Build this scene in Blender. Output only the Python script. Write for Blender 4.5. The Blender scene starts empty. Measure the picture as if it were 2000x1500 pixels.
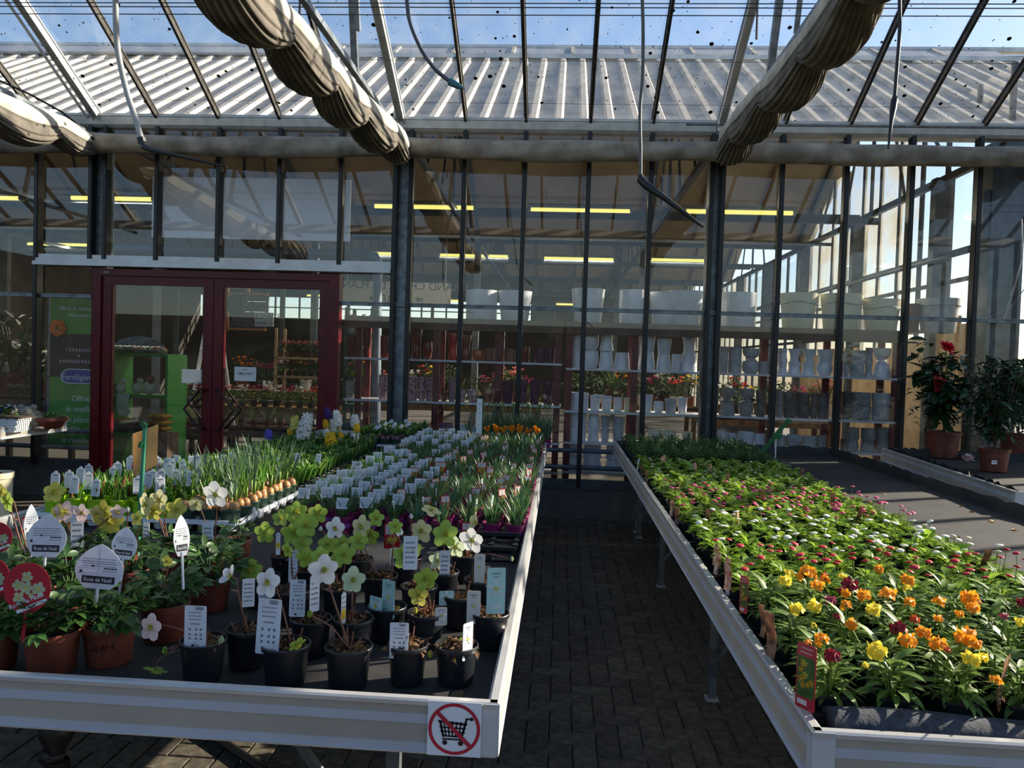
import bpy, math, random
from mathutils import Vector, Matrix, Euler
random.seed(7)
rnd, uni = random.random, random.uniform
PI = math.pi
sc = bpy.context.scene
COL = sc.collection
R = math.radians

# ---------------------------------------------------------------- camera, sky, sun, exposure
FPX, CAMH = 1500.0, 1.6
YAW, PITCH, ROLL = R(3.6), R(1.6), R(1.8)
_f = Vector((-math.sin(YAW)*math.cos(PITCH), math.cos(YAW)*math.cos(PITCH), -math.sin(PITCH)))
_r0 = Vector((math.cos(YAW), math.sin(YAW), 0)); _u0 = _r0.cross(_f)
_r = _r0*math.cos(ROLL) + _u0*math.sin(ROLL)
_u = -_r0*math.sin(ROLL) + _u0*math.cos(ROLL)
EYE = Vector((0, 0, CAMH))
cd = bpy.data.cameras.new('camera'); cam = bpy.data.objects.new('camera', cd); COL.objects.link(cam)
cd.sensor_width = 36; cd.lens = 27.0; cd.clip_start = .05; cd.clip_end = 500
cam.matrix_world = Matrix(((_r.x, _u.x, -_f.x, 0), (_r.y, _u.y, -_f.y, 0), (_r.z, _u.z, -_f.z, CAMH), (0, 0, 0, 1)))
sc.camera = cam

SUN_AZ, SUN_EL = R(24.4), R(25.0)          # from +X towards +Y, and above the horizon
SUNDIR = Vector((math.cos(SUN_AZ)*math.cos(SUN_EL), math.sin(SUN_AZ)*math.cos(SUN_EL), math.sin(SUN_EL)))
world = bpy.data.worlds.new('sky'); sc.world = world; world.use_nodes = True
wn = world.node_tree; wn.nodes.clear()
sky = wn.nodes.new('ShaderNodeTexSky'); sky.sky_type = 'NISHITA'; sky.sun_disc = False
sky.sun_elevation = SUN_EL; sky.sun_rotation = PI/2 - SUN_AZ
sky.air_density = 1.0; sky.dust_density = 0.9; sky.ozone_density = 2.0
bg = wn.nodes.new('ShaderNodeBackground'); bg.inputs['Strength'].default_value = 0.125
wo = wn.nodes.new('ShaderNodeOutputWorld')
wn.links.new(sky.outputs[0], bg.inputs[0]); wn.links.new(bg.outputs[0], wo.inputs[0])
sd = bpy.data.lights.new('sun', 'SUN'); sd.energy = 7.2; sd.color = (1, .88, .70); sd.angle = R(.53)
sun = bpy.data.objects.new('sun', sd); COL.objects.link(sun)
sun.rotation_euler = SUNDIR.to_track_quat('Z', 'Y').to_euler(); sun.location = (20, 10, 20)
sc.view_settings.view_transform = 'Standard'; sc.view_settings.look = 'None'
sc.view_settings.exposure = 0.85; sc.view_settings.gamma = 1.0; sc.view_settings.use_curve_mapping = False
try:
    sc.cycles.transparent_max_bounces = 24; sc.cycles.max_bounces = 8
    sc.cycles.caustics_reflective = False; sc.cycles.caustics_refractive = False
    sc.cycles.sample_clamp_indirect = 6
except Exception:
    pass

# ---------------------------------------------------------------- from a photograph pixel to a place in the room
def ray(x, y): return _r*((x-1000)/FPX) - _u*((y-750)/FPX) + _f
def onz(x, y, z): d = ray(x, y); return EYE + d*((z-CAMH)/d.z)
def ony(x, y, Y): d = ray(x, y); return EYE + d*(Y/d.y)
def onx(x, y, X): d = ray(x, y); return EYE + d*(X/d.x)

# ---------------------------------------------------------------- mesh building
class MB:
    def __init__(s): s.v, s.f, s.m = [], [], []
    def add(s, vs, fs, mi=0):
        b = len(s.v); s.v.extend(tuple(v) for v in vs)
        for f in fs: s.f.append(tuple(i+b for i in f)); s.m.append(mi)
        return s
    def box(s, x0, y0, z0, x1, y1, z1, mi=0, M=None):
        vs = [Vector((x, y, z)) for z in (z0, z1) for y in (y0, y1) for x in (x0, x1)]
        if M: vs = [M @ v for v in vs]
        return s.add(vs, [(0,2,3,1),(4,5,7,6),(0,1,5,4),(2,6,7,3),(0,4,6,2),(1,3,7,5)], mi)
    def bar(s, p, q, w, h, up=(0,0,1), mi=0):
        p, q = Vector(p), Vector(q); d = (q-p).normalized(); up = Vector(up)
        if abs(d.dot(up)) > .98: up = Vector((0,1,0))
        a = d.cross(up).normalized(); b = a.cross(d)
        a, b = a*w/2, b*h/2
        vs = [p-a-b, p+a-b, p+a+b, p-a+b, q-a-b, q+a-b, q+a+b, q-a+b]
        return s.add(vs, [(0,1,2,3),(7,6,5,4),(1,0,4,5),(2,1,5,6),(3,2,6,7),(0,3,7,4)], mi)
    def tube(s, pts, r, n=8, mi=0, cap=True):
        pts = [Vector(p) for p in pts]; rs = r if isinstance(r, (list, tuple)) else [r]*len(pts)
        b = len(s.v); ref = None
        for i, p in enumerate(pts):
            d = (pts[min(i+1, len(pts)-1)] - pts[max(i-1, 0)]).normalized()
            if ref is None: ref = Vector((0,0,1)) if abs(d.z) < .9 else Vector((1,0,0))
            a = d.cross(ref).normalized(); c = a.cross(d).normalized(); ref = c
            for k in range(n):
                t = 2*PI*k/n; s.v.append(tuple(p + (a*math.cos(t) + c*math.sin(t))*rs[i]))
        for i in range(len(pts)-1):
            for k in range(n):
                k2 = (k+1) % n
                s.f.append((b+i*n+k, b+i*n+k2, b+(i+1)*n+k2, b+(i+1)*n+k)); s.m.append(mi)
        if cap:
            s.f.append(tuple(b+k for k in reversed(range(n)))); s.m.append(mi)
            e = b+(len(pts)-1)*n; s.f.append(tuple(e+k for k in range(n))); s.m.append(mi)
        return s
    def lathe(s, prof, n=20, c=(0,0,0), mi=0, sx=1, sy=1, square=0):
        b = len(s.v); cx, cy, cz = c
        for r, z in prof:
            for k in range(n):
                t = 2*PI*k/n; q = 1
                if square: q = 1/max(abs(math.cos(t)), abs(math.sin(t)))**square
                s.v.append((cx+r*q*math.cos(t)*sx, cy+r*q*math.sin(t)*sy, cz+z))
        for i in range(len(prof)-1):
            m = mi[i] if isinstance(mi, (list, tuple)) else mi
            for k in range(n):
                k2 = (k+1) % n
                s.f.append((b+i*n+k, b+i*n+k2, b+(i+1)*n+k2, b+(i+1)*n+k)); s.m.append(m)
        m0 = mi[0] if isinstance(mi, (list, tuple)) else mi
        m1 = mi[-1] if isinstance(mi, (list, tuple)) else mi
        s.f.append(tuple(b+k for k in reversed(range(n)))); s.m.append(m0)
        e = b+(len(prof)-1)*n; s.f.append(tuple(e+k for k in range(n))); s.m.append(m1)
        return s
    def grid(s, fn, nu, nv, mi=0, wrap=False):
        b = len(s.v)
        for i in range(nu+1):
            for j in range(nv + (0 if wrap else 1)): s.v.append(tuple(fn(i/nu, j/nv)))
        w = nv if wrap else nv+1
        for i in range(nu):
            for j in range(nv):
                j2 = (j+1) % w
                s.f.append((b+i*w+j, b+i*w+j2, b+(i+1)*w+j2, b+(i+1)*w+j)); s.m.append(mi)
        return s
    def prism(s, pts, d, mi=0):                      # flat outline pushed along d
        d = Vector(d); n = len(pts); P = [Vector(p) for p in pts]
        s.add(P + [p+d for p in P], [tuple(reversed(range(n))), tuple(range(n, 2*n))] + [(i, (i+1) % n, n+(i+1) % n, n+i) for i in range(n)], mi)
        return s
    def blob(s, c, rx, ry, rz, n=8, m=5, mi=0, jit=0):
        c = Vector(c); b = len(s.v)
        s.v.append((c.x, c.y, c.z-rz))
        for i in range(1, m):
            a = PI*i/m
            for k in range(n):
                t = 2*PI*k/n; j = 1+uni(-jit, jit)
                s.v.append((c.x+rx*math.sin(a)*math.cos(t)*j, c.y+ry*math.sin(a)*math.sin(t)*j, c.z-rz*math.cos(a)*j))
        s.v.append((c.x, c.y, c.z+rz)); e = len(s.v)-1
        for k in range(n):
            s.f.append((b, b+1+(k+1) % n, b+1+k)); s.m.append(mi)
            s.f.append((e, e-n+k, e-n+(k+1) % n)); s.m.append(mi)
        for i in range(m-2):
            for k in range(n):
                s.f.append((b+1+i*n+k, b+1+i*n+(k+1) % n, b+1+(i+1)*n+(k+1) % n, b+1+(i+1)*n+k)); s.m.append(mi)
        return s
    def leaf(s, M, L, W, curl=.5, fold=.25, shape='oval', seg=4, mi=0, twist=0):
        """a leaf from the origin along +Y, upper face +Z, bent downwards by curl, folded on its midrib"""
        b = len(s.v); y = z = 0.0
        for i in range(seg+1):
            t = i/seg
            if shape == 'oval': w = math.sin(PI*min(1, t*.92+.06))**.8
            elif shape == 'spoon': w = .22+.78*max(0, math.sin(PI*max(0, (t-.25)/.8)))**.7 if t < 1 else .25
            elif shape == 'strap': w = (1-t**3)*.9+.1
            elif shape == 'petal': w = max(.12, math.sin(PI*(.12+.80*t))**.75)
            else: w = math.sin(PI*(t*.8+.18))
            if i == seg and shape in ('oval', 'lance'): w = .05
            w *= W/2; a = curl*t
            if i: y += L/seg*math.cos(a-curl/seg/2); z -= L/seg*math.sin(a-curl/seg/2)
            tw = twist*t
            for sgn in (-1, 0, 1):
                px, pz = sgn*w, (abs(sgn)*w*fold)
                v = Vector((px*math.cos(tw)-pz*math.sin(tw), y, z + px*math.sin(tw)+pz*math.cos(tw)))
                s.v.append(tuple(M @ v) if M else tuple(v))
        for i in range(seg):
            for j in (0, 1):
                s.f.append((b+i*3+j, b+i*3+j+1, b+(i+1)*3+j+1, b+(i+1)*3+j)); s.m.append(mi)
        return s
    def mesh(s, name, mats, smooth=True, angle=40):
        me = bpy.data.meshes.new(name); me.from_pydata(s.v, [], s.f)
        for m in (mats if isinstance(mats, (list, tuple)) else [mats]): me.materials.append(m)
        if len(me.polygons):
            me.polygons.foreach_set('material_index', s.m)
            if smooth:
                me.polygons.foreach_set('use_smooth', [True]*len(me.polygons))
                if angle < 180: me.set_sharp_from_angle(angle=R(angle))
        me.update(); return me

STUFFY = {'foliage', 'dry_leaves', 'blooms', 'white_flowers', 'violet_flowers', 'shoots', 'crocus_blooms'}
def put(name, me, parent=None, loc=(0,0,0), rot=(0,0,0), scale=None):
    """link one mesh object"""
    o = bpy.data.objects.new(name, me); COL.objects.link(o)
    if parent: o.parent = parent
    if name in STUFFY: o['kind'] = 'stuff'       # tufts nobody could count
    o.location = loc
    if isinstance(rot, Matrix): o.rotation_euler = rot.to_3x3().to_euler()
    else: o.rotation_euler = rot
    if scale is not None: o.scale = (scale,)*3 if isinstance(scale, (int, float)) else scale
    return o
def tag(o, label, cat, group=None):
    o['label'] = label; o['category'] = cat
    if group: o['group'] = group
    return o
def thing(name, label, cat, loc=(0,0,0), rz=0, group=None, scale=None):
    o = bpy.data.objects.new(name, None); COL.objects.link(o); o.empty_display_size = .05
    o.location = loc; o.rotation_euler = (0, 0, rz)
    if scale is not None: o.scale = (scale,)*3
    return tag(o, label, cat, group)
def structure(name, label=None):
    o = bpy.data.objects.new(name, None); COL.objects.link(o); o['kind'] = 'structure'
    if label: o['label'] = label
    return o
def T(loc, rot=(0,0,0), s=1):
    return Matrix.Translation(Vector(loc)) @ Euler(rot).to_matrix().to_4x4() @ Matrix.Scale(s, 4)
_O = 'first second third fourth fifth sixth seventh eighth ninth tenth eleventh twelfth thirteenth fourteenth fifteenth sixteenth seventeenth eighteenth nineteenth twentieth'.split()
ORD = _O + ['twenty-'+w for w in _O[:9]] + ['thirtieth'] + ['thirty-'+w for w in _O[:9]] + ['fortieth'] + ['forty-'+w for w in _O[:9]]

# ---------------------------------------------------------------- materials
def s2l(c): return tuple((x/255/12.92 if x <= 10 else ((x/255+.055)/1.055)**2.4) for x in c)
def M(name, col, rough=.5, metal=0, var=.12, scale=30, transl=0, spec=.5, bump=0, obvar=0, coat=0, col2=None, detail=3):
    """principled surface; colour broken up by noise and, with obvar, from object to object; transl = light through thin leaves"""
    m = bpy.data.materials.new(name); m.use_nodes = True; nt = m.node_tree; N, L = nt.nodes, nt.links
    p = N['Principled BSDF']; out = N['Material Output']
    c = s2l(col); tc = N.new('ShaderNodeTexCoord')
    nz = N.new('ShaderNodeTexNoise'); nz.inputs['Scale'].default_value = scale; nz.inputs['Detail'].default_value = detail
    L.new(tc.outputs['Object'], nz.inputs['Vector'])
    mx = N.new('ShaderNodeMix'); mx.data_type = 'RGBA'
    c2 = s2l(col2) if col2 else tuple(x*(1-2*var) for x in c)
    c1 = c if col2 else tuple(min(1, x*(1+var)) for x in c)
    mx.inputs['A'].default_value = (*c2, 1); mx.inputs['B'].default_value = (*c1, 1)
    rp = N.new('ShaderNodeMapRange'); rp.inputs['From Min'].default_value = .35; rp.inputs['From Max'].default_value = .65
    L.new(nz.outputs['Fac'], rp.inputs['Value']); L.new(rp.outputs[0], mx.inputs['Factor'])
    src = mx.outputs['Result']
    if obvar:
        oi = N.new('ShaderNodeObjectInfo'); hs = N.new('ShaderNodeHueSaturation'); mr = N.new('ShaderNodeMapRange')
        mr.inputs['To Min'].default_value = 1-obvar; mr.inputs['To Max'].default_value = 1+obvar
        L.new(oi.outputs['Random'], mr.inputs['Value']); L.new(mr.outputs[0], hs.inputs['Value'])
        mh = N.new('ShaderNodeMapRange'); mh.inputs['To Min'].default_value = .5-obvar*.04; mh.inputs['To Max'].default_value = .5+obvar*.04
        L.new(oi.outputs['Random'], mh.inputs['Value']); L.new(mh.outputs[0], hs.inputs['Hue'])
        L.new(src, hs.inputs['Color']); src = hs.outputs[0]
    L.new(src, p.inputs['Base Color'])
    p.inputs['Roughness'].default_value = rough; p.inputs['Metallic'].default_value = metal
    p.inputs['Specular IOR Level'].default_value = spec
    if coat: p.inputs['Coat Weight'].default_value = coat
    if bump:
        bp = N.new('ShaderNodeBump'); bp.inputs['Strength'].default_value = bump; bp.inputs['Distance'].default_value = .01
        L.new(nz.outputs['Fac'], bp.inputs['Height']); L.new(bp.outputs[0], p.inputs['Normal'])
    if transl:
        tr = N.new('ShaderNodeBsdfTranslucent'); ms = N.new('ShaderNodeMixShader'); ms.inputs[0].default_value = transl
        gm = N.new('ShaderNodeGamma'); gm.inputs[1].default_value = .75
        L.new(src, gm.inputs[0]); L.new(gm.outputs[0], tr.inputs['Color'])
        L.new(p.outputs[0], ms.inputs[1]); L.new(tr.outputs[0], ms.inputs[2]); L.new(ms.outputs[0], out.inputs['Surface'])
    return m
def glass(name, tint=(.93,.95,.96), dirt=.0, dirtscale=3, specks=False, refl=1.0, haze=(.6,.62,.62), speckscale=9):
    """thin glazing: clear, mirror-like at glancing angles, with a film of dirt and dropped specks"""
    m = bpy.data.materials.new(name); m.use_nodes = True; nt = m.node_tree; N, L = nt.nodes, nt.links
    N.remove(N['Principled BSDF']); out = N['Material Output']
    tr = N.new('ShaderNodeBsdfTransparent'); tr.inputs[0].default_value = (*tint, 1)
    gl = N.new('ShaderNodeBsdfGlossy'); gl.inputs['Roughness'].default_value = .015; gl.inputs['Color'].default_value = (refl, refl, refl, 1)
    lw = N.new('ShaderNodeLayerWeight'); lw.inputs['Blend'].default_value = .5
    pw = N.new('ShaderNodeMath'); pw.operation = 'POWER'; pw.inputs[1].default_value = 5; L.new(lw.outputs['Facing'], pw.inputs[0])
    fr = N.new('ShaderNodeMath'); fr.operation = 'MULTIPLY_ADD'; fr.inputs[1].default_value = .95; fr.inputs[2].default_value = .03; L.new(pw.outputs[0], fr.inputs[0])
    ms = N.new('ShaderNodeMixShader'); L.new(fr.outputs[0], ms.inputs[0]); L.new(tr.outputs[0], ms.inputs[1]); L.new(gl.outputs[0], ms.inputs[2])
    end = ms.outputs[0]
    geo = N.new('ShaderNodeNewGeometry')
    if dirt:
        nz = N.new('ShaderNodeTexNoise'); nz.inputs['Scale'].default_value = dirtscale; nz.inputs['Detail'].default_value = 6
        L.new(geo.outputs['Position'], nz.inputs['Vector'])
        mr = N.new('ShaderNodeMapRange'); mr.inputs['From Min'].default_value = .42; mr.inputs['From Max'].default_value = .72; mr.inputs['To Max'].default_value = dirt; mr.inputs['To Min'].default_value = dirt*.15
        L.new(nz.outputs['Fac'], mr.inputs['Value'])
        df = N.new('ShaderNodeBsdfDiffuse'); df.inputs[0].default_value = (*haze, 1)
        t2 = N.new('ShaderNodeBsdfTranslucent'); t2.inputs[0].default_value = (*haze, 1)
        m1 = N.new('ShaderNodeMixShader'); m1.inputs[0].default_value = .5; L.new(df.outputs[0], m1.inputs[1]); L.new(t2.outputs[0], m1.inputs[2])
        m2 = N.new('ShaderNodeMixShader'); L.new(mr.outputs[0], m2.inputs[0]); L.new(end, m2.inputs[1]); L.new(m1.outputs[0], m2.inputs[2]); end = m2.outputs[0]
    if specks:
        df = N.new('ShaderNodeBsdfDiffuse'); df.inputs[0].default_value = (.02, .017, .013, 1); prev = None
        for scl, thr, cut in ((speckscale*1.3, .17, .05), (speckscale*4, .15, .45)):
            vo = N.new('ShaderNodeTexVoronoi'); vo.inputs['Scale'].default_value = scl
            n2 = N.new('ShaderNodeTexNoise'); n2.inputs['Scale'].default_value = 90; n2.inputs['Detail'].default_value = 1
            va = N.new('ShaderNodeVectorMath'); va.operation = 'MULTIPLY_ADD'; va.inputs[1].default_value = (.012,)*3
            L.new(geo.outputs['Position'], n2.inputs['Vector']); L.new(n2.outputs['Color'], va.inputs[0]); L.new(geo.outputs['Position'], va.inputs[2])
            L.new(va.outputs[0], vo.inputs['Vector'])
            sp = N.new('ShaderNodeSeparateColor'); L.new(vo.outputs['Color'], sp.inputs[0])
            g1 = N.new('ShaderNodeMapRange'); g1.inputs['From Min'].default_value = cut; g1.inputs['From Max'].default_value = 1; g1.inputs['To Max'].default_value = thr
            L.new(sp.outputs[0], g1.inputs['Value'])
            lt = N.new('ShaderNodeMath'); lt.operation = 'LESS_THAN'; L.new(vo.outputs['Distance'], lt.inputs[0]); L.new(g1.outputs[0], lt.inputs[1])
            if prev is None: prev = lt
            else:
                mxx = N.new('ShaderNodeMath'); mxx.operation = 'MAXIMUM'; L.new(prev.outputs[0], mxx.inputs[0]); L.new(lt.outputs[0], mxx.inputs[1]); prev = mxx
        m3 = N.new('ShaderNodeMixShader'); L.new(prev.outputs[0], m3.inputs[0]); L.new(end, m3.inputs[1]); L.new(df.outputs[0], m3.inputs[2]); end = m3.outputs[0]
    L.new(end, out.inputs['Surface']); return m
def glow(name, col, strength):
    m = bpy.data.materials.new(name); m.use_nodes = True; N, L = m.node_tree.nodes, m.node_tree.links
    N.remove(N['Principled BSDF']); e = N.new('ShaderNodeEmission'); e.inputs[0].default_value = (*col, 1); e.inputs[1].default_value = strength
    L.new(e.outputs[0], N['Material Output'].inputs['Surface']); return m

m_dark = M('dark_frame_metal', (17,20,24), .4, .1, .1, 8)
m_steel = M('galvanised_steel', (120,128,134), .45, .6, .18, 14)
m_steeld = M('dull_grey_steel', (82,90,98), .5, .4, .15, 10)
m_alu = M('white_aluminium', (190,194,198), .35, .35, .06, 6)
m_alub = M('brushed_aluminium', (200,203,205), .4, .2, .08, 9)
m_cream = M('cream_band', (172,164,152), .5, .1, .05, 6)
m_whiteband = M('pale_band', (186,194,206), .42, .25, .04, 6)
m_barglaze = M('weathered_glazing_bar', (66,62,56), .5, .35, .25, 12)
m_red = M('dark_red_lacquer', (88,10,22), .35, 0, .1, 6, spec=.3)
m_redwood = M('red_stained_wood', (96,26,30), .5, 0, .25, 12)
m_wood = M('plain_wood', (146,112,74), .65, 0, .22, 14)
m_woodd = M('dark_wood', (80,60,46), .6, 0, .25, 12)
m_conc = M('concrete_plinth', (92,98,100), .85, 0, .12, 7, bump=.15)
m_paver = M('grey_brown_paver', (92,84,72), .9, 0, .22, 22, bump=.4, obvar=.22)
m_joint = M('dark_joint_sand', (30,28,26), 1, 0, .2, 40)
m_cloth = M('black_ground_cloth', (40,40,40), .75, 0, .22, 9, bump=.2, detail=8)
m_terra = M('terracotta_plastic', (112,54,38), .55, 0, .2, 14, obvar=.08, detail=8)
m_blackpot = M('black_plastic', (28,31,35), .38, 0, .12, 12)
m_soil = M('potting_soil', (52,38,26), 1, 0, .5, 160, bump=.9)
m_white = M('white_plastic', (232,234,236), .4, 0, .03, 12)
m_tray = M('white_tray_plastic', (214,220,228), .42, 0, .05, 10)
m_print = M('grey_print', (120,126,134), .6, 0, .05, 30)
m_black = M('black_print', (18,18,20), .5, 0, .05, 20)
m_tagred = M('red_label', (176,24,44), .35, 0, .06, 18)
m_screen = M('weathered_screen_cloth', (186,176,160), .9, 0, .22, 5, col2=(132,124,112), transl=.12, detail=6)
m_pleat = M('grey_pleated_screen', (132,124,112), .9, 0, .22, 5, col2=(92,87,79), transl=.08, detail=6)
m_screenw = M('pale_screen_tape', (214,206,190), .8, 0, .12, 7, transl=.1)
m_lime = M('lime_green_plastic', (150,196,20), .4, 0, .06, 9, transl=.1)
m_magenta = M('magenta_plastic', (128,30,84), .4, 0, .16, 8)
m_roof = M('pale_roof_sheet', (198,188,174), .6, 0, .16, 4, col2=(164,156,144), detail=7)
m_ceil = M('tan_ceiling_board', (158,147,126), .8, 0, .12, 1.6, transl=.14)
m_rubber = M('black_rubber', (22,24,27), .45, 0, .1, 20)
g_wall = glass('window_glass', (.975,.98,.985), dirt=.012, dirtscale=2.2)
g_roof = glass('dusty_roof_glass', (.96,.97,.975), dirt=.09, dirtscale=5, specks=True, haze=(.75,.77,.78), speckscale=6)
g_side = glass('limewashed_glass', (.9,.92,.92), dirt=.75, dirtscale=1.6, haze=(.56,.54,.47))
# ================================================================ SETTING
WY = 8.0                                    # the glass front of the shop
BAR_X = [-5.67, -5.07, -4.91, -4.34, -3.67, -3.013, -2.358, -1.78, -1.617, -1.061, -.436, .22, .853, 1.469, 1.578, 2.162, 2.796, 3.433, 4.084, 4.70]
LEFT_X = [-5.67-.64*k for k in range(1, 9)]
COLX = [-8.2, -4.99, -1.70, 1.52, 4.76]
XR = 7.96                                   # the side of this greenhouse, out of view
# ---- floor of pavers laid in herringbone
floor = structure('floor')
b = MB(); b.box(-14, -7, -.3, 40, 60, -.022); put('sand_bed', b.mesh('sand_bed', m_joint, False), floor)
def paver_mesh():
    b = MB(); w, l, h, c = .049, .099, .0, .006
    for x0, y0 in ((w, l),):
        vs = [(-w,-l,-.03),(w,-l,-.03),(w,l,-.03),(-w,l,-.03),(-w,-l,-c),(w,-l,-c),(w,l,-c),(-w,l,-c),(-w+c,-l+c,0),(w-c,-l+c,0),(w-c,l-c,0),(-w+c,l-c,0)]
        fs = [(3,2,1,0)] + [(i, (i+1)%4, 4+(i+1)%4, 4+i) for i in range(4)] + [(4+i, 4+(i+1)%4, 8+(i+1)%4, 8+i) for i in range(4)] + [(8,9,10,11)]
        b.add(vs, fs)
    return b
pv = paver_mesh().mesh('paver', m_paver, False); rest = MB(); cand = []
U = .1005
for r in range(2, 84):
    for k in range(-32, 12):
        for kind in (0, 1):
            if kind == 0: cx, cy, rot = (r+4*k+1)*U, (r+.5)*U, PI/2
            else: cx, cy, rot = (r+4*k+3.5)*U, (r+1)*U, 0
            if -2.9 < cx < 1.6 and 1.0 < cy < WY-.06: cand.append((cx, cy, rot))
def seen_paver(c):
    x, y, _ = c
    if -.2 < x < .66 and y > 2.35: return True
    return x <= -.2 and x > -2.0 and 2.68 < y < 3.12
near = sorted([c for c in cand if seen_paver(c)], key=lambda c: c[1])[:300]; ns = set(near)
for x, y, rot in near: put('paver', pv, floor, (x, y, uni(-.002, .0015)), (uni(-.008, .008), uni(-.008, .008), rot+uni(-.01, .01)))
pb = paver_mesh()
for c in cand:
    if c not in ns:
        Mx = T((c[0], c[1], uni(-.002, .0015)), (0, 0, c[2])); rest.add([Mx @ Vector(v) for v in pb.v], pb.f)
o = put('paver_field', rest.mesh('paver_field', m_paver, False), floor); o['kind'] = 'stuff'
b = MB()
for x0, x1, y0, y1 in ((-14, -2.9, -7, WY), (1.6, XR, -7, WY), (-2.9, 1.6, -7, 1.0)): b.box(x0-(.2 if x0 > 1 else 0), y0, -.05, x1+(.2 if x1 < -2 else 0), y1, -.004)
put('outer_paving', b.mesh('outer_paving', m_paver, False), floor)
b = MB(); b.box(-14, WY+.1, -.05, 4.6, 29, .02)
m_shopfloor = M('shop_floor_concrete', (92,88,84), .6, 0, .1, 3)
put('shop_slab', b.mesh('shop_slab', m_shopfloor, False), floor)
m_yard = M('yard_gravel', (150,142,128), .95, 0, .2, 9)
b = MB(); b.box(4.75, WY+.2, -.05, 60, 60, .01); put('yard_ground', b.mesh('yard_ground', m_yard, False), floor)

# ---- wall_back: plinth, sill, mullions, rails, panes, gutter
wall = structure('wall_back')
b = MB(); b.box(-14, WY-.05, 0, -5.06, WY+.12, .31); b.box(-2.34, WY-.05, 0, XR, WY+.12, .31)
put('plinth', b.mesh('plinth', m_conc, False), wall)
for x0, x1 in ((-14, -5.06), (-2.34, 4.75)):
    b = MB(); b.box(x0, WY-.06, .31, x1, WY+.1, .335); b.box(x0, WY-.035, .335, x1, WY+.08, .37); b.box(x0, WY-.012, .37, x1, WY+.06, .40)
    put('sill_rail', b.mesh('sill_rail', m_steeld, False), wall)
def mullion(x, z0, z1):
    b = MB(); b.box(x-.024, WY-.065, z0, x+.024, WY+.01, z1); b.box(x-.011, WY+.01, z0, x+.011, WY+.05, z1)
    b.box(x-.017, WY-.072, z0, x+.017, WY-.065, z1)
    o = put('mullion', b.mesh('mullion', m_dark, False), wall)
for x in LEFT_X+BAR_X:
    indoor = -5.03 < x < -2.3 or x in (-5.07,)
    mullion(x, 2.50 if indoor else (.335 if x != .22 else .33), 3.98)
xs = sorted(LEFT_X+BAR_X)
pane_cache = {}
def pane(x0, x1, z0, z1, y=WY, parent=None, mat=None, name='glass_pane'):
    b = MB(); b.box(x0, y-.002, z0, x1, y+.002, z1); put(name, b.mesh(name, mat or g_wall, False), parent or wall)
for x0, x1 in zip(xs, xs[1:]):
    if x1-x0 < .2: continue
    if x0 > -5.1 and x1 < -2.3:
        pane(x0+.01, x1-.01, 2.56, 3.98); continue
    pane(x0+.01, x1-.01, .40, 2.15); pane(x0+.01, x1-.01, 2.19, 3.98)
for x0, x1 in ((-14, -5.07), (-2.34, 4.75)):
    b = MB(); b.box(x0, WY-.02, 2.15, x1, WY+.045, 2.185); b.box(x0, WY-.028, 2.178, x1, WY-.005, 2.19)
    put('transom', b.mesh('transom', m_steel, False), wall)
b = MB()                                    # white header over the doors
b.box(-5.68, WY-.10, 2.49, -1.80, WY+.0, 2.53); b.box(-5.66, WY-.075, 2.53, -1.80, WY+.0, 2.565); b.box(-5.66, WY-.055, 2.565, -1.80, WY, 2.61)
put('header_rail', b.mesh('header_rail', m_alu, False), wall)
for x0, x1 in ((-14, XR),):
    b = MB(); b.box(x0, WY-.10, 4.05, x1, WY+.16, 4.075); b.prism([(x0, WY-.10, 4.05), (x0, WY-.085, 3.99), (x0, WY-.05, 3.965), (x0, WY+.1, 3.965), (x0, WY+.16, 4.05)], (x1-x0, 0, 0))
    b.box(x0, WY-.115, 4.068, x1, WY-.09, 4.095)
    put('gutter', b.mesh('gutter', m_alub, False), wall)
for x in COLX[:4]:
    b = MB(); b.box(x-.07, WY+.02, 0, x+.07, WY+.14, 4.0)
    for z in (2.3, 2.05, 3.2): b.box(x-.075, WY+.015, z, x+.075, WY+.02, z+.015); b.tube([(x-.03, WY+.022, z+.05), (x-.03, WY+.005, z+.05)], .01, 6); b.tube([(x+.03, WY+.022, z+.05), (x+.03, WY+.005, z+.05)], .01, 6)
    put('steel_post', b.mesh('steel_post', m_steel, False), wall)
b = MB(); b.box(4.32, WY+.10, 0, 4.62, WY+.36, 4.0); b.box(4.28, WY+.08, 0, 4.32, WY+.14, 4.0); b.prism([(4.32, WY+.1, 3.5), (4.22, WY+.1, 3.5), (4.20, WY+.1, 3.3), (4.24, WY+.1, 3.05), (4.32, WY+.1, 2.92)], (0, .1, 0))
put('corner_post', b.mesh('corner_post', m_steeld, False), wall)
b = MB(); b.tube([(4.56, WY+.06, 3.2), (4.58, WY+.05, 2.8), (4.45, WY+.05, 2.25), (4.43, WY+.05, 2.19)], .012, 6); b.tube([(4.62, WY+.05, 2.5), (4.5, WY+.05, 2.32), (4.25, WY+.05, 2.19)], .005, 5)
put('cable', b.mesh('cable', m_steel), wall)
b = MB(); b.box(4.78, WY-.03, .31, XR, WY+.1, 4.0); put('unseen_cladding', b.mesh('unseen_cladding', m_alub, False), wall)  # unseen opaque stretch, added to block sun from the far bench ends
# low heating pipes just inside the glass
m_pipe = M('blue_grey_pipe', (92,108,124), .45, .2, .06, 5)
for z in (.68, .50):
    b = MB(); b.tube([(-14, WY+.22, z), (-5.2, WY+.22, z)], .026, 10); put('heating_pipe', b.mesh('heating_pipe', m_pipe), wall)
    b = MB(); b.tube([(-2.2, WY+.22, z), (4.3, WY+.22, z)], .026, 10); put('heating_pipe', b.mesh('heating_pipe', m_pipe), wall)

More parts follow.
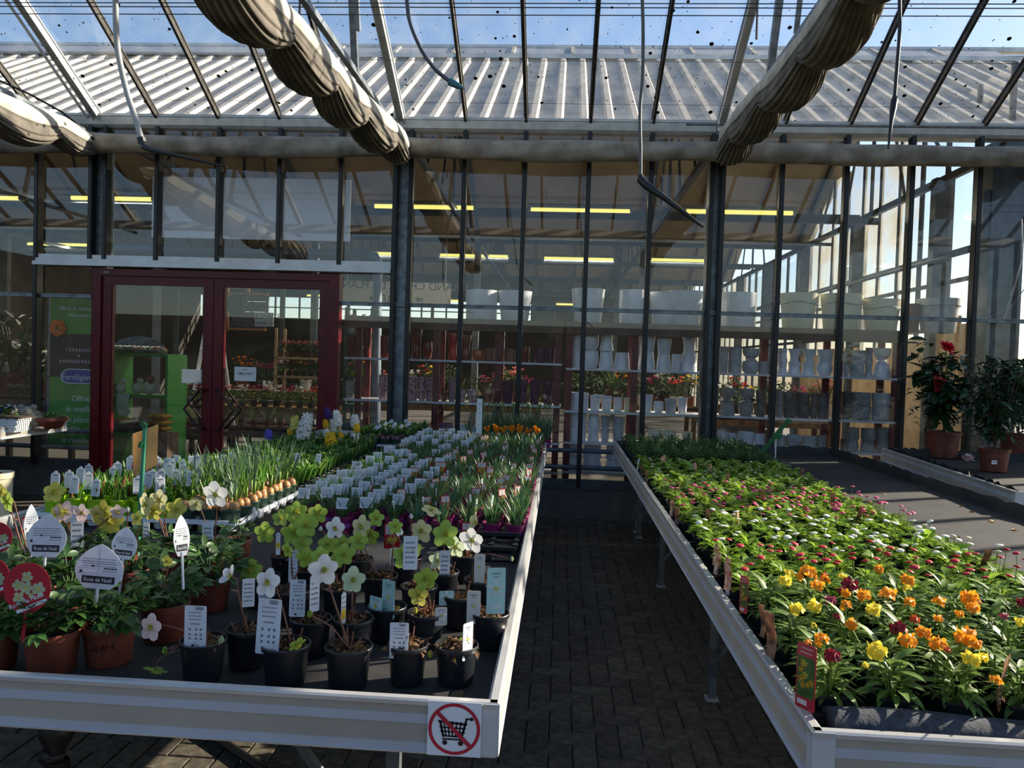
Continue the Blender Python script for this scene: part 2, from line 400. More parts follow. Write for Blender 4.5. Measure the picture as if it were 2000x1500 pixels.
# ---- right side of this greenhouse (outside the frame): bars and glass
wr = structure('wall_right')
for i in range(14):
    y = 8.0-.65*i-.3
    b = MB(); b.box(XR-.03, y-.025, .3, XR+.04, y+.025, 4.0); put('mullion', b.mesh('side_mullion', m_dark, False), wr)
    b = MB(); b.box(XR-.002, y-.62, .3, XR+.002, y-.03, 4.0); put('glass_pane', b.mesh('side_pane', g_wall, False), wr)
b = MB(); b.box(XR-.05, -2, 0, XR+.05, 8, .3); put('plinth', b.mesh('side_plinth', m_conc, False), wr)
b = MB(); b.box(XR-.03, -2, 3.99, XR+.03, 8, 4.03); put('eave_rail', b.mesh('eave_rail', m_alub, False), wr)

# ---- unseen dark wall added behind the camera to dim glass reflections; left end too
wf = structure('wall_front'); b = MB(); b.box(-14, -6.7, 0, XR, -6.5, 2.7); m_unseenwall = M('dark_unseen_wall', (60,58,55), .9, 0, .15, 2)
put('unseen_cladding', b.mesh('front_cladding', m_unseenwall, False), wf)
wleft = structure('wall_left'); b = MB(); b.box(-14.2, -6.5, 0, -14, WY, 4.0); put('unseen_cladding', b.mesh('left_wall_cladding', m_unseenwall, False), wleft)

# ---- ceiling: glass roof of the greenhouse we stand in
roof = structure('ceiling')
RS = math.tan(R(29)); RIDGE_Y = 4.8; RIDGE_Z = 4.08+RS*(WY-RIDGE_Y)
roof_bars = sorted(set(LEFT_X+BAR_X+[5.37, 6.02, 6.67, 7.32, 7.9]) - {-5.07, -1.617, 1.469, -1.78, -4.91, 1.578} | {-4.99, -1.73, 1.53})
for x in roof_bars:
    big = min(abs(x-c) for c in COLX) < .1
    w = .026 if not big else .06
    for y0, z0, y1, z1 in ((WY-.06, 4.09, RIDGE_Y, RIDGE_Z), (RIDGE_Y, RIDGE_Z, 1.6, 4.08)):
        b = MB(); b.bar((x, y0, z0-.03), (x, y1, z1-.03), w, .055); b.bar((x, y0, z0+.012), (x, y1, z1+.012), w+.02, .012)
        if big: b.bar((x-.03, y0, z0-.07), (x-.03, y1, z1-.07), .012, .03); b.bar((x+.03, y0, z0-.07), (x+.03, y1, z1-.07), .012, .03)
        put('glazing_bar', b.mesh('glazing_bar', m_barglaze if not big else m_alub, False), roof)
for x0, x1 in zip(roof_bars, roof_bars[1:]):
    b = MB()
    n = Vector((0, math.sin(R(29)), math.cos(R(29))))*.002
    P = [Vector(p) for p in ((x0+.01, WY-.06, 4.09), (x1-.01, WY-.06, 4.09), (x1-.01, RIDGE_Y, RIDGE_Z), (x0+.01, RIDGE_Y, RIDGE_Z))]
    b.add([p-n for p in P]+[p+n for p in P], [(3,2,1,0),(4,5,6,7),(0,1,5,4),(1,2,6,5),(2,3,7,6),(3,0,4,7)])
    put('roof_pane', b.mesh('roof_pane', g_roof, False), roof)
b = MB(); b.bar((-14, RIDGE_Y, RIDGE_Z), (XR, RIDGE_Y, RIDGE_Z), .1, .08); put('ridge_bar', b.mesh('ridge_bar', m_alub, False), roof)
b = MB(); b.box(-14, 1.45, 3.96, XR, 1.75, 4.08); put('valley_gutter', b.mesh('valley_gutter', m_alub, False), roof)
for i, x in enumerate(COLX):                # trusses over the columns: bottom chord tube, web struts
    b = MB(); b.bar((x, 1.7, 3.86), (x, WY-.02, 3.85), .045, .045); put('truss_chord', b.mesh('truss_chord', m_steel, False), roof)
    for y0, y1, yt in ((6.05, 5.55, .36), (4.8, 4.2, 1.2)):
        b = MB(); b.bar((x, y0, 3.86), (x+.02, y1, 4.08+RS*(8-y1)-.1), .05, .05); put('truss_strut', b.mesh('truss_strut', m_steel, False), roof)
    b = MB(); b.bar((x+.1, 5.75, 4.05), (x+.1, 5.4, 5.2), .03, .04); put('truss_strut', b.mesh('truss_strut', m_steel, False), roof)
    b = MB(); b.tube([(x-.25, 5.45, 3.88), (x-.25, 5.5, 5.2)], .008, 6); put('hanger_rod', b.mesh('hanger_rod', m_rubber), roof)
for y, z in ((5.05, ony(1000, 4, 5.05).z), (4.98, ony(1000, 12, 4.98).z), (5.2, ony(1000, 27, 5.2).z), (6.4, 4.1), (7.5, 4.12)):
    b = MB(); b.tube([(-12, y, z), (-4, y, z-.01), (2, y, z-.008), (XR, y, z)], .0035 if y < 5.6 else .0018, 5); put('guide_wire', b.mesh('guide_wire', m_rubber), roof)
a, c = ony(1340, 243, 7.55), ony(2010, 250, 7.55)
b = MB(); b.tube([a, c], .011, 8); b.tube([a+Vector((.3,0,-.06)), a+Vector((.3,0,.04))], .016, 6); put('curtain_rod', b.mesh('curtain_rod', m_steel), roof)

b = MB(); b.tube([ony(-40, 140, 7.3), ony(60, 185, 7.3), ony(120, 218, 7.35), ony(160, 250, 7.5), ony(196, 282, 7.7)], .011, 6); put('cable', b.mesh('loose_cable', m_rubber), roof)
b = MB(); b.tube([(-5.09, WY-.1, 4.05), (-5.09, 6.0, 4.05+RS*1.9)], .014, 8); put('white_pipe', b.mesh('white_pipe', m_white), roof)
# ---- gathered shade curtains under the trusses
def bundle(x, y0, z0, y1, z1, label, side, seed, wid=.115):
    rr = random.Random(seed); ph = rr.random()
    n = 120; m = 150; L = abs(y0-y1)
    b = MB()
    def fn(u, v):
        y = y0+(y1-y0)*u; s = u*L/.92+ph
        sc_ = abs(math.sin(PI*s)); k = s-math.floor(s)
        zc = z0+(z1-z0)*min(1, u*1.7)
        th = 2*PI*v
        end = min(1, .34+u*7)
        pinch = (.66+.34*sc_**.7)*end
        cx, cz = math.cos(th), math.sin(th)
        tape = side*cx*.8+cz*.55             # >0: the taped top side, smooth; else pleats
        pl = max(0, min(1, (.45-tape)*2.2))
        rip = pl*(.024*abs(math.sin(th*17+1.6*math.sin(PI*s)*side+k*.8))+.012*abs(math.sin(th*29-1.2*k))-.02)
        droop = (.05+.05*sc_)*pl*(1 if cz < .3 else .3)
        rr_ = wid*pinch+rip+droop*end
        return (x+cx*rr_*1.0+.02*math.sin(s*2.1), y+.02*math.sin(th*3+s), zc+cz*rr_*1.12-.05*sc_)
    b.grid(fn, n, m, wrap=True)
    # taped side gets the pale material
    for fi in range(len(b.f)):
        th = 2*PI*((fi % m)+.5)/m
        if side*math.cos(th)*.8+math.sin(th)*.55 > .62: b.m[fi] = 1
    t = thing('shade_curtain', label, 'curtain', (0, 0, 0), 0, 'gathered shade curtains under the roof')
    put('gathered_cloth', b.mesh('gathered_cloth', [m_pleat, m_screenw], True, 180), t)
    for k in range(1, 7):                   # ties
        u = (k-ph)*.92/L
        if 0 < u < 1:
            p = [fn(u, j/24) for j in range(24)]; c = Vector((sum(q[0] for q in p)/24, p[0][1], sum(q[2] for q in p)/24))
            bb = MB(); bb.tube([c+(Vector(q)-c)*1.03 for q in p]+[c+(Vector(p[0])-c)*1.03], .004, 5, cap=False); put('tie_cord', bb.mesh('tie_cord', m_screenw), t)
bundle(-4.95, 7.86, 3.80, 1.7, 3.60, 'gathered beige shade curtain meeting the glass wall left of the red doors', 1, 3, .12)
bundle(-1.66, 7.86, 3.78, 1.7, 3.50, 'gathered beige shade curtain sagging toward the glass wall between door and pot shelves', 1, 1)
bundle(1.50, 7.86, 3.80, 1.7, 3.68, 'twisted beige shade curtain in shadow above the white pot shelves', -1, 2)
bundle(4.70, 7.86, 3.86, 1.7, 3.82, 'beige shade curtain whose end shows at the far right column', -1, 5, .10)
def roll(x0, x1, label, seed):
    rr = random.Random(seed)
    def fn(u, v):
        x = x0+(x1-x0)*u; th = 2*PI*v
        r = .088+.006*math.sin(u*9+seed)+.004*math.sin(th*5+u*20)+.012*max(0, -math.sin(th))*(.5+.5*math.sin(u*6+seed*2))
        return (x, WY-.28+math.cos(th)*r, 3.74+math.sin(th)*r*1.1-.02*math.sin(PI*u))
    b = MB(); b.grid(fn, 40, 22, wrap=True)
    for e, s in ((0, 1), (40, -1)): b.f.append(tuple(e*22+j for j in range(22))[::s]); b.m.append(0)
    tag(put('rolled_screen', b.mesh('rolled_screen', m_screen, True, 60), None), label, 'screen', 'rolled screens along the glass wall')
roll(-9.0, -5.0, 'rolled beige screen along the glass wall left of the door bay', 1)
roll(-4.96, -1.73, 'rolled beige screen along the glass wall above the red doors', 2)
roll(-1.69, 1.48, 'rolled beige screen along the glass wall above the middle bay of pots', 3)
roll(1.54, 4.75, 'rolled beige screen along the glass wall above the rightmost pot bay', 4)

# ---- hanging watering hoses
def hose(label, px, Y, r, mat, wand=None, wr=.012, wmat=None, endmat=None, top=4.6):
    pts = [ony(x, y, Y) for x, y in px]; d = (pts[0]-pts[1]).normalized()
    t = thing('watering_hose', label, 'hose', pts[-1])
    base = pts[-1]; up = [pts[0] + Vector((d.x, d.y, d.z))*((top-pts[0].z)/max(.3, d.z))*s_ for s_ in (1, .5)]
    def smooth(P, n=5):
        out = []
        for i in range(len(P)-1):
            p0, p1, p2, p3 = P[max(i-1,0)], P[i], P[i+1], P[min(i+2, len(P)-1)]
            for k in range(n):
                s = k/n; out.append(.5*((2*p1)+(-p0+p2)*s+(2*p0-5*p1+4*p2-p3)*s*s+(-p0+3*p1-3*p2+p3)*s**3))
        return out+[P[-1]]
    b = MB(); b.tube([p-base for p in smooth(up+pts)], r, 10); put('hose', b.mesh('hose', mat), t)
    b = MB(); b.tube([pts[-1]-base+(pts[-2]-pts[-1])*.12, pts[-1]-base-(pts[-2]-pts[-1])*.08], r*1.5, 8); put('coupling', b.mesh('coupling', wmat or m_rubber), t)
    if wand:
        w = [ony(x, y, Y-.02*i) for i, (x, y) in enumerate(wand)]; n = len(w)
        b = MB(); b.tube([p-base for p in w], [wr*(1.25 if i < 2 else 1)*(1-.65*(i/(n-1))**2) for i in range(n)], 10); put('wand' if endmat is None else 'end_fitting', b.mesh('wand', endmat or m_rubber), t)
    b = MB(); q = up[0]-base; b.tube([q, q+Vector((0, .0, .4))], .006, 6); put('hook', b.mesh('hook', m_steel), t)
m_hoseg = M('pale_grey_hose', (168,170,172), .5, 0, .06, 9); m_hosed = M('slate_hose', (74,82,98), .5, 0, .06, 9); m_teal = M('teal_fitting', (52,104,118), .5, 0, .08, 9); m_hosen = M('dull_hose', (88,92,96), .5, 0, .06, 9)
hose('pale grey watering hose with slim black wand hanging before the red doors', [(225,-30),(227,60),(233,115),(248,180),(264,230),(277,275)], 3.3, .0125, m_hoseg, [(277,276),(282,287),(300,294),(360,307),(443,326)], .011)
hose('slate blue hose curving down to a teal end fitting', [(792,-20),(800,40),(822,95),(850,135),(876,157),(882,161)], 3.6, .0095, m_hosed, [(880,160),(893,167),(906,173)], .015, wmat=m_teal, endmat=m_teal)
hose('thin dull grey hose with thick black wand hanging before the white pots', [(1254,-20),(1256,60),(1255,150),(1250,215),(1251,290),(1251,348)], 3.3, .0075, m_hosen, [(1251,350),(1262,362),(1300,388),(1340,418),(1374,444)], .0145)
hose('dark hose with a slim nozzle hanging straight down beside the bright side glass', [(1757,-20),(1757,60),(1752,130),(1747,196)], 3.4, .0075, m_rubber, [(1747,196),(1744,215),(1741,235),(1735,290)], .012)

# ---- the shop behind the glass: roof spans, trusses, walls
shop = structure('shop_roof', 'pale ribbed roof of the shop seen through the glass roof')
XL, XS = -14.0, 4.62
RZ0, RZ1, RUN = 4.06, 6.2, 3.5
def slope(y0, z0, y1, z1, top, name, under):
    xr = XS+3.4 if y0 < WY+1 else XS+.1
    b = MB(); P = [(XL, y0, z0), (xr, y0, z0), (xr, y1, z1), (XL, y1, z1)]
    b.add(P+[(x, y, z+.04) for x, y, z in P], [(3,2,1,0)], 0); b.add(P+[(x, y, z+.04) for x, y, z in P], [(4,5,6,7),(0,1,5,4),(1,2,6,5),(2,3,7,6),(3,0,4,7)], 1)
    put(name, b.mesh(name, [under, top], False), shop)
for k in range(3):
    y = WY+.1+k*7.0
    slope(y, RZ0, y+RUN, RZ1, m_roof, 'roof_sheet', m_ceil); slope(y+RUN, RZ1, y+7.0, RZ0, m_ceil, 'roof_sheet', m_ceil)
rl = math.hypot(RUN, RZ1-RZ0); b = MB()
yt = .84
rp = [(-.055, 0), (-.028, .05), (.028, .05), (.055, 0)]
q0 = Vector((0, 0, 0)); q1 = Vector((0, RUN*yt, (RZ1-RZ0)*yt))
b.add([Vector((x, 0, z)) for x, z in rp]+[Vector((x, q1.y, q1.z+z)) for x, z in rp], [(0,1,5,4),(1,2,6,5),(2,3,7,6),(0,3,2,1),(4,5,6,7)])
rib = b.mesh('roof_rib', m_roof, False)
for i in range(76): put('roof_rib', rib, shop, (XL+1.2+.27*i, WY+.12, RZ0+.05))
# ridge vents: grey flaps with bars
m_vent = M('grey_vent_sheet', (150,156,164), .5, .1, .1, 3)
def ps(s, x, up=.05): return Vector((x, WY+.12+RUN*s, RZ0+.05+(RZ1-RZ0)*s+up))
for i in range(11):
    x0 = -3.4+i*.86
    b = MB(); P = [ps(.865, x0), ps(.865, x0+.82), ps(.995, x0+.82), ps(.995, x0)]
    b.prism(P, (0, -.01, .03)); put('vent_flap', b.mesh('vent_flap', m_vent, False), shop)
    b = MB(); b.bar(ps(.86, x0-.02, .08), ps(1.0, x0-.02, .08), .05, .05); put('vent_bar', b.mesh('vent_bar', m_roof, False), shop)
b = MB(); b.prism([ps(.85, XL), ps(.85, -3.45), ps(1.0, -3.45), ps(1.0, XL)], (0, -.01, .03)); put('ridge_flashing', b.mesh('ridge_flashing', m_vent, False), shop)
b = MB(); b.bar(ps(.855, -3.5, .05), ps(.855, 6.2, .05), .05, .06); b.bar(ps(1.0, XL, .06), ps(1.0, XS+3.4, .06), .12, .06); put('ridge_cap', b.mesh('ridge_cap', m_alub, False), shop)
# structure under the shop roof
m_beam = M('blue_grey_beam', (84,92,102), .55, .2, .12, 5)
for x in (-11.4, -8.2, -4.95, -1.7, 1.52, 4.45):
    b = MB()
    b.bar((x, WY+.15, 3.92), (x, 29, 3.92), .06, .08)
    for k in range(3):
        y = WY+.1+7*k
        b.bar((x, y, RZ0-.05), (x, y+RUN, RZ1-.08), .06, .12); b.bar((x, y+RUN, RZ1-.08), (x, y+7, RZ0-.05), .06, .12)
        for s in (1.2, 2.4, 4.6, 5.8):
            zt = RZ0+(RZ1-RZ0)*(1-abs(s-RUN)/RUN)-.1; b.bar((x, y+s, 3.95), (x, y+(s+.6 if s < RUN else s-.6), zt), .03, .03)
        b.bar((x, y+RUN, 3.95), (x, y+RUN, RZ1-.1), .04, .04)
    put('roof_truss', b.mesh('roof_truss', m_beam, False), shop)
    for k in range(1, 4):
        if x > 4: continue
        b = MB(); b.box(x-.06, WY+.1+7*k-.06, 0, x+.06, WY+.1+7*k+.06, 4.0); put('steel_post', b.mesh('inner_post', m_beam, False), shop)
for y, z, w in ((9.6, 4.5, .05), (11.2, 3.75, .09), (11.9, 3.95, .05), (13.1, 3.72, .05), (15.1, 4.0, .14), (17.0, 3.85, .08), (18.6, 4.0, .05), (22.1, 4.0, .14), (25.0, 3.9, .06)):
    b = MB(); b.bar((XL, y, z), (4.4, y, z), w*.7, w); put('cross_rail', b.mesh('cross_rail', m_beam, False), shop)
for i in range(14):                          # ceiling battens on the slopes that face us
    x = -10.5+1.08*i; b = MB()
    for k in (0, 1, 2):
        y = WY+.1+7*k+RUN; b.bar((x, y, RZ1-.04), (x, y+RUN, RZ0-.04), .05, .05)
    put('ceiling_batten', b.mesh('ceiling_batten', M('tan_batten', (112,88,60), .8, 0, .1, 4), False), shop)
# air duct just inside the door wall
p0, p1, p2, p3 = ony(200, 484, 9.0), ony(728, 498, 9.0), ony(738, 512, 9.0), ony(735, 850, 9.0)
m_duct = M('slate_blue_duct', (96,112,128), .5, .1, .08, 6)
b = MB(); b.tube([p0, p0.lerp(p1, .98), p1+Vector((.03,0,-.015)), p2, p2.lerp(p3, .05), Vector((p3.x, p3.y, .02))], .055, 12); put('air_duct', b.mesh('air_duct', m_duct), shop)

# side wall of the shop: limewashed glass, posts, rails
ws = structure('wall_shop_side')
for i in range(32):
    y = WY+.42+.655*i
    if i % 4 == 2:
        b = MB(); b.box(XS-.16, y-.07, 0, XS+.06, y+.07, 4.0); put('steel_post', b.mesh('side_post', m_steeld, False), ws)
    b = MB(); b.box(XS-.02, y-.02, .3, XS+.03, y+.02, 4.9 if i < 10 else 4.0); put('mullion', b.mesh('shop_mullion', m_steeld, False), ws)
    lime = (3 <= i < 10) or i > 16
    b = MB(); b.box(XS-.002, y+.02, .3, XS+.002, y+.635, 4.9 if i < 10 else 4.0); put('glass_pane', b.mesh('shop_pane', g_side if lime else g_wall, False), ws)
for z, w in ((3.05, .07), (2.72, .045), (2.16, .05), (1.2, .04)):
    b = MB(); b.bar((XS-.04, WY+.4, z), (XS-.04, 29, z), .05, w); put('side_rail', b.mesh('side_rail', m_steeld, False), ws)
b = MB(); b.tube([(XS-.2, WY+.5, 2.98), (XS-.2, 28, 2.98)], .025, 8); put('side_pipe', b.mesh('side_pipe', m_steel), ws)
b = MB(); b.box(XS-.06, WY+.3, 0, XS+.06, 29, .3); put('plinth', b.mesh('shop_plinth', m_conc, False), ws)
m_ply = M('plywood_panel', (182,158,126), .7, 0, .12, 5, detail=6)
for i, (y0, y1, z1) in enumerate(((8.45, 9.1, 2.2), (9.12, 9.9, 2.3), (9.95, 10.9, 2.05), (10.95, 12.1, 1.95), (12.15, 13.4, 2.0), (13.5, 15.0, 1.9))):
    b = MB(); b.box(XS-.09, y0, .3, XS-.06, y1, z1); put('plywood_panel', b.mesh('plywood_panel', m_ply, False), ws)
# rear wall, with a band of high windows
wb = structure('wall_shop_rear')
m_rear = M('dim_rear_wall', (58,54,48), .9, 0, .15, 1.5)
b = MB(); b.box(XL, 29, 0, XS, 29.2, 3.05); b.box(XL, 29, 3.85, XS, 29.2, 6.3); b.box(-1.2, 29, 3.05, XS, 29.2, 3.85)
put('rear_cladding', b.mesh('rear_cladding', m_rear, False), wb)
x = XL+.05
while x < -1.3:
    b = MB(); b.box(x, 29.05, 3.05, x+.06, 29.12, 3.85); b.box(x, 29.05, 3.43, x+.95, 29.12, 3.47); put('window_bar', b.mesh('window_bar', m_dark, False), wb)
    pane(x+.06, x+.95, 3.05, 3.85, 29.1, wb); x += .95
wl = structure('wall_shop_left'); b = MB(); b.box(XL-.2, WY, 0, XL, 29, 6.2); put('left_cladding', b.mesh('left_cladding', m_rear, False), wl)
# fluorescent lights under the shop roof
m_tube = glow('lit_tube', (1, .90, .22), .62); m_fix = M('light_housing', (150,152,146), .5, .1, .05, 9)
def light(xa, xb, y, Y, label):
    a, c = ony(xa, y, Y), ony(xb, y+(xb-xa)*.025, Y); L = (c-a).length; mid = (a+c)/2
    t = thing('ceiling_light', label, 'light', mid, 0, 'lit tube lights under the shop roof')
    b = MB(); b.box(-L/2-.05, -.05, .03, L/2+.05, .05, .09); put('housing', b.mesh('housing', m_fix, False), t)
    b = MB(); b.tube([(-L/2, 0, 0), (L/2, 0, 0)], .032, 8); put('lit_tube', b.mesh('lit_tube', m_tube), t)
    if Y < 20:
        al = bpy.data.lights.new('tube_light', 'AREA'); al.shape = 'RECTANGLE'; al.size = L; al.size_y = .07; al.energy = 30 if Y < 14 else 40; al.color = (1, .9, .66)
        ao = bpy.data.objects.new('tube_light', al); COL.objects.link(ao); ao.parent = t; ao.location = (0, 0, -.04)
    for s in (-1, 1):
        b = MB(); b.tube([(s*L/2, 0, 0), (s*(L/2+.04), 0, 0)], .035, 8); put('end_cap', b.mesh('end_cap', m_fix), t)
        b = MB(); b.tube([(L*s*.35, 0, .09), (L*s*.35, 0, 4.25-mid.z if mid.z < 3.9 else .35)], .004, 5); put('hanger', b.mesh('hanger', m_steeld), t)
for xa, xb, y, Y, lb in ((-120,38,384,11.8,'lit yellowish tube light at the far left edge, front row'), (140,297,386,11.8,'lit yellowish tube light left of the white board, front row'), (732,925,402,11.8,'lit yellowish tube light right of the white board, front row'),
    (1037,1230,409,11.8,'lit yellowish tube light above the middle white pots, front row'), (1340,1548,412,11.8,'lit yellowish tube light crossing the dark post, front row'), (55,175,476,17,'lit tube light left of the red doors, second row'),
    (690,765,494,17,'lit tube light at the left post of the pot bay, second row'), (860,992,498,17,'lit tube light above the leftmost large white pots, second row'), (1063,1198,504,17,'lit tube light above the middle of the white pots, second row'), (1272,1400,507,17,'lit tube light above the rightmost joined white pots, second row'),
    (834,900,586,25,'small far tube light left of the large white pots'), (1085,1150,594,25,'small far tube light between the large white pots'), (600,640,577,25,'small far tube light seen through the right red door')):
    light(xa, xb, y, Y, lb)
# ================================================================ DOORS
def text_mesh(body, size, mat, align='LEFT', shear=0, spacing=1.0, line=1.0, mirror=False, extrude=.0006):
    cu = bpy.data.curves.new('lettering', 'FONT'); cu.body = body; cu.size = size; cu.align_x = align; cu.shear = shear
    cu.space_character = spacing; cu.space_line = line; cu.extrude = extrude; cu.resolution_u = 3
    o = bpy.data.objects.new('lettering', cu); COL.objects.link(o)
    dg = bpy.context.evaluated_depsgraph_get(); me = bpy.data.meshes.new_from_object(o.evaluated_get(dg))
    bpy.data.objects.remove(o); bpy.data.curves.remove(cu)
    me.name = 'lettering'; me.materials.clear(); me.materials.append(mat)
    if mirror:
        for v in me.vertices: v.co.x = -v.co.x
    return me
FACE = (PI/2, 0, 0)                           # text and prints that face the camera side (-Y)
def tri(o_parent, me, x, y, z, name='lettering'): return put(name, me, o_parent, (x, y, z), FACE)

g_door = glass('door_glass', (.92,.94,.94), dirt=.012, dirtscale=3)
door = structure('door_1', 'dark red double door frame with two glazed leaves')
D0, D1, DZ, DM = -5.03, -2.34, 2.465, -3.70
b = MB()
b.box(D0, WY-.07, 0, D0+.10, WY+.05, DZ); b.box(D1-.10, WY-.07, 0, D1, WY+.05, DZ); b.box(D0+.10, WY-.07, DZ-.07, D1-.10, WY+.05, DZ)
put('door_frame', b.mesh('door_frame', m_red, False), door)
m_grip = M('bronze_brown_grip', (52,30,30), .3, .3, .1, 10)
for x0, x1, hx, sg in ((D0+.105, DM-.004, DM-.07, -1), (DM+.004, D1-.105, DM+.07, 1)):
    b = MB(); z0, z1, y0, y1 = .02, DZ-.075, WY-.045, WY+.02
    b.box(x0, y0, z0, x0+.10, y1, z1); b.box(x1-.10, y0, z0, x1, y1, z1); b.box(x0+.10, y0, z1-.085, x1-.10, y1, z1); b.box(x0+.10, y0, z0, x1-.10, y1, z0+.16)
    for xa, xb in ((x0+.1, x0+.112), (x1-.112, x1-.1)): b.box(xa, y0+.008, z0+.16, xb, y1-.008, z1-.085)
    leaf_ = put('door_leaf', b.mesh('door_leaf', m_red, False), door)
    b = MB(); b.box(x0+.1, WY-.012, z0+.16, x1-.1, WY-.006, z1-.085); put('glass_pane', b.mesh('door_pane', g_door, False), leaf_)
    zc = 1.0
    for yy, k in ((WY-.11, 1), (WY+.09, -1)):
        b = MB(); b.tube([(hx, yy+k*.06, zc+.21), (hx, yy, zc+.21), (hx+sg*.03, yy, zc+.21), (hx+sg*.20, yy, zc), (hx+sg*.03, yy, zc-.21), (hx, yy, zc-.21), (hx, yy+k*.06, zc-.21)], .014, 8)
        put('handle', b.mesh('handle', m_grip), leaf_)
b = MB(); b.box(D0+.13, WY-.075, DZ-.045, D0+.19, WY-.07, DZ-.03); put('maker_plate', b.mesh('maker_plate', m_steel, False), door)
b = MB(); b.box(D0, WY-.08, -.02, D1, WY+.1, .012); put('threshold', b.mesh('threshold', m_steeld, False), door)
def notice(label, px0, py0, px1, py1, Y, lines, lean=0, curl=0):
    a, c = ony(px0, py0, Y), ony(px1, py1, Y); w, h = c.x-a.x, a.z-c.z
    t = thing('paper_notice', label, 'paper', ((a.x+c.x)/2, Y, (a.z+c.z)/2))
    b = MB()
    b.grid(lambda u, v: ((v-.5)*w + curl*.3*(u-.5)**2, -curl*math.sin(u*4)*.5, (.5-u)*h), 8, 4); n = len(b.v)
    b.v += [(x, y+.0008, z) for x, y, z in b.v]; b.f += [tuple(i+n for i in reversed(f)) for f in b.f]; b.m += b.m[:]
    put('sheet', b.mesh('sheet', M('white_paper', (226,230,234), .7, 0, .03, 6, transl=.25)), t)
    for body, sz, dz in lines:
        put('lettering', text_mesh(body, sz, m_print if sz < .03 else m_black, 'CENTER'), t, (0, -.002-curl*.2, dz*h), FACE)
    return t
notice('white paper taped inside the glass of the left red door', 355, 721, 398, 749, WY+.0, [])
notice('white printed paper on the glass of the right red door', 458, 716, 500, 745, WY-.018, [('TIREZ MOI', .036, -.06), ('Horaires', .018, .28)])
# ================================================================ SHOP INTERIOR: pot shelves behind the glass
def pot_mesh(kind, r, h, mat, n=20):
    P = {'straight': [(.93,0),(.97,.05),(1,.95),(1,1),(.90,1),(.90,.8)],
         'tapered': [(.76,0),(.80,.04),(.97,.93),(1,1),(.92,1),(.88,.75)],
         'rimmed': [(.72,0),(.76,.03),(.90,.78),(1,.79),(1,1),(.92,1),(.88,.75)],
         'rounded': [(.6,0),(.74,.04),(.93,.25),(1,.5),(.96,.8),(.9,.97),(.92,1),(.84,1),(.84,.8)],
         'goblet': [(.62,0),(.66,.05),(.45,.18),(.48,.24),(.86,.42),(1,.7),(1,.98),(.95,1),(.90,.98),(.86,.7)],
         'flared': [(.66,0),(.68,.05),(.60,.3),(.74,.7),(1,.98),(1,1),(.93,1),(.7,.72)],
         'vase': [(.78,0),(.82,.04),(.66,.35),(.70,.6),(1,.98),(.98,1),(.92,.98),(.64,.6)],
         'turned': [(1,0),(1,.03),(.96,.35),(.80,.9),(.76,1),(.70,1),(.72,.8)],
         'waisted': [(1,0),(1,.06),(.78,.5),(.86,.8),(.92,1),(.84,1),(.74,.6)]}[kind]
    b = MB(); b.lathe([(a*r, z*h) for a, z in P], n); return b.mesh('pot_body', mat, True, 35)
def gl(name, c, **k): return M(name, c, .22, 0, .05, 7, coat=.3, **k)
POTM = {'white': gl('white_glaze', (222,226,232)), 'cream': gl('cream_glaze', (228,222,190)), 'grey': M('grey_ribbed_glaze', (150,152,150), .5, 0, .15, 40), 'dark grey': M('dark_grey_glaze', (98,100,98), .35, 0, .22, 12),
        'pale grey': M('pale_stone_glaze', (188,190,190), .5, 0, .1, 12), 'dark red': gl('dark_red_glaze', (96,14,22)), 'bright red': gl('bright_red_glaze', (176,20,26)), 'purple': gl('purple_glaze', (74,28,70)),
        'mauve': gl('mauve_glaze', (140,112,122)), 'orange': gl('orange_glaze', (168,84,26)), 'black': gl('black_glaze', (24,26,30)), 'pink patterned': M('pink_pattern_glaze', (196,170,178), .4, 0, .1, 45, col2=(110,52,70)), 'brown': M('brown_glaze', (120,84,66), .5, 0, .15, 20)}
m_board = M('white_shelf_board', (206,210,214), .45, 0, .05, 9); m_fascia = M('brown_fascia_board', (92,74,62), .55, 0, .15, 6)
m_net = M('grey_cap', (120,124,128), .6, 0, .1, 9)
SHY0, SHY1 = 8.36, 8.80
def shelf_unit(label, x0, x1, posts, levels, top):
    t = thing('shelf_unit', label, 'shelf', ((x0+x1)/2, (SHY0+SHY1)/2, .02)); o = Vector(((x0+x1)/2, (SHY0+SHY1)/2, .02))
    for x in posts:
        for y in (SHY0+.015, SHY1-.03):
            b = MB(); b.box(x-.035-o.x, y-.02-o.y, 0, x+.035-o.x, y+.02-o.y, top-.02); put('post', b.mesh('shelf_post', m_redwood, False), t)
    for z in levels:
        b = MB(); b.box(x0-o.x, SHY0-.03-o.y, z-.022-.02, x1-o.x, SHY1-o.y, z-.02); put('board', b.mesh('shelf_board', m_board, False), t)
    b = MB(); b.box(x0-o.x, SHY0-.04-o.y, top-.02-.02, x1-o.x, SHY1-o.y, top-.02); put('board', b.mesh('top_board', m_woodd, False), t)
    b = MB(); b.box(x0-o.x, SHY0-.06-o.y, top-.13-.02, x1-o.x, SHY0-.04-o.y, top-.02); put('fascia', b.mesh('fascia', m_fascia, False), t)
def X(px, y=700): return ony(px, y, SHY0).x
LV = [.44, .76, 1.10, 1.56]; TOP = 2.06
shelf_unit('red-posted shelf unit of red and purple pots left of the gap between the benches', X(674), X(1098), [X(700), X(852), X(972), X(1090)], [.42, .74, 1.145, 1.605], TOP+.0)
shelf_unit('long red-posted shelf unit of white and grey pots right of the gap', X(1106), X(1758), [X(1112), X(1240), X(1390), X(1512), X(1640), X(1752)], LV, TOP)
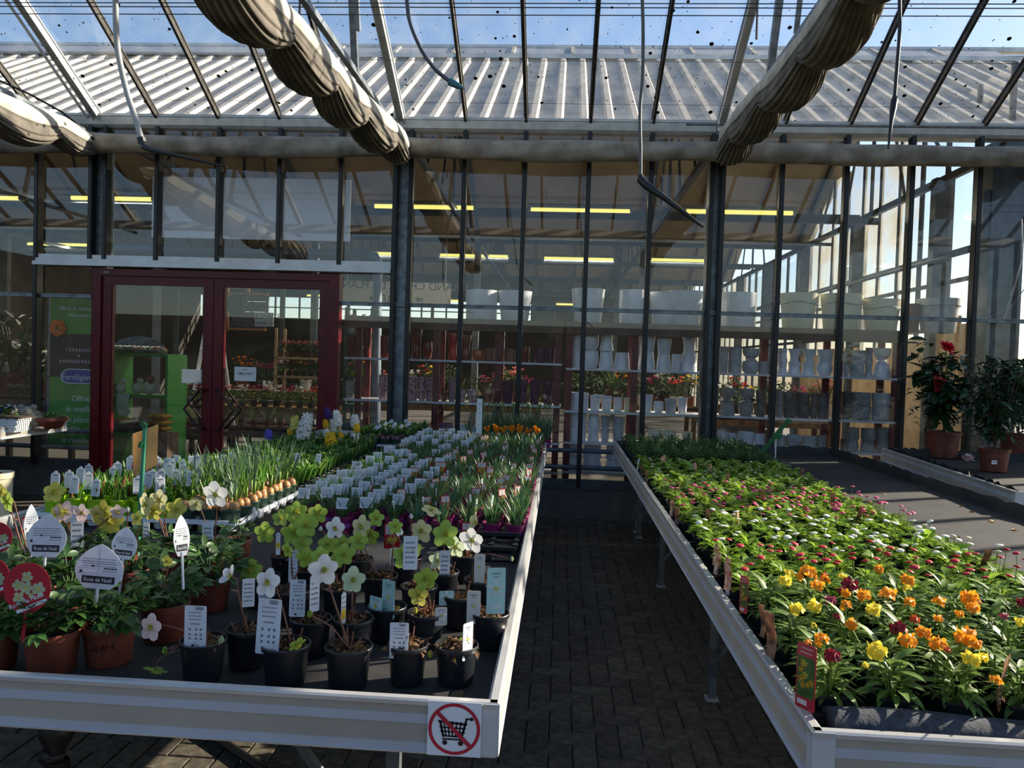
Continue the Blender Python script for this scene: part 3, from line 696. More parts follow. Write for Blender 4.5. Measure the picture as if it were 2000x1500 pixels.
rowname = {TOP: 'the top board', 1.56: 'the upper shelf', 1.10: 'the middle shelf', .76: 'the low shelf', .44: 'the bottom shelf', 1.605: 'the upper shelf', 1.145: 'the middle shelf', .74: 'the low shelf', .42: 'the bottom shelf'}
rowcount = {}
def spot(x):                                   # where along the glass a pot stands
    k = min(range(len(BAR_X)), key=lambda i: abs(BAR_X[i]-x)); return k
pots_made = []
def pots(z, unit, items, ydef=8.5):
    """items: (px0, px1, pixel height, kind, colour, stacked upper kind or None, depth offset)"""
    for it in items:
        px0, px1, ph, kind, colr = it[:5]; up = it[5] if len(it) > 5 else None; dy = it[6] if len(it) > 6 else 0
        Y = ydef+dy; py = 700
        a, c = ony(px0, py, Y).x, ony(px1, py, Y).x; r = (c-a)/2; h = ph/1500*Y
        pots_made.append(((a+c)/2, Y, z, r, h, kind, colr, 'lower' if up else None, unit))
        if up: pots_made.append(((a+c)/2, Y, z+h+.001, r, h, up, colr, 'upper', unit))
W_, G_, D_, P_ = 'white', 'grey', 'dark grey', 'pale grey'
pots(TOP, 'right', [(1112,1178,66,'tapered',W_),(1205,1262,66,'straight',W_),(1264,1330,64,'tapered',W_,None,.1),(1300,1370,66,'tapered',W_),(1406,1474,66,'straight',W_),(1520,1593,68,'tapered','cream'),(1598,1680,68,'tapered','cream'),(1680,1753,60,'tapered','cream')], 8.58)
pots(TOP, 'right', [(1762,1795,54,'tapered','dark red'),(1788,1870,64,'rimmed',P_)], 8.6)
pots(TOP, 'left', [(907,968,58,'straight',W_),(969,1036,58,'tapered',W_)], 8.58)
pots(1.56, 'right', [(1112,1134,35,'straight',W_,'straight'),(1133,1169,35,'rounded',W_,'rounded'),(1170,1198,35,'turned',W_,'waisted'),(1199,1231,33,'turned',W_),(1246,1280,36,'turned',W_,'tapered'),(1282,1311,31,'turned',W_,'tapered'),(1312,1330,33,'straight',W_),(1329,1363,36,'turned',W_,'flared'),
    (1399,1422,25,'straight',P_,'straight'),(1423,1449,25,'straight',P_,'straight'),(1450,1484,24,'rounded',P_,'goblet'),(1485,1504,24,'straight',P_),(1518,1539,25,'waisted',W_,'waisted'),(1540,1566,25,'waisted',W_,'flared'),(1567,1595,25,'waisted',W_,'flared'),(1596,1628,25,'rounded',W_,'tapered'),
    (1645,1659,24,'rounded',P_,'rounded'),(1660,1689,25,'straight',P_,'straight'),(1690,1706,28,'waisted',P_,'waisted'),(1707,1741,28,'turned',W_,'goblet'),(1742,1757,24,'rounded',P_,'goblet')])
pots(1.10, 'right', [(1112,1153,34,'straight',W_),(1155,1176,30,'tapered',W_),(1177,1199,29,'tapered',W_),(1200,1220,27,'tapered',W_),(1221,1236,27,'tapered','cream'),(1250,1279,34,'tapered',W_),(1280,1300,22,'rounded',W_),(1301,1326,28,'tapered','pale grey'),(1327,1347,31,'tapered',W_),
    (1397,1406,25,'rounded',G_,'rounded'),(1408,1439,26,'turned',G_,'goblet'),(1446,1476,26,'rounded',G_,'goblet'),(1480,1498,25,'straight',D_,'straight'),(1517,1532,25,'straight',G_,'straight'),(1534,1560,24,'straight',D_,'straight'),(1561,1586,24,'straight',D_,'straight'),(1587,1600,24,'straight',D_,'straight'),(1601,1623,24,'straight',D_,'straight'),
    (1648,1666,26,'straight',D_,'straight'),(1667,1705,26,'straight',G_,'straight'),(1708,1752,26,'straight',P_,'straight')])
pots(.76, 'right', [(1108,1150,28,'straight',W_,'straight'),(1152,1176,26,'waisted',W_,'turned'),(1178,1196,25,'tapered',P_,'tapered'),(1200,1226,48,'tapered',P_),(1270,1299,27,'rounded','cream'),(1300,1328,27,'rounded','cream'),(1336,1358,25,'tapered','cream'),
    (1397,1405,30,'straight',W_),(1406,1422,30,'straight',W_),(1423,1445,25,'straight',W_),(1447,1478,29,'straight',W_),(1480,1500,26,'straight',W_),(1520,1542,25,'straight',P_),(1543,1571,27,'goblet',P_),(1573,1601,25,'straight',P_),(1603,1622,27,'straight',G_),
    (1648,1656,22,'straight',D_),(1657,1686,22,'turned',G_,'straight'),(1688,1716,22,'turned',G_,'straight'),(1718,1749,23,'turned',G_,'straight')])
pots(.44, 'right', [(1107,1140,28,'turned',W_,'waisted'),(1143,1183,24,'turned',W_,'waisted'),(1188,1225,24,'turned',W_,'waisted'),(1262,1300,26,'straight',W_),(1304,1340,26,'straight',W_)])
R_ = 'dark red'
pots(1.605, 'left', [(676,696,40,'straight',R_),(708,724,48,'vase',R_),(742,762,44,'straight',R_),(800,824,60,'vase',R_),(826,844,36,'rounded',R_),(873,895,54,'vase','bright red'),(897,921,50,'vase',R_),(922,947,22,'rounded','orange'),(948,966,26,'straight','brown'),(984,1006,26,'straight','brown'),(1010,1034,30,'straight','dark red'),(1044,1066,28,'straight','purple'),(1068,1084,30,'straight','purple')])
pots(1.145, 'left', [(678,698,34,'straight',G_),(741,761,48,'straight','pink patterned'),(798,817,46,'straight','pink patterned'),(819,832,46,'straight','pink patterned'),(833,846,46,'straight','pink patterned'),(861,876,26,'rounded',R_),(877,892,46,'tapered','mauve'),(896,912,24,'rounded','pink patterned'),(914,938,24,'rounded','pink patterned'),(944,966,30,'straight','brown'),(980,1006,44,'tapered','purple'),(1012,1034,48,'vase','purple'),(1036,1058,46,'tapered','purple'),(1062,1084,44,'vase','purple')])
pots(.74, 'left', [(678,700,30,'straight',D_),(745,768,24,'straight','mauve'),(806,842,22,'rounded','mauve'),(860,890,28,'straight','mauve'),(899,918,26,'straight',W_),(924,944,24,'straight',P_),(990,1014,25,'straight',P_),(1050,1082,30,'straight','mauve')])
WORDS = {'straight':'straight-sided','tapered':'tapered','rimmed':'rimmed','rounded':'rounded','goblet':'goblet-shaped','flared':'flared','vase':'tall vase-like','turned':'upturned','waisted':'waisted'}
pots_made.sort(key=lambda p: (p[8], -p[2], p[0]))
cnt = {}; cache = {}
for x, Y, z, r, h, kind, colr, st, unit in pots_made:
    zk = max((lv for lv in rowname if lv <= z+.002 and ((lv in LV+[TOP]) == (unit == 'right') or lv == TOP)), default=TOP)
    key = (unit, zk, st == 'upper', colr, kind); cnt[key] = cnt.get(key, 0)+1; n = cnt[key]
    total = sum(1 for p in pots_made if p[8] == unit and abs(p[2]-z) < .3 and (p[7] == 'upper') == (st == 'upper') and p[6] == colr and p[5] == kind)
    where = f"{rowname[zk]} of the {'white-pot' if unit == 'right' else 'red-pot'} unit"
    lab = f"{ORD[n-1]} {colr} {WORDS[kind]} pot from the left{' stacked' if st == 'upper' else ''} on {where[4:].replace(' of the', ',')}"
    mk = (kind, round(r, 3), round(h, 3), colr)
    if mk not in cache: cache[mk] = pot_mesh(kind, r, h, POTM[colr])
    t = put('plant_pot', cache[mk], None, (x, Y+uni(-.01, .03), z+.001), (0, 0, uni(0, 6)))
    tag(t, lab, 'pot', f'{colr} pots on {where}')
    if colr == 'cream' and zk == TOP:        # wavy line round the big cream pots
        b = MB(); b.tube([(math.cos(a/24*2*PI)*r*.985, math.sin(a/24*2*PI)*r*.985, h*.72+.012*math.sin(a/24*2*PI*3)) for a in range(25)], .004, 5, cap=False); put('wavy_band', b.mesh('wavy_band', m_steel), t)
p = ony(1062, 600, 8.7); t = thing('black_hamper', 'black lidded hamper on the top board between two large white pots', 'box', (p.x, 8.7, TOP))
b = MB(); b.box(-.13, -.12, 0, .13, .12, .19); put('body', b.mesh('hamper_body', m_rubber, False), t); b = MB(); b.box(-.14, -.13, .19, .14, .13, .225); put('lid', b.mesh('hamper_lid', m_rubber, False), t)
# white blank board above the door
a, c = ony(299, 345, 8.45), ony(683, 472, 8.45)
t = thing('blank_board', 'large blank white board hanging behind the glass above the red doors', 'board', ((a.x+c.x)/2, 8.45, (a.z+c.z)/2))
w, h = c.x-a.x, a.z-c.z
b = MB(); b.box(-w/2, -.012, -h/2, w/2, .012, h/2); put('panel', b.mesh('board_panel', M('white_board_face', (246,248,250), .5, 0, .03, 4), False), t)
for s in (-.4, .4): b = MB(); b.tube([(w*s, 0, h/2), (w*s, 0, h/2+.35)], .004, 5); put('hanging_wire', b.mesh('hanging_wire', m_steel), t)
# ================================================================ SHOP INTERIOR: seen through the doors and the left panes
# tall green banner with lettering
bx0, bx1 = ony(98, 700, 8.5).x, ony(216, 700, 8.5).x; bw = bx1-bx0
zt = lambda py: ony(140, py, 8.5).z
m_bgreen = M('banner_green', (84,150,58), .5, 0, .1, 3); m_bblack = M('banner_black', (26,24,26), .5, 0, .05, 3); m_blue = M('logo_blue', (26,74,150), .4, 0, .05, 9); m_txt = M('white_lettering', (224,228,226), .5, 0, .02, 9)
t = thing('banner_stand', 'tall green and black advertising banner left of the red doors', 'banner', (bx0, 8.5, .02)); z0 = .02
for n_, pa, pb_, mm in (('green_panel', 583, 652, m_bgreen), ('black_panel', 652, 737, m_bblack), ('green_panel', 737, 872, m_bgreen)):
    b = MB(); b.box(0, -.006, zt(pb_)-z0, bw, .006, zt(pa)-z0); put(n_, b.mesh('banner_panel', mm, False), t)
b = MB(); b.tube([(-.02, 0, 0), (-.02, 0, zt(575)-z0)], .014, 6); put('pole', b.mesh('banner_pole', m_steel), t)
b = MB(); b.box(-.05, -.12, 0, bw, .12, .03); put('foot', b.mesh('banner_foot', m_steel, False), t)
for body, px, py, sz in (('Offrez le meilleur', 111, 605, .062), ('elles vous le rendront', 132, 618, .058), ('Offrez', 137, 783, .092), ('le meilleur', 126, 803, .092), ('\u00e0 vos plantes', 106, 823, .092), ('elles vous', 128, 843, .092), ('le rendront', 118, 864, .092)):
    q = ony(px, py, 8.48); put('lettering', text_mesh(body, sz, m_txt, shear=.25), t, (q.x-bx0, -.008, q.z-z0), FACE)
for body, px, py, sz in (('TERREAUX', 127, 686, .052), ('&', 150, 697, .046), ('AMENDEMENTS', 114, 708, .052)):
    q = ony(px, py, 8.48); put('lettering', text_mesh(body, sz, m_txt, spacing=1.35), t, (q.x-bx0, -.008, q.z-z0), FACE)
q = ony(152, 736, 8.48); b = MB(); b.prism([(math.cos(k/20*2*PI)*.205, 0, max(-.075, min(.085, math.sin(k/20*2*PI)*.11))) for k in range(20)], (0, .006, 0), 0); lg = put('logo', b.mesh('logo', m_blue, False), t, (q.x-bx0, -.013, q.z-z0))
b = MB(); pts = [Vector((math.cos(k/24*2*PI)*.205, -.001, max(-.075, min(.085, math.sin(k/24*2*PI)*.11)))) for k in range(25)]; b.tube(pts, .007, 5, cap=False); put('logo_rim', b.mesh('logo_rim', m_txt), lg)
put('lettering', text_mesh('Fertilig\u00e8ne', .092, m_txt, 'CENTER'), lg, (.0, -.003, -.035), FACE)
m_marig = M('orange_petal', (232,120,36), .6, 0, .2, 40); m_yel = M('yellow_petal', (240,196,30), .55, 0, .08, 40, transl=.25)
q = ony(113, 640, 8.48); b = MB()
for k in range(40):
    a = k*2.4; rr = .011*math.sqrt(k+1)*1.3; b.leaf(T((math.cos(a)*rr*.7, 0, math.sin(a)*rr*.7), (PI/2, 0, 0)) @ T((0,0,0), (0, 0, a-PI/2)) @ T((0,0,.002*(40-k)/10), (.25,0,0)), .045, .035, .2, .1, 'petal', 2)
put('printed_flower', b.mesh('printed_flower', m_marig), t, (q.x-bx0, -.02, q.z-z0))
# generic indoor plants
m_leafd = M('dark_leaf', (44,72,34), .45, 0, .25, 30, transl=.18, obvar=.2); m_leafm = M('mid_leaf', (74,112,44), .45, 0, .22, 30, transl=.22, obvar=.15)
def bush_mesh(n, R_, H, L, W, mat, seed, shape='oval', stems=True):
    rr = random.Random(seed); b = MB()
    for k in range(n):
        a = rr.uniform(0, 2*PI); zz = rr.random()**.8; rad = R_*math.sqrt(rr.random())*math.sin(PI*min(.95, zz*.75+.22))
        b.leaf(T((math.cos(a)*rad, math.sin(a)*rad, H*zz), (rr.uniform(-.5, .9), rr.uniform(-.4, .4), a-PI/2+rr.uniform(-.6, .6))), L*rr.uniform(.7, 1.2), W*rr.uniform(.7, 1.2), rr.uniform(.2, .9), .25, shape, 2)
    if stems:
        for k in range(5): a = rr.uniform(0, 6); b.tube([(0, 0, -.03), (math.cos(a)*R_*.5, math.sin(a)*R_*.5, H*.8)], .006, 4)
    return b.mesh('foliage', mat, True, 180)
def grass_mesh(n, R_, H, W, mat, seed, curl=1.0):
    rr = random.Random(seed); b = MB()
    for k in range(n):
        a = rr.uniform(0, 2*PI); b.leaf(T((math.cos(a)*R_*.3*rr.random(), math.sin(a)*R_*.3*rr.random(), 0), (PI/2-rr.uniform(.05, .7), 0, a-PI/2)), H*rr.uniform(.7, 1.15), W, rr.uniform(.2, curl), .3, 'strap', 3)
    return b.mesh('foliage', mat, True, 180)
BUSH = [bush_mesh(46, .13, .20, .09, .05, m_leafd, 3), bush_mesh(60, .12, .26, .07, .03, m_leafd, 4), bush_mesh(40, .14, .15, .1, .06, m_leafm, 5)]
GRASS = [grass_mesh(34, .1, .34, .012, m_leafd, 8, 1.6), grass_mesh(40, .08, .24, .009, m_leafm, 9, .8)]
def heads(n, R_, H, r, mat, seed):
    rr = random.Random(seed); b = MB()
    for k in range(n):
        a = rr.uniform(0, 2*PI); rad = R_*math.sqrt(rr.random()); c = Vector((math.cos(a)*rad, math.sin(a)*rad, H+rr.uniform(-.04, .05)))
        for j in range(5): b.leaf(T(c, (rr.uniform(.3, 1.1), 0, j*1.257+rr.random())), r*1.5, r*1.1, .3, .1, 'petal', 2)
    return b.mesh('blooms', mat, True, 180)
PETAL = {n: M(n+'_petal', c, .55, 0, .12, 40, transl=.25) for n, c in {'pink': (206,60,120), 'magenta': (166,30,90), 'white': (236,236,232), 'red': (196,24,30), 'orange': (236,140,28), 'salmon': (220,130,120)}.items()}
HEADS = {n: heads(16, .10, .20, .022, m, 20+i) for i, (n, m) in enumerate(PETAL.items())}
HEADS['yellow'] = heads(16, .10, .22, .022, m_yel, 33)
ipot = {}
def indoor(label, px, py, Y, kind='bush', i=0, col=None, potc='brown', s=1.0, pr=.07, ph=.12, group=None, z=None):
    q = ony(px, py, Y); zz = q.z if z is None else z
    t = thing('potted_plant', label, 'plant', (q.x, Y, zz), uni(0, 6), group, s)
    k = (potc, pr, ph)
    if k not in ipot: ipot[k] = pot_mesh('rimmed', pr, ph, {'brown': m_terra, 'black': m_blackpot, 'white': m_white, 'lime': m_lime}[potc], 14)
    put('pot', ipot[k], t)
    put('foliage', (BUSH if kind == 'bush' else GRASS)[i], t, (0, 0, ph*.9))
    if col: put('blooms', HEADS[col], t, (0, 0, ph*.8))
    return t
# wooden tables
def table(label, px0, px1, py, Y, depth, mat, name='display_table', hgt=None, board=.1):
    a, c = ony(px0, py, Y), ony(px1, py, Y); z = a.z if hgt is None else hgt
    t = thing(name, label, 'table', ((a.x+c.x)/2, Y+depth/2, .02)); w = (c.x-a.x)/2; z -= .02
    b = MB(); b.box(-w, -depth/2, z-.03, w, depth/2, z); put('table_top', b.mesh('table_top', mat, False), t)
    for yy in (-depth/2, depth/2-.02): b = MB(); b.box(-w, yy, z-.02-board, w, yy+.02, z+.03); put('edge_board', b.mesh('edge_board', mat, False), t)
    for sx in (-1, 1):
        for sy in (-1, 1): b = MB(); b.box(sx*(w-.06)-.03, sy*(depth/2-.08)-.03, 0, sx*(w-.06)+.03, sy*(depth/2-.08)+.03, z-.03); put('leg', b.mesh('table_leg', mat, False), t)
    return z+.02
z1 = table('long rough wooden table of cyclamens seen through both red doors', 332, 632, 792, 10.6, .9, m_wood)
z2 = table('low dark wooden table with cactus and succulents behind the left door', 330, 425, 866, 10.0, .6, m_woodd, hgt=.55)
z3 = table('low wooden crate table with small pots behind the right door', 446, 640, 850, 9.9, .6, m_woodd, hgt=.62)
cy = ['pink','white','magenta','white','orange','salmon','white','pink','magenta','white','pink','white','red','white']
for i, c in enumerate(cy):
    px = 338+i*22.5
    if 408 < px < 440: continue
    indoor(f'{c} flowering plant, {ORD[i]} from the left on the long wooden table', px, 780, 10.75+(i % 2)*.2, 'bush', 2, c, 'black', .95, .06, .1, 'cyclamens on the long wooden table', z=z1+.002)
for i in range(6): indoor(f'spiky dark green plant, {ORD[i]} of those behind the right door', 470+i*26, 840, 10.05+(i % 2)*.2, 'grass', i % 2, None, 'brown', .9, .05, .09, 'spiky plants behind the right door', z=z3+.002)
for i in range(4): indoor(f'small bushy plant, {ORD[i]} of those on the low table behind the left door', 345+i*22, 850, 10.3, 'bush', 1, None, 'brown', .8, .05, .09, 'bushy plants behind the left door', z=z2+.002)
q = ony(352, 850, 10.1); t = thing('barrel_cactus', 'round barrel cactus on the low table behind the left red door', 'cactus', (q.x, 10.12, z2+.002))
b = MB(); b.lathe([(.10, 0), (.13, .09), (.14, .1), (.12, .1)], 14); put('pot', b.mesh('cactus_pot', m_terra), t)
b = MB(); b.grid(lambda u, v: (math.cos(v*2*PI)*(.17*math.sin(PI*(.08+.92*u)))*(1+.06*math.cos(v*2*PI*18)), math.sin(v*2*PI)*(.17*math.sin(PI*(.08+.92*u)))*(1+.06*math.cos(v*2*PI*18)), .2-.13*math.cos(PI*u)), 10, 72, wrap=True)
put('ribbed_body', b.mesh('cactus_body', M('cactus_green', (118,124,66), .7, 0, .2, 30)), t)
# tall plant stand at the back with flowers
def rack(label, px0, px1, py_top, Y, levels, mat, depth=.4, name='plant_rack', side=False):
    a, c = ony(px0, py_top, Y), ony(px1, py_top, Y); w = (c.x-a.x)/2; H = a.z-.02
    t = thing(name, label, 'rack', ((a.x+c.x)/2, Y+depth/2, .02)); zs = []
    for sx in (-1, 1):
        b = MB()
        if side: b.box(sx*w-.015, -depth/2, 0, sx*w+.015, depth/2, H); put('side_panel', b.mesh('rack_side', mat, False), t)
        else:
            for sy in (-1, 1): b = MB(); b.box(sx*w-.02, sy*depth/2-.02, 0, sx*w+.02, sy*depth/2+.02, H); put('upright', b.mesh('rack_upright', mat, False), t)
    for py in levels:
        z = ony((px0+px1)/2, py, Y).z-.02; zs.append(z+.02); b = MB(); b.box(-w, -depth/2-.02, z-.035, w, depth/2, z); put('shelf_board', b.mesh('rack_shelf', mat, False), t)
    return zs
m_racky = M('pale_rack_wood', (168,140,108), .6, 0, .15, 9); m_rackg = M('green_rack_metal', (60,142,62), .4, 0, .08, 9); m_rackd = M('dark_green_rack', (22,62,46), .45, 0, .08, 9)
zs = rack('pale wooden plant stand with red and salmon flowers behind the right door', 540, 634, 640, 12.2, [698, 735], m_racky)
for i in range(7): indoor(f'{["red","salmon"][i>0]} flowering plant, {ORD[i]} on the upper tier of the wooden stand', 548+i*13.5, 690, 12.35, 'bush', 0, 'red' if i == 0 else 'salmon', 'brown', .8, .06, .1, 'plants on the wooden stand', z=zs[0]+.002)
for i in range(6): indoor(f'{["orange","red","yellow"][i%3]} flowering plant, {ORD[i]} on the lower tier of the wooden stand', 550+i*14.5, 727, 12.3, 'bush', 2, ['orange','red','yellow'][i % 3], 'black', .8, .06, .1, 'plants on the wooden stand', z=zs[1]+.002)
zs = rack('dark green stand of pink flowers right of the red doors', 678, 728, 600, 9.4, [652, 690, 735, 790], m_rackd, .35)
for i in range(3): indoor(f'pink flowering plant, {ORD[i]} on the top tier of the dark green stand', 685+i*17, 645, 9.5, 'bush', 2, 'pink', 'white', .7, .06, .1, 'plants on the dark green stand', z=zs[0]+.002)
for i in range(3): indoor(f'salmon flowering plant, {ORD[i]} on the second tier of the dark green stand', 685+i*17, 683, 9.5, 'bush', 0, 'salmon', 'white', .6, .06, .1, 'plants on the dark green stand', z=zs[1]+.002)
for i in range(2): indoor(f'small leafy plant, {ORD[i]} on the third tier of the dark green stand', 690+i*20, 727, 9.5, 'bush', 2, 'yellow', 'lime', .6, .06, .1, 'plants on the dark green stand', z=zs[2]+.002)
# green display rack behind the left door
zs = rack('green display rack of bags and figures behind the left red door', 215, 326, 690, 9.3, [690, 772, 846], m_rackg, .5, 'display_rack', True)
a, c = ony(215, 690, 9.75), ony(326, 690, 9.75); t = thing('arched_back_panel', 'grey arched header panel standing on the green display rack', 'panel', ((a.x+c.x)/2, 9.75, zs[0]+.002)); w = (c.x-a.x)/2
b = MB(); b.prism([(-w, 0, 0), (w, 0, 0)]+[(w*math.cos(k/12*PI), 0, .22*math.sin(k/12*PI)+.0) for k in range(1, 12)], (0, .015, 0)); put('panel', b.mesh('arched_panel', m_steel, False), t)
m_bagw = M('printed_bag', (190,190,180), .35, 0, .3, 14, col2=(170,80,40)); m_bagy = M('yellow_seed_bag', (196,150,40), .4, 0, .2, 18, col2=(120,80,30)); m_bagg = M('green_printed_bag', (70,120,60), .35, 0, .3, 20, col2=(200,200,190)); m_bagd = M('dark_compost_bag', (38,36,40), .35, 0, .2, 12)
def bag(label, px, Y, z, L, W, H, mat, rz=0, group=None):
    q = ony(px, 700, Y); b = MB()
    b.grid(lambda u, v: ((u-.5)*L, (v-.5)*W, H*(.5+.5*(1-(2*u-1)**4)*(1-(2*v-1)**4)*1.0)+.006*math.sin(u*17+v*9)), 10, 8); b.grid(lambda u, v: ((u-.5)*L, (.5-v)*W, H*.5-H*.5*(1-(2*u-1)**4)*(1-(2*v-1)**4)), 10, 8)
    o = put('filled_bag', b.mesh('filled_bag', mat), None, (q.x, Y, z), (0, 0, rz)); tag(o, label, 'bag', group)
for i in range(5): bag(f'{["orange printed","green printed"][i%2]} sachet bag, {ORD[i]} from the left on the green rack top', 232+i*19, 9.42, zs[0]+.002, .22, .16, .09, [m_bagw, m_bagg][i % 2], uni(-.4, .4), 'bags on the green rack')
for i in range(3): bag(f'yellow seed bag, {["lowest","middle","topmost"][i]} of the pile beside the green rack', 314, 9.05, .62+i*.075, .26, .22, .075, m_bagy, uni(-.2, .2), 'yellow bags piled by the rack')
b = MB(); q = ony(314, 800, 9.05); b.box(-.16, -.14, 0, .16, .14, .59); t = thing('pallet_block', 'dark wooden block under the pile of yellow seed bags', 'crate', (q.x, 9.05, .02)); put('body', b.mesh('pallet_block', m_woodd, False), t)
for i in range(2): bag(f'dark compost bag, {["left","right"][i]} one on the lowest shelf of the green rack', 240+i*42, 9.42, zs[2]+.002, .3, .26, .12, m_bagd, uni(-.2, .2), 'dark bags on the green rack')
bag('yellow and green compost bag on the lowest shelf edge of the green rack', 236, 9.28, zs[2]+.13, .28, .18, .06, m_bagy, .3)
m_cer = M('white_ceramic_figure', (222,218,208), .35, 0, .05, 20); m_cerb = M('brown_ceramic', (150,96,62), .4, 0, .15, 20)
def bird(label, px, Y, z, s, head):
    q = ony(px, 740, Y); t = thing('bird_figure', label, 'figurine', (q.x, Y, z), uni(-.5, .5), 'ceramic birds on the green rack', s)
    b = MB(); b.blob((0, 0, .09), .09, .07, .09, 12, 8); b.blob((-.08, 0, .12), .05, .02, .03, 8, 5); put('body', b.mesh('bird_body', m_cer), t)
    b = MB(); b.blob((.05, -.02, .2), .05, .045, .05, 10, 6); b.leaf(T((.09, -.02, .2), (0, 0, -PI/2)), .05, .03, .2, .2, 'oval', 2); put('head', b.mesh('bird_head', head), t)
bird('white ceramic bird with brown head on the green rack', 292, 9.42, zs[1]+.002, 1.0, m_cerb); bird('small white ceramic bird at the left end of the green rack', 236, 9.42, zs[1]+.002, .8, m_cer); bird('white ceramic bird in the middle of the green rack', 270, 9.5, zs[1]+.002, .85, m_cer)
notice('curled white notice hanging from the shelf of the green rack', 230, 768, 253, 812, 9.2, [('Terreau', .03, .2)], curl=.06)
q = ony(322, 900, 8.9); t = thing('plastic_crate', 'dark teal plastic crate on the shop floor behind the left red door', 'crate', (q.x, 8.9, .02)); m_crate = M('teal_crate', (18,84,76), .45, 0, .08, 9)
b = MB(); b.box(-.24, -.16, 0, .24, .16, .03); put('base', b.mesh('crate_base', m_crate, False), t)
for nm, args in (('side', (-.24,-.16,.03,.24,-.14,.30)), ('side', (-.24,.14,.03,.24,.16,.30)), ('end', (-.24,-.14,.03,-.22,.14,.30)), ('end', (.22,-.14,.03,.24,.14,.30))):
    b = MB(); b.box(*args); x0, y0, z0_, x1, y1, z1_ = args; b.box(x0-.005, y0-.005, .27, x1+.005, y1+.005, .31); b.box(x0-.004, y0-.004, .14, x1+.004, y1+.004, .16); put(nm, b.mesh('crate_'+nm, m_crate, False), t)
# ladder, spray shelf, signs
q = ony(372, 800, 11.3); t = thing('step_ladder', 'white wooden step ladder behind the handles of the left door', 'ladder', (q.x, 12.0, .02))
for k, (sx, lean) in enumerate(((-.28, .16), (.28, -.16))):
    for yy in (-.35, .35): b = MB(); b.bar((sx, yy, 0), (sx+lean, 0, 1.98), .05, .04); put('stile', b.mesh('ladder_stile', m_white, False), t)
for i in range(5): z = .3+i*.33; b = MB(); b.bar((-.25+.024*i*1.2, -.35+.058*i*1.1, z), (.25-.024*i*1.2, -.35+.058*i*1.1, z), .09, .025); put('step', b.mesh('ladder_step', m_white, False), t)
a, c = ony(449, 577, 11.2), ony(519, 640, 11.2); w, h = c.x-a.x, a.z-c.z
t = thing('department_sign', 'slate-patterned shop sign on an orange frame behind the right red door', 'sign', ((a.x+c.x)/2, 11.2, (a.z+c.z)/2))
m_slate = M('slate_pattern', (124,112,118), .7, 0, .2, 40, col2=(80,74,84))
for i in range(9):
    for j in range(6):
        b = MB(); x0 = -w/2+w*i/9+(w/18 if j % 2 else 0); x1 = min(w/2, x0+w/9-.006); b.box(x0, -.008+uni(-.002, .002), -h/2+h*j/6, x1, .01, -h/2+h*(j+1)/6-.006); put('tile', b.mesh('sign_tile', m_slate, False), t)
m_orange = M('orange_frame', (214,128,36), .45, 0, .08, 6)
for p_, q_ in (((-w/2-.03, 0, -h/2-.06), (-w/2-.03, 0, h/2+.22)), ((-w/2-.03, 0, h/2+.03), (w/2+.03, 0, h/2+.03)), ((0, 0, h/2+.03), (0, 0, h/2+.22)), ((-w/2-.03, 0, -h/2-.03), (w/2, 0, -h/2-.03))):
    b = MB(); b.bar(p_, q_, .035, .035); put('frame_bar', b.mesh('frame_bar', m_orange, False), t)
b = MB(); b.box(w*.22-.0, -.03, -h*.46, w*.72, -.012, -h*.02); pl = put('name_plate', b.mesh('name_plate', m_white, False), t)
put('lettering', text_mesh('ESPACE', .115, m_black), pl, (w*.24, -.033, -h*.22), FACE); put('lettering', text_mesh('FLEURS COUPEES', .056, m_black), pl, (w*.24, -.033, -h*.40), FACE)
b = MB(); b.lathe([(.0001, -.01), (.16, -.01), (.16, .01), (.0001, .01)], 20); put('black_disc', b.mesh('black_disc', m_rubber, False), t, (-w/2+.12, -.03, h*.22), (PI/2, 0, .5))
# grey sign hanging in the shop, its lettering mirrored
a, c = ony(668, 548, 13.5), ony(880, 600, 13.5); w, h = c.x-a.x, a.z-c.z
t = thing('hanging_sign', 'long grey hanging sign with mirrored dark lettering behind the post', 'sign', ((a.x+c.x)/2, 13.5, (a.z+c.z)/2))
b = MB(); b.box(-w/2, -.008, -h/2, w/2, .008, h/2); put('panel', b.mesh('sign_panel', M('smoky_panel', (112,112,110), .5, 0, .05, 4), False), t)
put('lettering', text_mesh('GRAND CHOIX DE PLANTES', .20, m_rubber, 'CENTER', mirror=True), t, (0, -.012, .08), FACE); put('lettering', text_mesh('\u21d2 SERRE \u21d2', .20, m_rubber, 'CENTER', mirror=True), t, (0, -.012, -.16), FACE)
for s in (-.45, .45): b = MB(); b.tube([(w*s, 0, h/2), (w*s, 0, h/2+1.2)], .004, 5); put('hanging_wire', b.mesh('hanging_wire', m_steel), t)
# more stock on long tables behind the shelves
cols9 = ['pink', None, 'white', 'orange', None, 'red', 'salmon', None, 'yellow', 'magenta']
for n_, (pa, pb, Y, hz) in enumerate(((690, 1060, 11.6, .95), (1110, 1370, 11.2, 1.02), (1400, 1640, 10.6, .95), (460, 640, 14.5, .9))):
    where = ['behind the red pots', 'behind the white pots', 'behind the grey pots', 'far behind the right door'][n_]
    zz = table(f'long wooden plant table {where}', pa, pb, 700, Y, .8, m_wood, hgt=hz)
    k = 0; px = pa+14
    while px < pb-8:
        indoor(f'{(cols9[(k*3+n_) % 10] or "leafy green")} shop plant, {ORD[k]} from left on the table {where}', px, 700, Y+.25+(k % 2)*.3, 'grass' if k % 5 == 3 else 'bush', k % 2, cols9[(k*3+n_) % 10], ['brown', 'black', 'white'][k % 3], uni(1.1, 1.9), .07, .12, f'plants on the table {where}', z=zz+.002); k += 1; px += 25
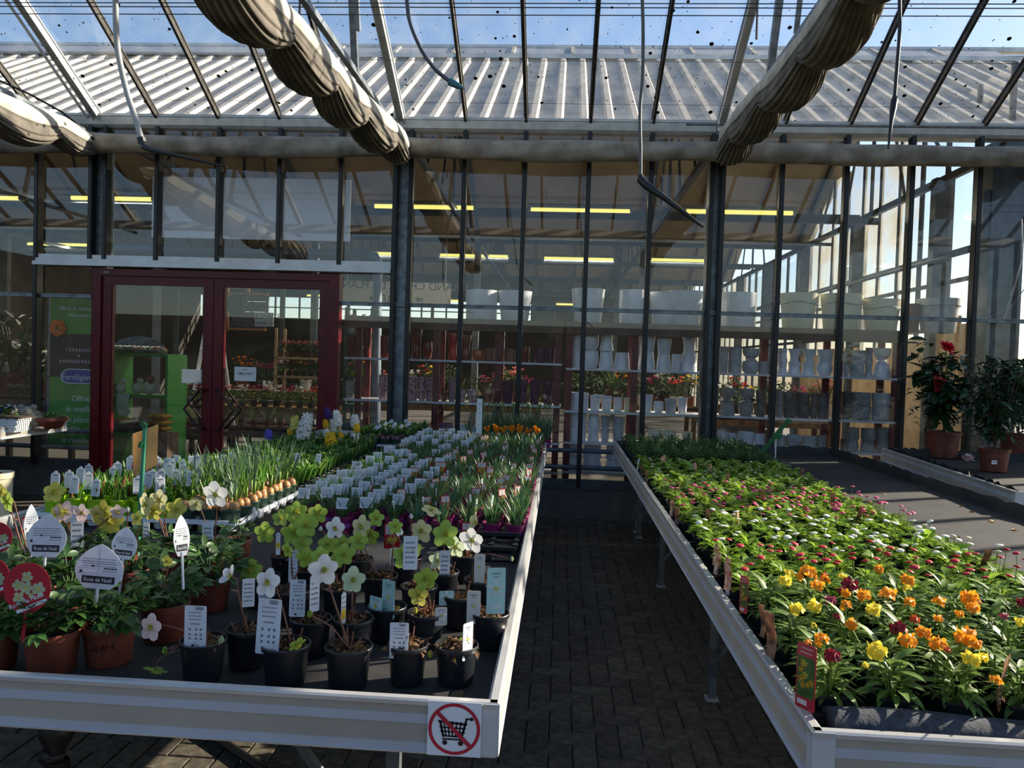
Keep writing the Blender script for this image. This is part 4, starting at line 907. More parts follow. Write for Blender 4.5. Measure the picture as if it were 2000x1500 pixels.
# big dark plants left of the banner, on a slatted table
z4 = table('grey table of dark leafy plants behind the leftmost panes', -60, 88, 772, 9.0, .7, m_woodd)
for i, (px, s, bi) in enumerate(((-10, 2.6, 0), (28, 2.9, 1), (60, 2.2, 0), (84, 1.6, 2))): indoor(f'large dark leafy plant in brown pot, {ORD[i]} from the left behind the leftmost panes', px, 770, 9.2, 'bush', bi, None, 'brown', s, .07, .1, 'dark leafy plants behind the leftmost panes', z=z4+.002)
for i in range(3): indoor(f'small white flowering plant, {ORD[i]} from the left behind the leftmost panes', 20+i*14, 768, 9.02, 'bush', 2, 'white', 'black', .45, .06, .1, 'white flowers behind the leftmost panes', z=z4+.002)
# security camera near the middle lights
q = ony(1292, 410, 9.4); t = thing('cctv_camera', 'dark camera box hanging under the roof above the rightmost joined white pots', 'camera', q)
b = MB(); b.box(-.05, -.12, -.04, .05, .1, .05, M=T((0,0,0), (.3, 0, .4))); put('body', b.mesh('camera_body', m_rubber, False), t); b = MB(); b.tube([(0, 0, .04), (.02, .03, .12), (-.02, .02, .4)], .01, 6); put('bracket', b.mesh('camera_bracket', m_rubber), t)
# ================================================================ SALES BENCHES
BZ = .79                                      # the cloth the pots stand on
m_lip = M('rim_bead', (196,196,194), .3, .4, .05, 8)
RIMPROF = [(-.022,.846),(-.016,.851),(.001,.851),(.006,.847),(.006,.838),(.002,.836),(.002,.819),(.004,.818),(.004,.797),(.002,.796),(.002,.755),(.004,.754),(.004,.737),(.007,.736),(.007,.731),(-.022,.731)]
RIMMAT = [0,0,0,0,0,1,1,2,2,1,1,2,2,0,0,0]
def rim(parent, o, p, q, n, gap=0.0):
    p, q, n = Vector(p), Vector(q), Vector(n); b = MB(); N = len(RIMPROF)
    for e in (p, q):
        for d, z in RIMPROF: b.v.append(tuple(e + n*d + Vector((0,0,z)) - o))
    for i in range(N):
        j = (i+1) % N; b.f.append((i, j, N+j, N+i)); b.m.append(RIMMAT[i])
    b.f.append(tuple(reversed(range(N)))); b.m.append(1); b.f.append(tuple(range(N, 2*N))); b.m.append(1)
    return put('rim_panel', b.mesh('rim_panel', [m_lip, m_cream, m_whiteband], False), parent)
def bench(label, x0, x1, y0, y1, legs, rz=0, upturn=(), fold=None, z0=0.0):
    o = Vector(((x0+x1)/2, (y0+y1)/2, 0)); t = thing('sales_bench', label, 'bench', o+Vector((0,0,z0)), rz)
    rim(t, o, (x0, y0, 0), (x1, y0, 0), (0,-1,0)); rim(t, o, (x1, y0, 0), (x1, y1, 0), (1,0,0)); rim(t, o, (x1, y1, 0), (x0, y1, 0), (0,1,0)); rim(t, o, (x0, y1, 0), (x0, y0, 0), (-1,0,0))
    for cx, sx in ((x0, -1), (x1, 1)):
        for cy, sy in ((y0, -1), (y1, 1)):
            b = MB(); b.box(cx-.042*(sx > 0)-.006*(sx < 0)-o.x, cy+sy*.0045-.001-o.y, .733, cx+.042*(sx < 0)+.006*(sx > 0)-o.x, cy+sy*.0045+.001-o.y, .849)
            b.box(cx+sx*.0045-.001-o.x, cy-.03*(sy > 0)-.006*(sy < 0)-o.y, .733, cx+sx*.0045+.001-o.x, cy+.03*(sy < 0)+.006*(sy > 0)-o.y, .849)
            put('corner_cap', b.mesh('corner_cap', m_alub, False), t)
    w, d = x1-x0-.03, y1-y0-.03
    def cl(u, v):
        x, y = (u-.5)*w, (v-.5)*d
        return (x, y, BZ + .0025*math.sin(x*7+y*3)*math.sin(y*5) + (.0015 if abs((y*2) % 1-.5) < .03 else 0))
    b = MB(); b.grid(cl, 40, 80); n = len(b.v)
    b.v += [(x, y, BZ-.03) for x, y, z in b.v]; b.f = [tuple(reversed(f)) for f in b.f]; b.f += [tuple(i+n for i in reversed(f)) for f in b.f]; b.m += b.m[:]
    put('ground_cloth', b.mesh('ground_cloth', m_cloth, True, 60), t)
    for side in upturn:                        # cloth pulled up along the inside of the rim
        b = MB(); rr = random.Random(hash(side) % 99 if False else len(side)*7+3); wob = [rr.uniform(-1, 1) for _ in range(90)]
        def up(u, v):
            k = u*60; wv = wob[int(k)]*(1-k % 1)+wob[int(k)+1]*(k % 1)
            zz = BZ + v*(.074+.012*wv); inn = .028 + .02*(1-v)+.006*wv*v-.02*max(0, v-.7)
            if side == 'right': return (w/2-inn+.008, (u-.5)*d, zz)
            if side == 'left': return (-w/2+inn-.008, (u-.5)*d, zz)
            if side == 'back': return ((u-.5)*w, d/2-inn+.008, zz)
            return (w/2*(-.1+u*1.06)-.02, -d/2+inn-.006, BZ+v*(.045+.012*wv)*(.3+.9*u))
        b.grid(up, 60, 5); n = len(b.v); b.v += [(x-(.003 if side == 'right' else 0), y-(.003 if side == 'back' else -.003 if side == 'front' else 0), z) for x, y, z in b.v]; b.f += [tuple(i+n for i in reversed(f)) for f in b.f]; b.m += b.m[:]
        put('turned_up_cloth', b.mesh('turned_up_cloth', m_cloth, True, 180), t)
    if fold:
        fx0, fx1 = fold; b = MB()
        def fo(u, v):
            a = v*2*PI; x = fx0+(fx1-fx0)*u-o.x
            return (x, -d/2+.075+.05*math.cos(a)+.006*math.sin(u*13), BZ+.036+.034*math.sin(a)*(1-.15*math.sin(u*5))+.004*math.sin(u*23))
        b.grid(fo, 30, 16, wrap=True); b.f.append(tuple(range(16))); b.m.append(0); b.f.append(tuple(30*16+j for j in reversed(range(16)))); b.m.append(0)
        put('folded_cloth', b.mesh('folded_cloth', M('dark_woven_cloth', (52,58,68), .85, 0, .22, 60, bump=.3), True, 60), t)
    for lx, ly in legs:
        b = MB(); b.box(lx-.018-o.x, ly-.018-o.y, .012-z0, lx+.018-o.x, ly+.018-o.y, .76); lg = put('leg', b.mesh('bench_leg', m_steel, False), t)
        b = MB(); b.box(lx-.03-o.x, ly-.03-o.y, -z0, lx+.03-o.x, ly+.03-o.y, .012-z0); put('foot_plate', b.mesh('foot_plate', m_alub, False), lg)
        b = MB(); b.bar((lx-o.x, ly-o.y, .18), (lx-o.x+(.42 if lx < o.x else -.42), ly-o.y, .74), .022, .022); put('brace', b.mesh('bench_brace', m_steel, False), t)
    for lx in sorted({l[0] for l in legs}):
        b = MB(); b.box(lx-.02-o.x, y0+.03-o.y, .735, lx+.02-o.x, y1-.03-o.y, .76); put('bearer', b.mesh('bearer', m_steel, False), t)
    return t
LX0, LX1, LY0, LY1 = -2.44, -.115, 1.665, 7.72
RX0, RX1, RY0, RY1 = .555, 2.72, 1.625, 7.72
bench('left-hand sales bench of hellebores and spring bulbs', LX0, LX1, LY0, LY1, [(x, y) for x in (-2.15, -.42) for y in (2.05, 3.7, 5.3, 7.1)], 0, ('front',))
lg1, lg2, lg3 = onz(1422, 1368, 0), onz(1316, 1147, 0), onz(1259, 1040, 0)
bench('long right-hand sales bench of daisies and wallflowers beside the aisle', RX0, RX1, RY0, RY1, [(x, y) for x in (.78, 2.4) for y in (lg1.y, lg2.y, lg3.y, 7.2)], 0, ('right', 'back'), (RX0+.06, RX1-.1))
B3C = Vector((3.615, 5.947, 0)); B3R = -R(5.2)
bench('small shrub bench in the right corner before the glass', B3C.x-.75, B3C.x+.75, B3C.y-1.235, B3C.y+1.235, [(B3C.x-.62, B3C.y+.9), (B3C.x-.62, B3C.y-.2), (B3C.x-.62, B3C.y-1.05), (B3C.x+.6, B3C.y-1.05), (B3C.x+.6, B3C.y+.9)], B3R, ('back', 'left'), None, .07)
bench('side bench with stone frog by the leftmost panes', -7.2, -5.19, 5.2, 7.78, [(-5.45, 5.5), (-5.45, 7.0), (-7.0, 5.5), (-7.0, 7.0)])
# loose debris on the right bench
m_dry = M('dry_leaf', (176,120,60), .7, 0, .3, 30, transl=.2, obvar=.25)
for i, (px, py) in enumerate(((1672,949),(1722,963),(1882,989),(1903,999),(1930,1018),(1975,1034),(1860,1048),(1790,957))):
    p = onz(px, py, BZ+.006); b = MB(); b.leaf(None, .05, .028, 1.1, .5, 'oval', 3); n = len(b.v)
    tag(put('fallen_leaf', b.mesh('fallen_leaf', m_dry, True, 180), None, p, (uni(-.2, .3), uni(-.3, .3), uni(0, 6))), f'small curled dry leaf, {ORD[i]} of those lying on the empty black cloth', 'leaf', 'dry leaves on the black cloth')
# no-trolley sign on the left bench front
zs0 = .732; sw = .119; sx0 = ony(836, 1420, LY0).x
t = thing('prohibition_sign', 'square white sticker of a crossed-out shopping trolley on the left bench corner', 'sign', (sx0+sw/2, LY0-.008, .793))
b = MB(); b.box(-sw/2, -.0006, -.0625, sw/2, .0006, .0585); put('sticker', b.mesh('sticker', m_white, False), t)
m_sred = M('sign_red', (186,36,58), .4, 0, .06, 9)
b = MB(); n = 48
for k in range(n):
    a0, a1 = 2*PI*k/n, 2*PI*(k+1)/n; P = [(math.cos(a)*r, -.0012, math.sin(a)*r-.002) for a, r in ((a0,.0575),(a1,.0575),(a1,.050),(a0,.050))]; b.add(P, [(0,1,2,3)])
put('red_ring', b.mesh('red_ring', m_sred, False), t)
b = MB(); b.bar((-.040, -.0022, .036), (.038, -.0022, -.041), .0016, .009, (0,1,0)); b2 = MB()
d = Vector((.078, 0, -.077)).normalized(); nn = Vector((d.z, 0, -d.x))*.0045
b2.add([Vector((-.0385,-.0024,.0345))+nn, Vector((.037,-.0024,-.0395))+nn, Vector((.037,-.0024,-.0395))-nn, Vector((-.0385,-.0024,.0345))-nn], [(0,1,2,3)])
put('red_bar', b2.mesh('red_bar', m_sred, False), t)
b = MB(); Y_ = -.0016
def q4(*p): b.add([(x, Y_, z) for x, z in p], [(0,1,2,3)])
q4((-.037,.017),(.029,.012),(.027,.007),(-.035,.012)); 
for zz, xa, xb in ((.003,-.033,.026),(-.006,-.031,.024),(-.016,-.027,.021)): q4((xa,zz),(xb,zz-.001),(xb-.0005,zz-.0045),(xa+.001,zz-.003))
for k in range(7): x = -.034+.0095*k; q4((x,.015),(x+.003,.015),(x*.72+.0015,-.019),(x*.72-.0015,-.019))
q4((.025,.024),(.030,.024),(.019,-.02),(.015,-.02)); q4((.025,.024),(.036,.024),(.036,.0205),(.025,.0205)); q4((-.026,-.0225),(.018,-.0225),(.018,-.0265),(-.026,-.0265)); q4((-.031,.012),(-.028,.012),(-.021,-.0205),(-.025,-.0205))
for cx, cz, r in ((-.020,-.0325,.0055),(.015,-.0325,.0058),(.038,.0222,.0042)): b.add([(cx+math.cos(k/14*2*PI)*r, Y_, cz+math.sin(k/14*2*PI)*r) for k in range(14)], [tuple(range(14))])
put('trolley_pictogram', b.mesh('trolley_pictogram', m_black, False), t)
# tap-like hose coupling on the floor end under the left bench
p = ony(112, 1470, 1.95); t = thing('hose_coupling', 'black ribbed hose coupling with a blue ring under the left bench front', 'coupling', (p.x, p.y, p.z))
b = MB(); b.lathe([(.030,.10),(.045,.075),(.046,.05),(.030,.02),(.024,-.0)][::-1], 12); b.blob((-.015, 0, -.01), .035, .03, .03, 8, 5); put('valve_body', b.mesh('valve_body', m_rubber), t)
b = MB()
for k in range(18): a = k/18*2*PI; b.bar((math.cos(a)*.03, math.sin(a)*.03, -.075), (math.cos(a)*.027, math.sin(a)*.027, -.025), .006, .006)
b.tube([(0,0,-.08), (0,0,-.02)], .028, 14); put('ribbed_collar', b.mesh('ribbed_collar', m_rubber), t)
b = MB(); b.tube([(0,0,-.1), (0,0,-.08)], .027, 14); put('blue_ring', b.mesh('blue_ring', M('blue_plastic', (60,110,150), .4, 0, .05, 9)), t)
b = MB(); b.tube([(0,0,-.09), (0,.05,-.3), (.1,.2,p.z*-1+.02), (.6,.6,-p.z+.018), (-.2,1.2,-p.z+.018)], .018, 8); put('hose', b.mesh('coupling_hose', m_rubber), t)
b = MB(); b.tube([(0,0,.07), (0,0,BZ-.03-p.z)], .012, 8); put('riser', b.mesh('riser', m_rubber), t)
# ================================================================ PLANTS ON THE BENCHES: shared pieces
m_daisyleaf = M('daisy_leaf', (124,158,40), .32, 0, .16, 40, transl=.38, obvar=.15)
m_wallleaf = M('wallflower_leaf', (98,130,50), .5, 0, .18, 40, transl=.34, obvar=.18)
m_stockleaf = M('stock_leaf', (62,104,48), .4, 0, .18, 40, transl=.3, obvar=.15)
m_helleaf = M('hellebore_leaf', (66,100,48), .38, 0, .2, 40, transl=.28, obvar=.2)
m_bulbleaf = M('bulb_leaf', (92,138,48), .38, 0, .18, 40, transl=.38, obvar=.12)
m_hyleaf = M('hyacinth_leaf', (60,104,44), .35, 0, .2, 40, transl=.3, obvar=.18)
m_muscleaf = M('grape_hyacinth_leaf', (70,110,58), .36, 0, .2, 40, transl=.3, obvar=.15)
m_glauc = M('grey_green_leaf', (96,124,92), .4, 0, .15, 40, transl=.3, obvar=.1)
m_camleaf = M('camellia_leaf', (38,66,38), .2, 0, .2, 40, transl=.12, obvar=.25, spec=.7)
m_shrubleaf = M('shrub_leaf', (48,76,50), .25, 0, .22, 40, transl=.15, obvar=.25)
m_stem = M('green_stem', (120,150,60), .5, 0, .15, 30, transl=.15); m_stemr = M('red_brown_stem', (110,70,52), .5, 0, .2, 30); m_twig = M('brown_twig', (90,70,50), .7, 0, .2, 30)
PC = {'white': (240,240,236), 'green': (160,190,70), 'cream': (218,212,150), 'pink': (236,206,200), 'yellow': (214,206,84), 'palegreen': (206,222,176)}
m_hp = {k: M(k+'_hellebore_petal', c, .5, 0, .08, 25, transl=.35, obvar=.06) for k, c in PC.items()}
m_stamen = M('yellow_stamen', (226,206,70), .6, 0, .15, 60, transl=.2)
m_nectary = M('green_nectary', (150,180,60), .5, 0, .1, 60)
m_bulb = M('papery_bulb', (206,160,104), .4, 0, .22, 30, col2=(150,98,58))
m_debris = M('dry_brown_leaves', (104,72,42), .85, 0, .4, 70, transl=.15)
m_wired = {'orange': M('orange_wallflower', (244,158,22), .5, 0, .1, 60, transl=.3), 'yellow': M('yellow_wallflower', (244,222,60), .5, 0, .08, 60, transl=.3), 'dark red': M('dark_red_wallflower', (124,12,34), .6, 0, .2, 60, transl=.15), 'rusty red': M('rusty_wallflower', (196,74,24), .55, 0, .2, 60, transl=.2), 'mauve red': M('mauve_wallflower', (160,52,84), .55, 0, .2, 60, transl=.2)}
m_daisy = {'red': M('red_daisy', (196,22,52), .6, 0, .15, 90, transl=.15), 'pink': M('pink_daisy', (222,70,124), .6, 0, .15, 90, transl=.15), 'white': M('white_daisy', (240,238,226), .6, 0, .08, 90, transl=.15)}
m_mint = M('mint_tag_face', (176,214,206), .4, 0, .06, 9); m_creamtag = M('cream_tag_face', (216,206,192), .4, 0, .06, 9); m_barcode = M('barcode_black', (40,40,46), .6)
m_pinktag = M('pink_picture_tag', (190,70,80), .4, 0, .4, 60, col2=(226,190,150)); m_browntag = M('backlit_brown_tag', (150,110,84), .45, 0, .35, 40, transl=.3)  # brown tag is mottled and slightly translucent
m_tagw = M('white_tag_plastic', (226,230,236), .35, 0, .03, 12, transl=.22)
POT = {}
def potm(r, h, mat, key, rim=.1, n=18):
    k = (round(r,3), round(h,3), key)
    if k not in POT:
        b = MB(); b.lathe([(r*.76, 0), (r*.80, .004), (r*.93, h*(1-rim)-.002), (r*1.0, h*(1-rim)), (r*1.02, h-.002), (r*1.0, h), (r*.95, h), (r*.92, h*.86)], n)
        POT[k] = b.mesh('pot', mat, True, 35)
    return POT[k]
def soilm(r, key='s'):
    k = ('soil', round(r, 3))
    if k not in POT:
        rr = random.Random(3); b = MB(); b.grid(lambda u, v: (math.cos(v*2*PI)*r*u, math.sin(v*2*PI)*r*u, .006*(1-u)+rr.uniform(-.003, .003)*(u < .95)), 5, 16, wrap=True)
        POT[k] = b.mesh('soil', m_soil, True, 180)
    return POT[k]
def debris(n, r, h, seed, mat=m_debris):
    rr = random.Random(seed); b = MB()
    for k in range(n):
        a = rr.uniform(0, 2*PI); q = r*math.sqrt(rr.random()); b.leaf(T((math.cos(a)*q, math.sin(a)*q, h*(1-q/r)*rr.random()), (rr.uniform(-.2, 1.4), rr.uniform(-1, 1), rr.uniform(0, 6))), rr.uniform(.014, .032), rr.uniform(.008, .016), rr.uniform(.6, 2.2), .5, 'oval', 2)
    return b.mesh('dry_leaves', mat, True, 180)
DEB = [debris(70, .045, .035, s) for s in (1, 2, 3)]
def leafm(L, W, curl, fold, shape, mat, seg=4, stalk=0, twist=0):
    b = MB()
    if stalk:
        b.tube([(0,0,0), (0, stalk*.5, stalk*.18), (0, stalk, stalk*.25)], .0011, 4, cap=False); b.leaf(T((0, stalk, stalk*.25), (-.1, 0, 0)), L, W, curl, fold, shape, seg, twist=twist)
    else: b.leaf(None, L, W, curl, fold, shape, seg, twist=twist)
    return b.mesh('leaf', mat, True, 180)
# hellebore flower: five broad petals (each its own part) round a tuft of stamens
PET = {}
def petal_mesh(r, col):
    k = (round(r, 3), col)
    if k not in PET:
        b = MB(); b.leaf(T((0, r*.10, 0), (.28, 0, 0)), r*.98, r*.92, .55, -.12, 'petal', 4); PET[k] = b.mesh('petal', m_hp[col], True, 180)
    return PET[k]
CENT = {}
def centre_mesh(r, full=True):
    k = round(r, 3)
    if k not in CENT:
        rr = random.Random(5); b = MB()
        for i in range(26):
            a = rr.uniform(0, 2*PI); s = rr.uniform(.05, .30)*r; p = Vector((math.cos(a)*s, math.sin(a)*s, r*rr.uniform(.18, .34))); b.tube([(p.x*.4, p.y*.4, 0), p], r*.014, 3, 0, False); b.blob(p, r*.035, r*.035, r*.045, 4, 3, 0)
        for i in range(5): a = i/5*2*PI; b.blob((math.cos(a)*.05*r, math.sin(a)*.05*r, r*.1), r*.05, r*.05, r*.12, 5, 4, 1)
        for i in range(10): a = i/10*2*PI; b.blob((math.cos(a)*.17*r, math.sin(a)*.17*r, r*.05), r*.05, r*.05, r*.07, 4, 3, 1)
        CENT[k] = b.mesh('flower_centre', [m_stamen, m_nectary], True, 180)
    return CENT[k]
def hell_flower(t, base, tip, r, col, face, stem_mat=m_stemr, half=False, k=5, droop=.02):
    """stem part and flower part (> petals), in the thing's own space"""
    base, tip, face = Vector(base), Vector(tip), Vector(face).normalized()
    mid = base.lerp(tip, .55)+Vector((uni(-.012, .012), uni(-.012, .012), .012)); neck = tip-face*droop
    b = MB(); P = []
    for i in range(9): s = i/8; P.append((1-s)**3*base+3*(1-s)**2*s*(base.lerp(mid, .6))+3*(1-s)*s*s*(mid.lerp(neck, .5)+Vector((0,0,.012)))+s**3*neck)
    b.tube(P+[tip], [.0026]*5+[.002]*5, 6)
    if rnd() < .8: b.leaf(T(P[5], (uni(.2, .8), 0, uni(0, 6))), .028, .014, .4, .3, 'oval', 2)
    put('stem', b.mesh('stem', stem_mat), t)
    q = face.to_track_quat('Z', 'Y').to_euler()
    f = put('flower', centre_mesh(r), t, tip, q)
    pm = petal_mesh(r, col)
    n = 5 if not half else 4
    for i in range(n):
        o = put('petal', pm, f, (0, 0, 0), (uni(-.12, .18)-(.0 if not half else -.5), uni(-.1, .1), i*2*PI/5+uni(-.08, .08)), uni(.93, 1.05))
    return f
def bud(t, base, tip, r, col):
    base, tip = Vector(base), Vector(tip); b = MB(); b.tube([base, base.lerp(tip, .5)+Vector((.006, 0, .012)), tip], .0022, 6); put('stem', b.mesh('stem', m_stemr), t)
    b = MB()
    for i in range(5): a = i*1.257; b.leaf(T(tip+Vector((0,0,-r*.6)), (1.25, 0, a)) , r*1.5, r*1.1, -.9, -.35, 'petal', 4)
    put('flower_bud', b.mesh('flower_bud', m_hp[col], True, 180), t)
# ---------------------------------------------------------------- plant tags
TG = {}
def rrect(w, h, r=.004, n=4, top=None):
    P = []
    for cx, cz, a0 in ((w/2-r, r, -90), (w/2-r, h-r, 0), (-w/2+r, h-r, 90), (-w/2+r, r, 180)):
        for i in range(n+1): a = R(a0+90*i/n); P.append((cx+r*math.cos(a), 0, cz+r*math.sin(a)))
    return P
def tagm(kind, w, h):
    """a thin plastic tag standing on its lower edge, its printed side facing -Y"""
    k = (kind, round(w, 3), round(h, 3))
    if k in TG: return TG[k]
    b = MB(); e = .0005; F = -e-.0002
    def rect(x0, z0, x1, z1, mi, y=F):
        b.add([(x0, y, z0), (x1, y, z0), (x1, y, z1), (x0, y, z1)], [(0,1,2,3)], mi)
        b.add([(x0, -y, z0), (x1, -y, z0), (x1, -y, z1), (x0, -y, z1)], [(3,2,1,0)], mi)
    def lines(z0, z1, n, x0, x1, seed, mi=1):
        rr = random.Random(seed)
        for i in range(n):
            z = z1-(z1-z0)*i/max(1, n-1); x = x0
            while x < x1-.002: l = rr.uniform(.003, .008); rect(x, z-(z1-z0)/n*.22, min(x1, x+l), z+(z1-z0)/n*.22, mi); x += l+.0015
    def barcode(x0, z0, x1, z1, seed):
        rr = random.Random(seed); x = x0
        while x < x1: l = rr.choice((.0006, .0009, .0014)); rect(x, z0, x+l, z1, 2); x += l+rr.choice((.0007, .0011))
    def picture(cx, cz, r, mi=3):
        for i in range(5):
            a = i*1.257+.3; P = [(cx+r*(.2*math.cos(a)), F*1.6, cz+r*.2*math.sin(a))]
            for s, d in ((.6, -.42), (.95, -.22), (1.0, 0), (.95, .22), (.6, .42)): P.append((cx+r*s*math.cos(a+d), F*1.6, cz+r*s*math.sin(a+d)))
            b.add(P, [tuple(range(6))[::-1]], mi)
        b.add([(cx+.25*r*math.cos(j), F*2.2, cz+.25*r*math.sin(j)) for j in [x*PI/5 for x in range(10)]], [tuple(range(10))[::-1]], 4)
    mats = [m_tagw, m_print, m_barcode, m_hp['white'], m_stamen]
    if kind in ('back', 'backsmall'):
        b.prism([(x, -e, z) for x, y, z in rrect(w, h)], (0, 2*e, 0)); barcode(-w*.02, h*.90, w*.34, h*.975, 4); lines(h*.68, h*.84, 3, -w*.3, w*.3, 7); rect(-w*.22, h*.56, w*.22, h*.585, 1); lines(h*.5, h*.5, 1, -w*.2, w*.2, 3)
        for i in (-.26, 0.04, .26):
            for j in (.2, .3, .42): rect(w*(i-.05), h*j, w*(i+.06), h*(j+.05), 1)
        rect(-w*.16, h*.04, -w*.02, h*.09, 2)
    elif kind in ('mint', 'creamtag', 'picture'):
        b.prism([(x, -e, z) for x, y, z in rrect(w, h)], (0, 2*e, 0)); mats[0] = {'mint': m_mint, 'creamtag': m_creamtag, 'picture': m_tagw}[kind]
        picture(0, h*.55, w*.44); rect(-w*.24, h*.86, w*.24, h*.89, 1); rect(-w*.14, h*.80, w*.14, h*.82, 1)
        if kind == 'mint': rect(-w*.3, h*.1, w*.3, h*.2, 3)
    elif kind == 'leafshape':
        P = []
        for i in range(15): s = i/14; P.append((w/2*math.sin(PI*min(1, (s*.86+.14)))**.75*(1 if s < .97 else .25), h*s))
        O = [(x, -e, z) for x, z in P]+[(-x, -e, z) for x, z in reversed(P)]
        b.prism(O, (0, 2*e, 0)); rect(-w*.34, h*.12, w*.34, h*.28, 2)
        for i, z in enumerate((.76, .82)): lines(h*z, h*z, 1, -w*.18, w*.18, i)
        lines(h*.50, h*.66, 4, -w*.34, w*.34, 5)
        for i in range(5): rect(w*(.10+.055*i), h*.44, w*(.14+.055*i), h*.475, 2); rect(w*(.08+.06*i), h*.38, w*(.115+.06*i), h*.41, 1)
        rect(-w*.40, h*.34, -w*.34, h*.40, 2); rect(-w*.16, h*.48, -w*.1, h*.52, 2)
        for z in (.31, .43, .57): rect(-w*.44, h*z, w*.44, h*(z+.035), 5, F*.6)
        b.bar((0, .0016, -.09), (0, .0016, h*.9), .006, .0016, (0, 1, 0), 0); b.bar((0, -.0016, -.09), (0, -.0016, h*.10), .005, .0014, (0, 1, 0), 0)
        mats.append(M('tag_grey_band', (204,208,214), .4, 0, .03, 12, transl=.2))
    elif kind == 'arched':
        P = [(w/2, 0), (w/2, h*.78), (w*.40, h*.82), (w*.40, h*.87), (w*.20, h*.88), (w*.17, h*.96), (0, h), (-w*.17, h*.96), (-w*.20, h*.88), (-w*.40, h*.87), (-w*.40, h*.82), (-w/2, h*.78), (-w/2, 0)]
        b.prism([(x, -e, z) for x, z in P], (0, 2*e, 0)); barcode(-w*.28, h*.72, w*.28, h*.80, 9); lines(h*.42, h*.66, 4, -w*.36, w*.36, 3); rect(-w*.4, h*.34, w*.4, h*.35, 1); lines(h*.1, h*.28, 3, -w*.36, w*.3, 8)
    elif kind == 'card':
        b.prism([(x, -e, z) for x, y, z in rrect(w, h, .002, 1)], (0, 2*e, 0)); lines(h*.22, h*.8, 5, -w*.36, w*.36, 6)
    elif kind == 'slim':
        b.prism([(-w/2, -e, 0), (w/2, -e, 0), (w/2, -e, h*.93), (0, -e, h), (-w/2, -e, h*.93)], (0, 2*e, 0)); lines(h*.6, h*.85, 3, -w*.34, w*.34, 2); rect(-w*.42, h*.3, w*.42, h*.55, 5); mats.append(m_yel)
    elif kind == 'redcard':
        b.prism([(x, -e, z) for x, y, z in rrect(w, h, .002, 1)], (0, 2*e, 0)); mats[0] = m_tagred; rect(-w*.42, h*.55, w*.42, h*.93, 3); lines(h*.62, h*.86, 4, -w*.36, w*.36, 4)
        for i in range(4): picture(w*(-.22+.14*i), h*(.3+.1*(i % 2)), w*.2, 4)
    elif kind == 'redflower':
        b.prism([(-w/2, -e, h*.55), (w/2, -e, h*.55), (w/2, -e, h), (-w/2, -e, h)], (0, 2*e, 0)); mats[0] = m_tagred; picture(0, h*.78, w*.34); b.bar((0, 0, -.03), (0, 0, h*.56), .006, .001, (0,1,0), 3)
    elif kind == 'pinkcurl':
        b.grid(lambda u, v: ((u-.5)*w, .004*math.sin(v*4)+.006*(u-.5)**2*8, h*v*(1-.12*(2*u-1)**2*(v > .8))), 3, 6); n = len(b.v); b.v += [(x, y+.0008, z) for x, y, z in b.v]; b.f += [tuple(i+n for i in reversed(f)) for f in b.f]; b.m += b.m[:]; mats[0] = m_pinktag
    elif kind == 'pictag':
        b.prism([(x, -e, z) for x, y, z in rrect(w, h, .006)], (0, 2*e, 0)); mats[0] = m_tagred; mats += [m_hyleaf, m_wired['orange']]; rect(-w*.44, h*.18, w*.44, h*.80, 5); lines(h*.86, h*.93, 2, -w*.3, w*.3, 3, 3); rr = random.Random(8)
        for i in range(9): picture(w*rr.uniform(-.28, .28), h*rr.uniform(.35, .74), w*rr.uniform(.12, .2), 6 if i % 3 else 4)
        rect(-w*.4, h*.06, w*.1, h*.14, 3)
    elif kind == 'browncurl':
        b.grid(lambda u, v: ((u-.5)*w, .006*math.sin(v*5), h*v), 3, 6); n = len(b.v); b.v += [(x, y+.0008, z) for x, y, z in b.v]; b.f += [tuple(i+n for i in reversed(f)) for f in b.f]; b.m += b.m[:]; mats[0] = m_browntag
    TG[k] = b.mesh('tag', mats, True, 30); return TG[k]
def tag_at(t, px, py0, py1, Y, w, kind, ry=0, lean=0, rz=0, extra=0, minz=0):
    """a tag whose middle stands at pixel px, from pixel row py0 (top) to py1 (bottom), at depth Y"""
    a, c = ony(px, py0, Y), ony(px, py1, Y); extra = min(extra, c.z-minz); h = a.z-c.z+extra
    o = put('tag', tagm(kind, w, h), t, t.matrix_basis.inverted() @ Vector((c.x, Y, c.z-extra)), (lean, ry, rz-t.rotation_euler.z))
    if kind == 'leafshape': put('lettering', text_mesh('Rose de No\u00ebl', h*.12, m_white, 'CENTER', extrude=.0001), o, (0, -.0022, h*.16), FACE, (w/h*.86, 1, 1))
    return o
# ================================================================ RIGHT BENCH
wy = lambda py, px=1500: onz(px, py, .93).y
YW, YR, YWH, YP, YG = wy(1128), wy(1062), wy(1003), wy(955), wy(893)
DA = [leafm(.050, .026, .9, .3, 'spoon', m_daisyleaf), leafm(.060, .030, .7, .2, 'spoon', m_daisyleaf), leafm(.044, .024, 1.2, .35, 'spoon', m_daisyleaf)]
DAb = [ (.050,.026,.9,.3), (.060,.030,.7,.2), (.044,.024,1.2,.35)]
def rosette_spots(n, seed, up=.9):
    rr = random.Random(seed); out = []
    for k in range(n):
        s = (k+.5)/n; a = k*2.39996+rr.uniform(-.3, .3); el = up*(1-s)+.12+rr.uniform(-.12, .12)
        out.append(((math.cos(a)*.02*s, math.sin(a)*.02*s, .012*(1-s)+rr.uniform(0,.012)), (el, rr.uniform(-.3, .3), a-PI/2), rr.randrange(3), rr.uniform(.85, 1.2)))
    return out
ROS = [rosette_spots(26, s) for s in range(4)]
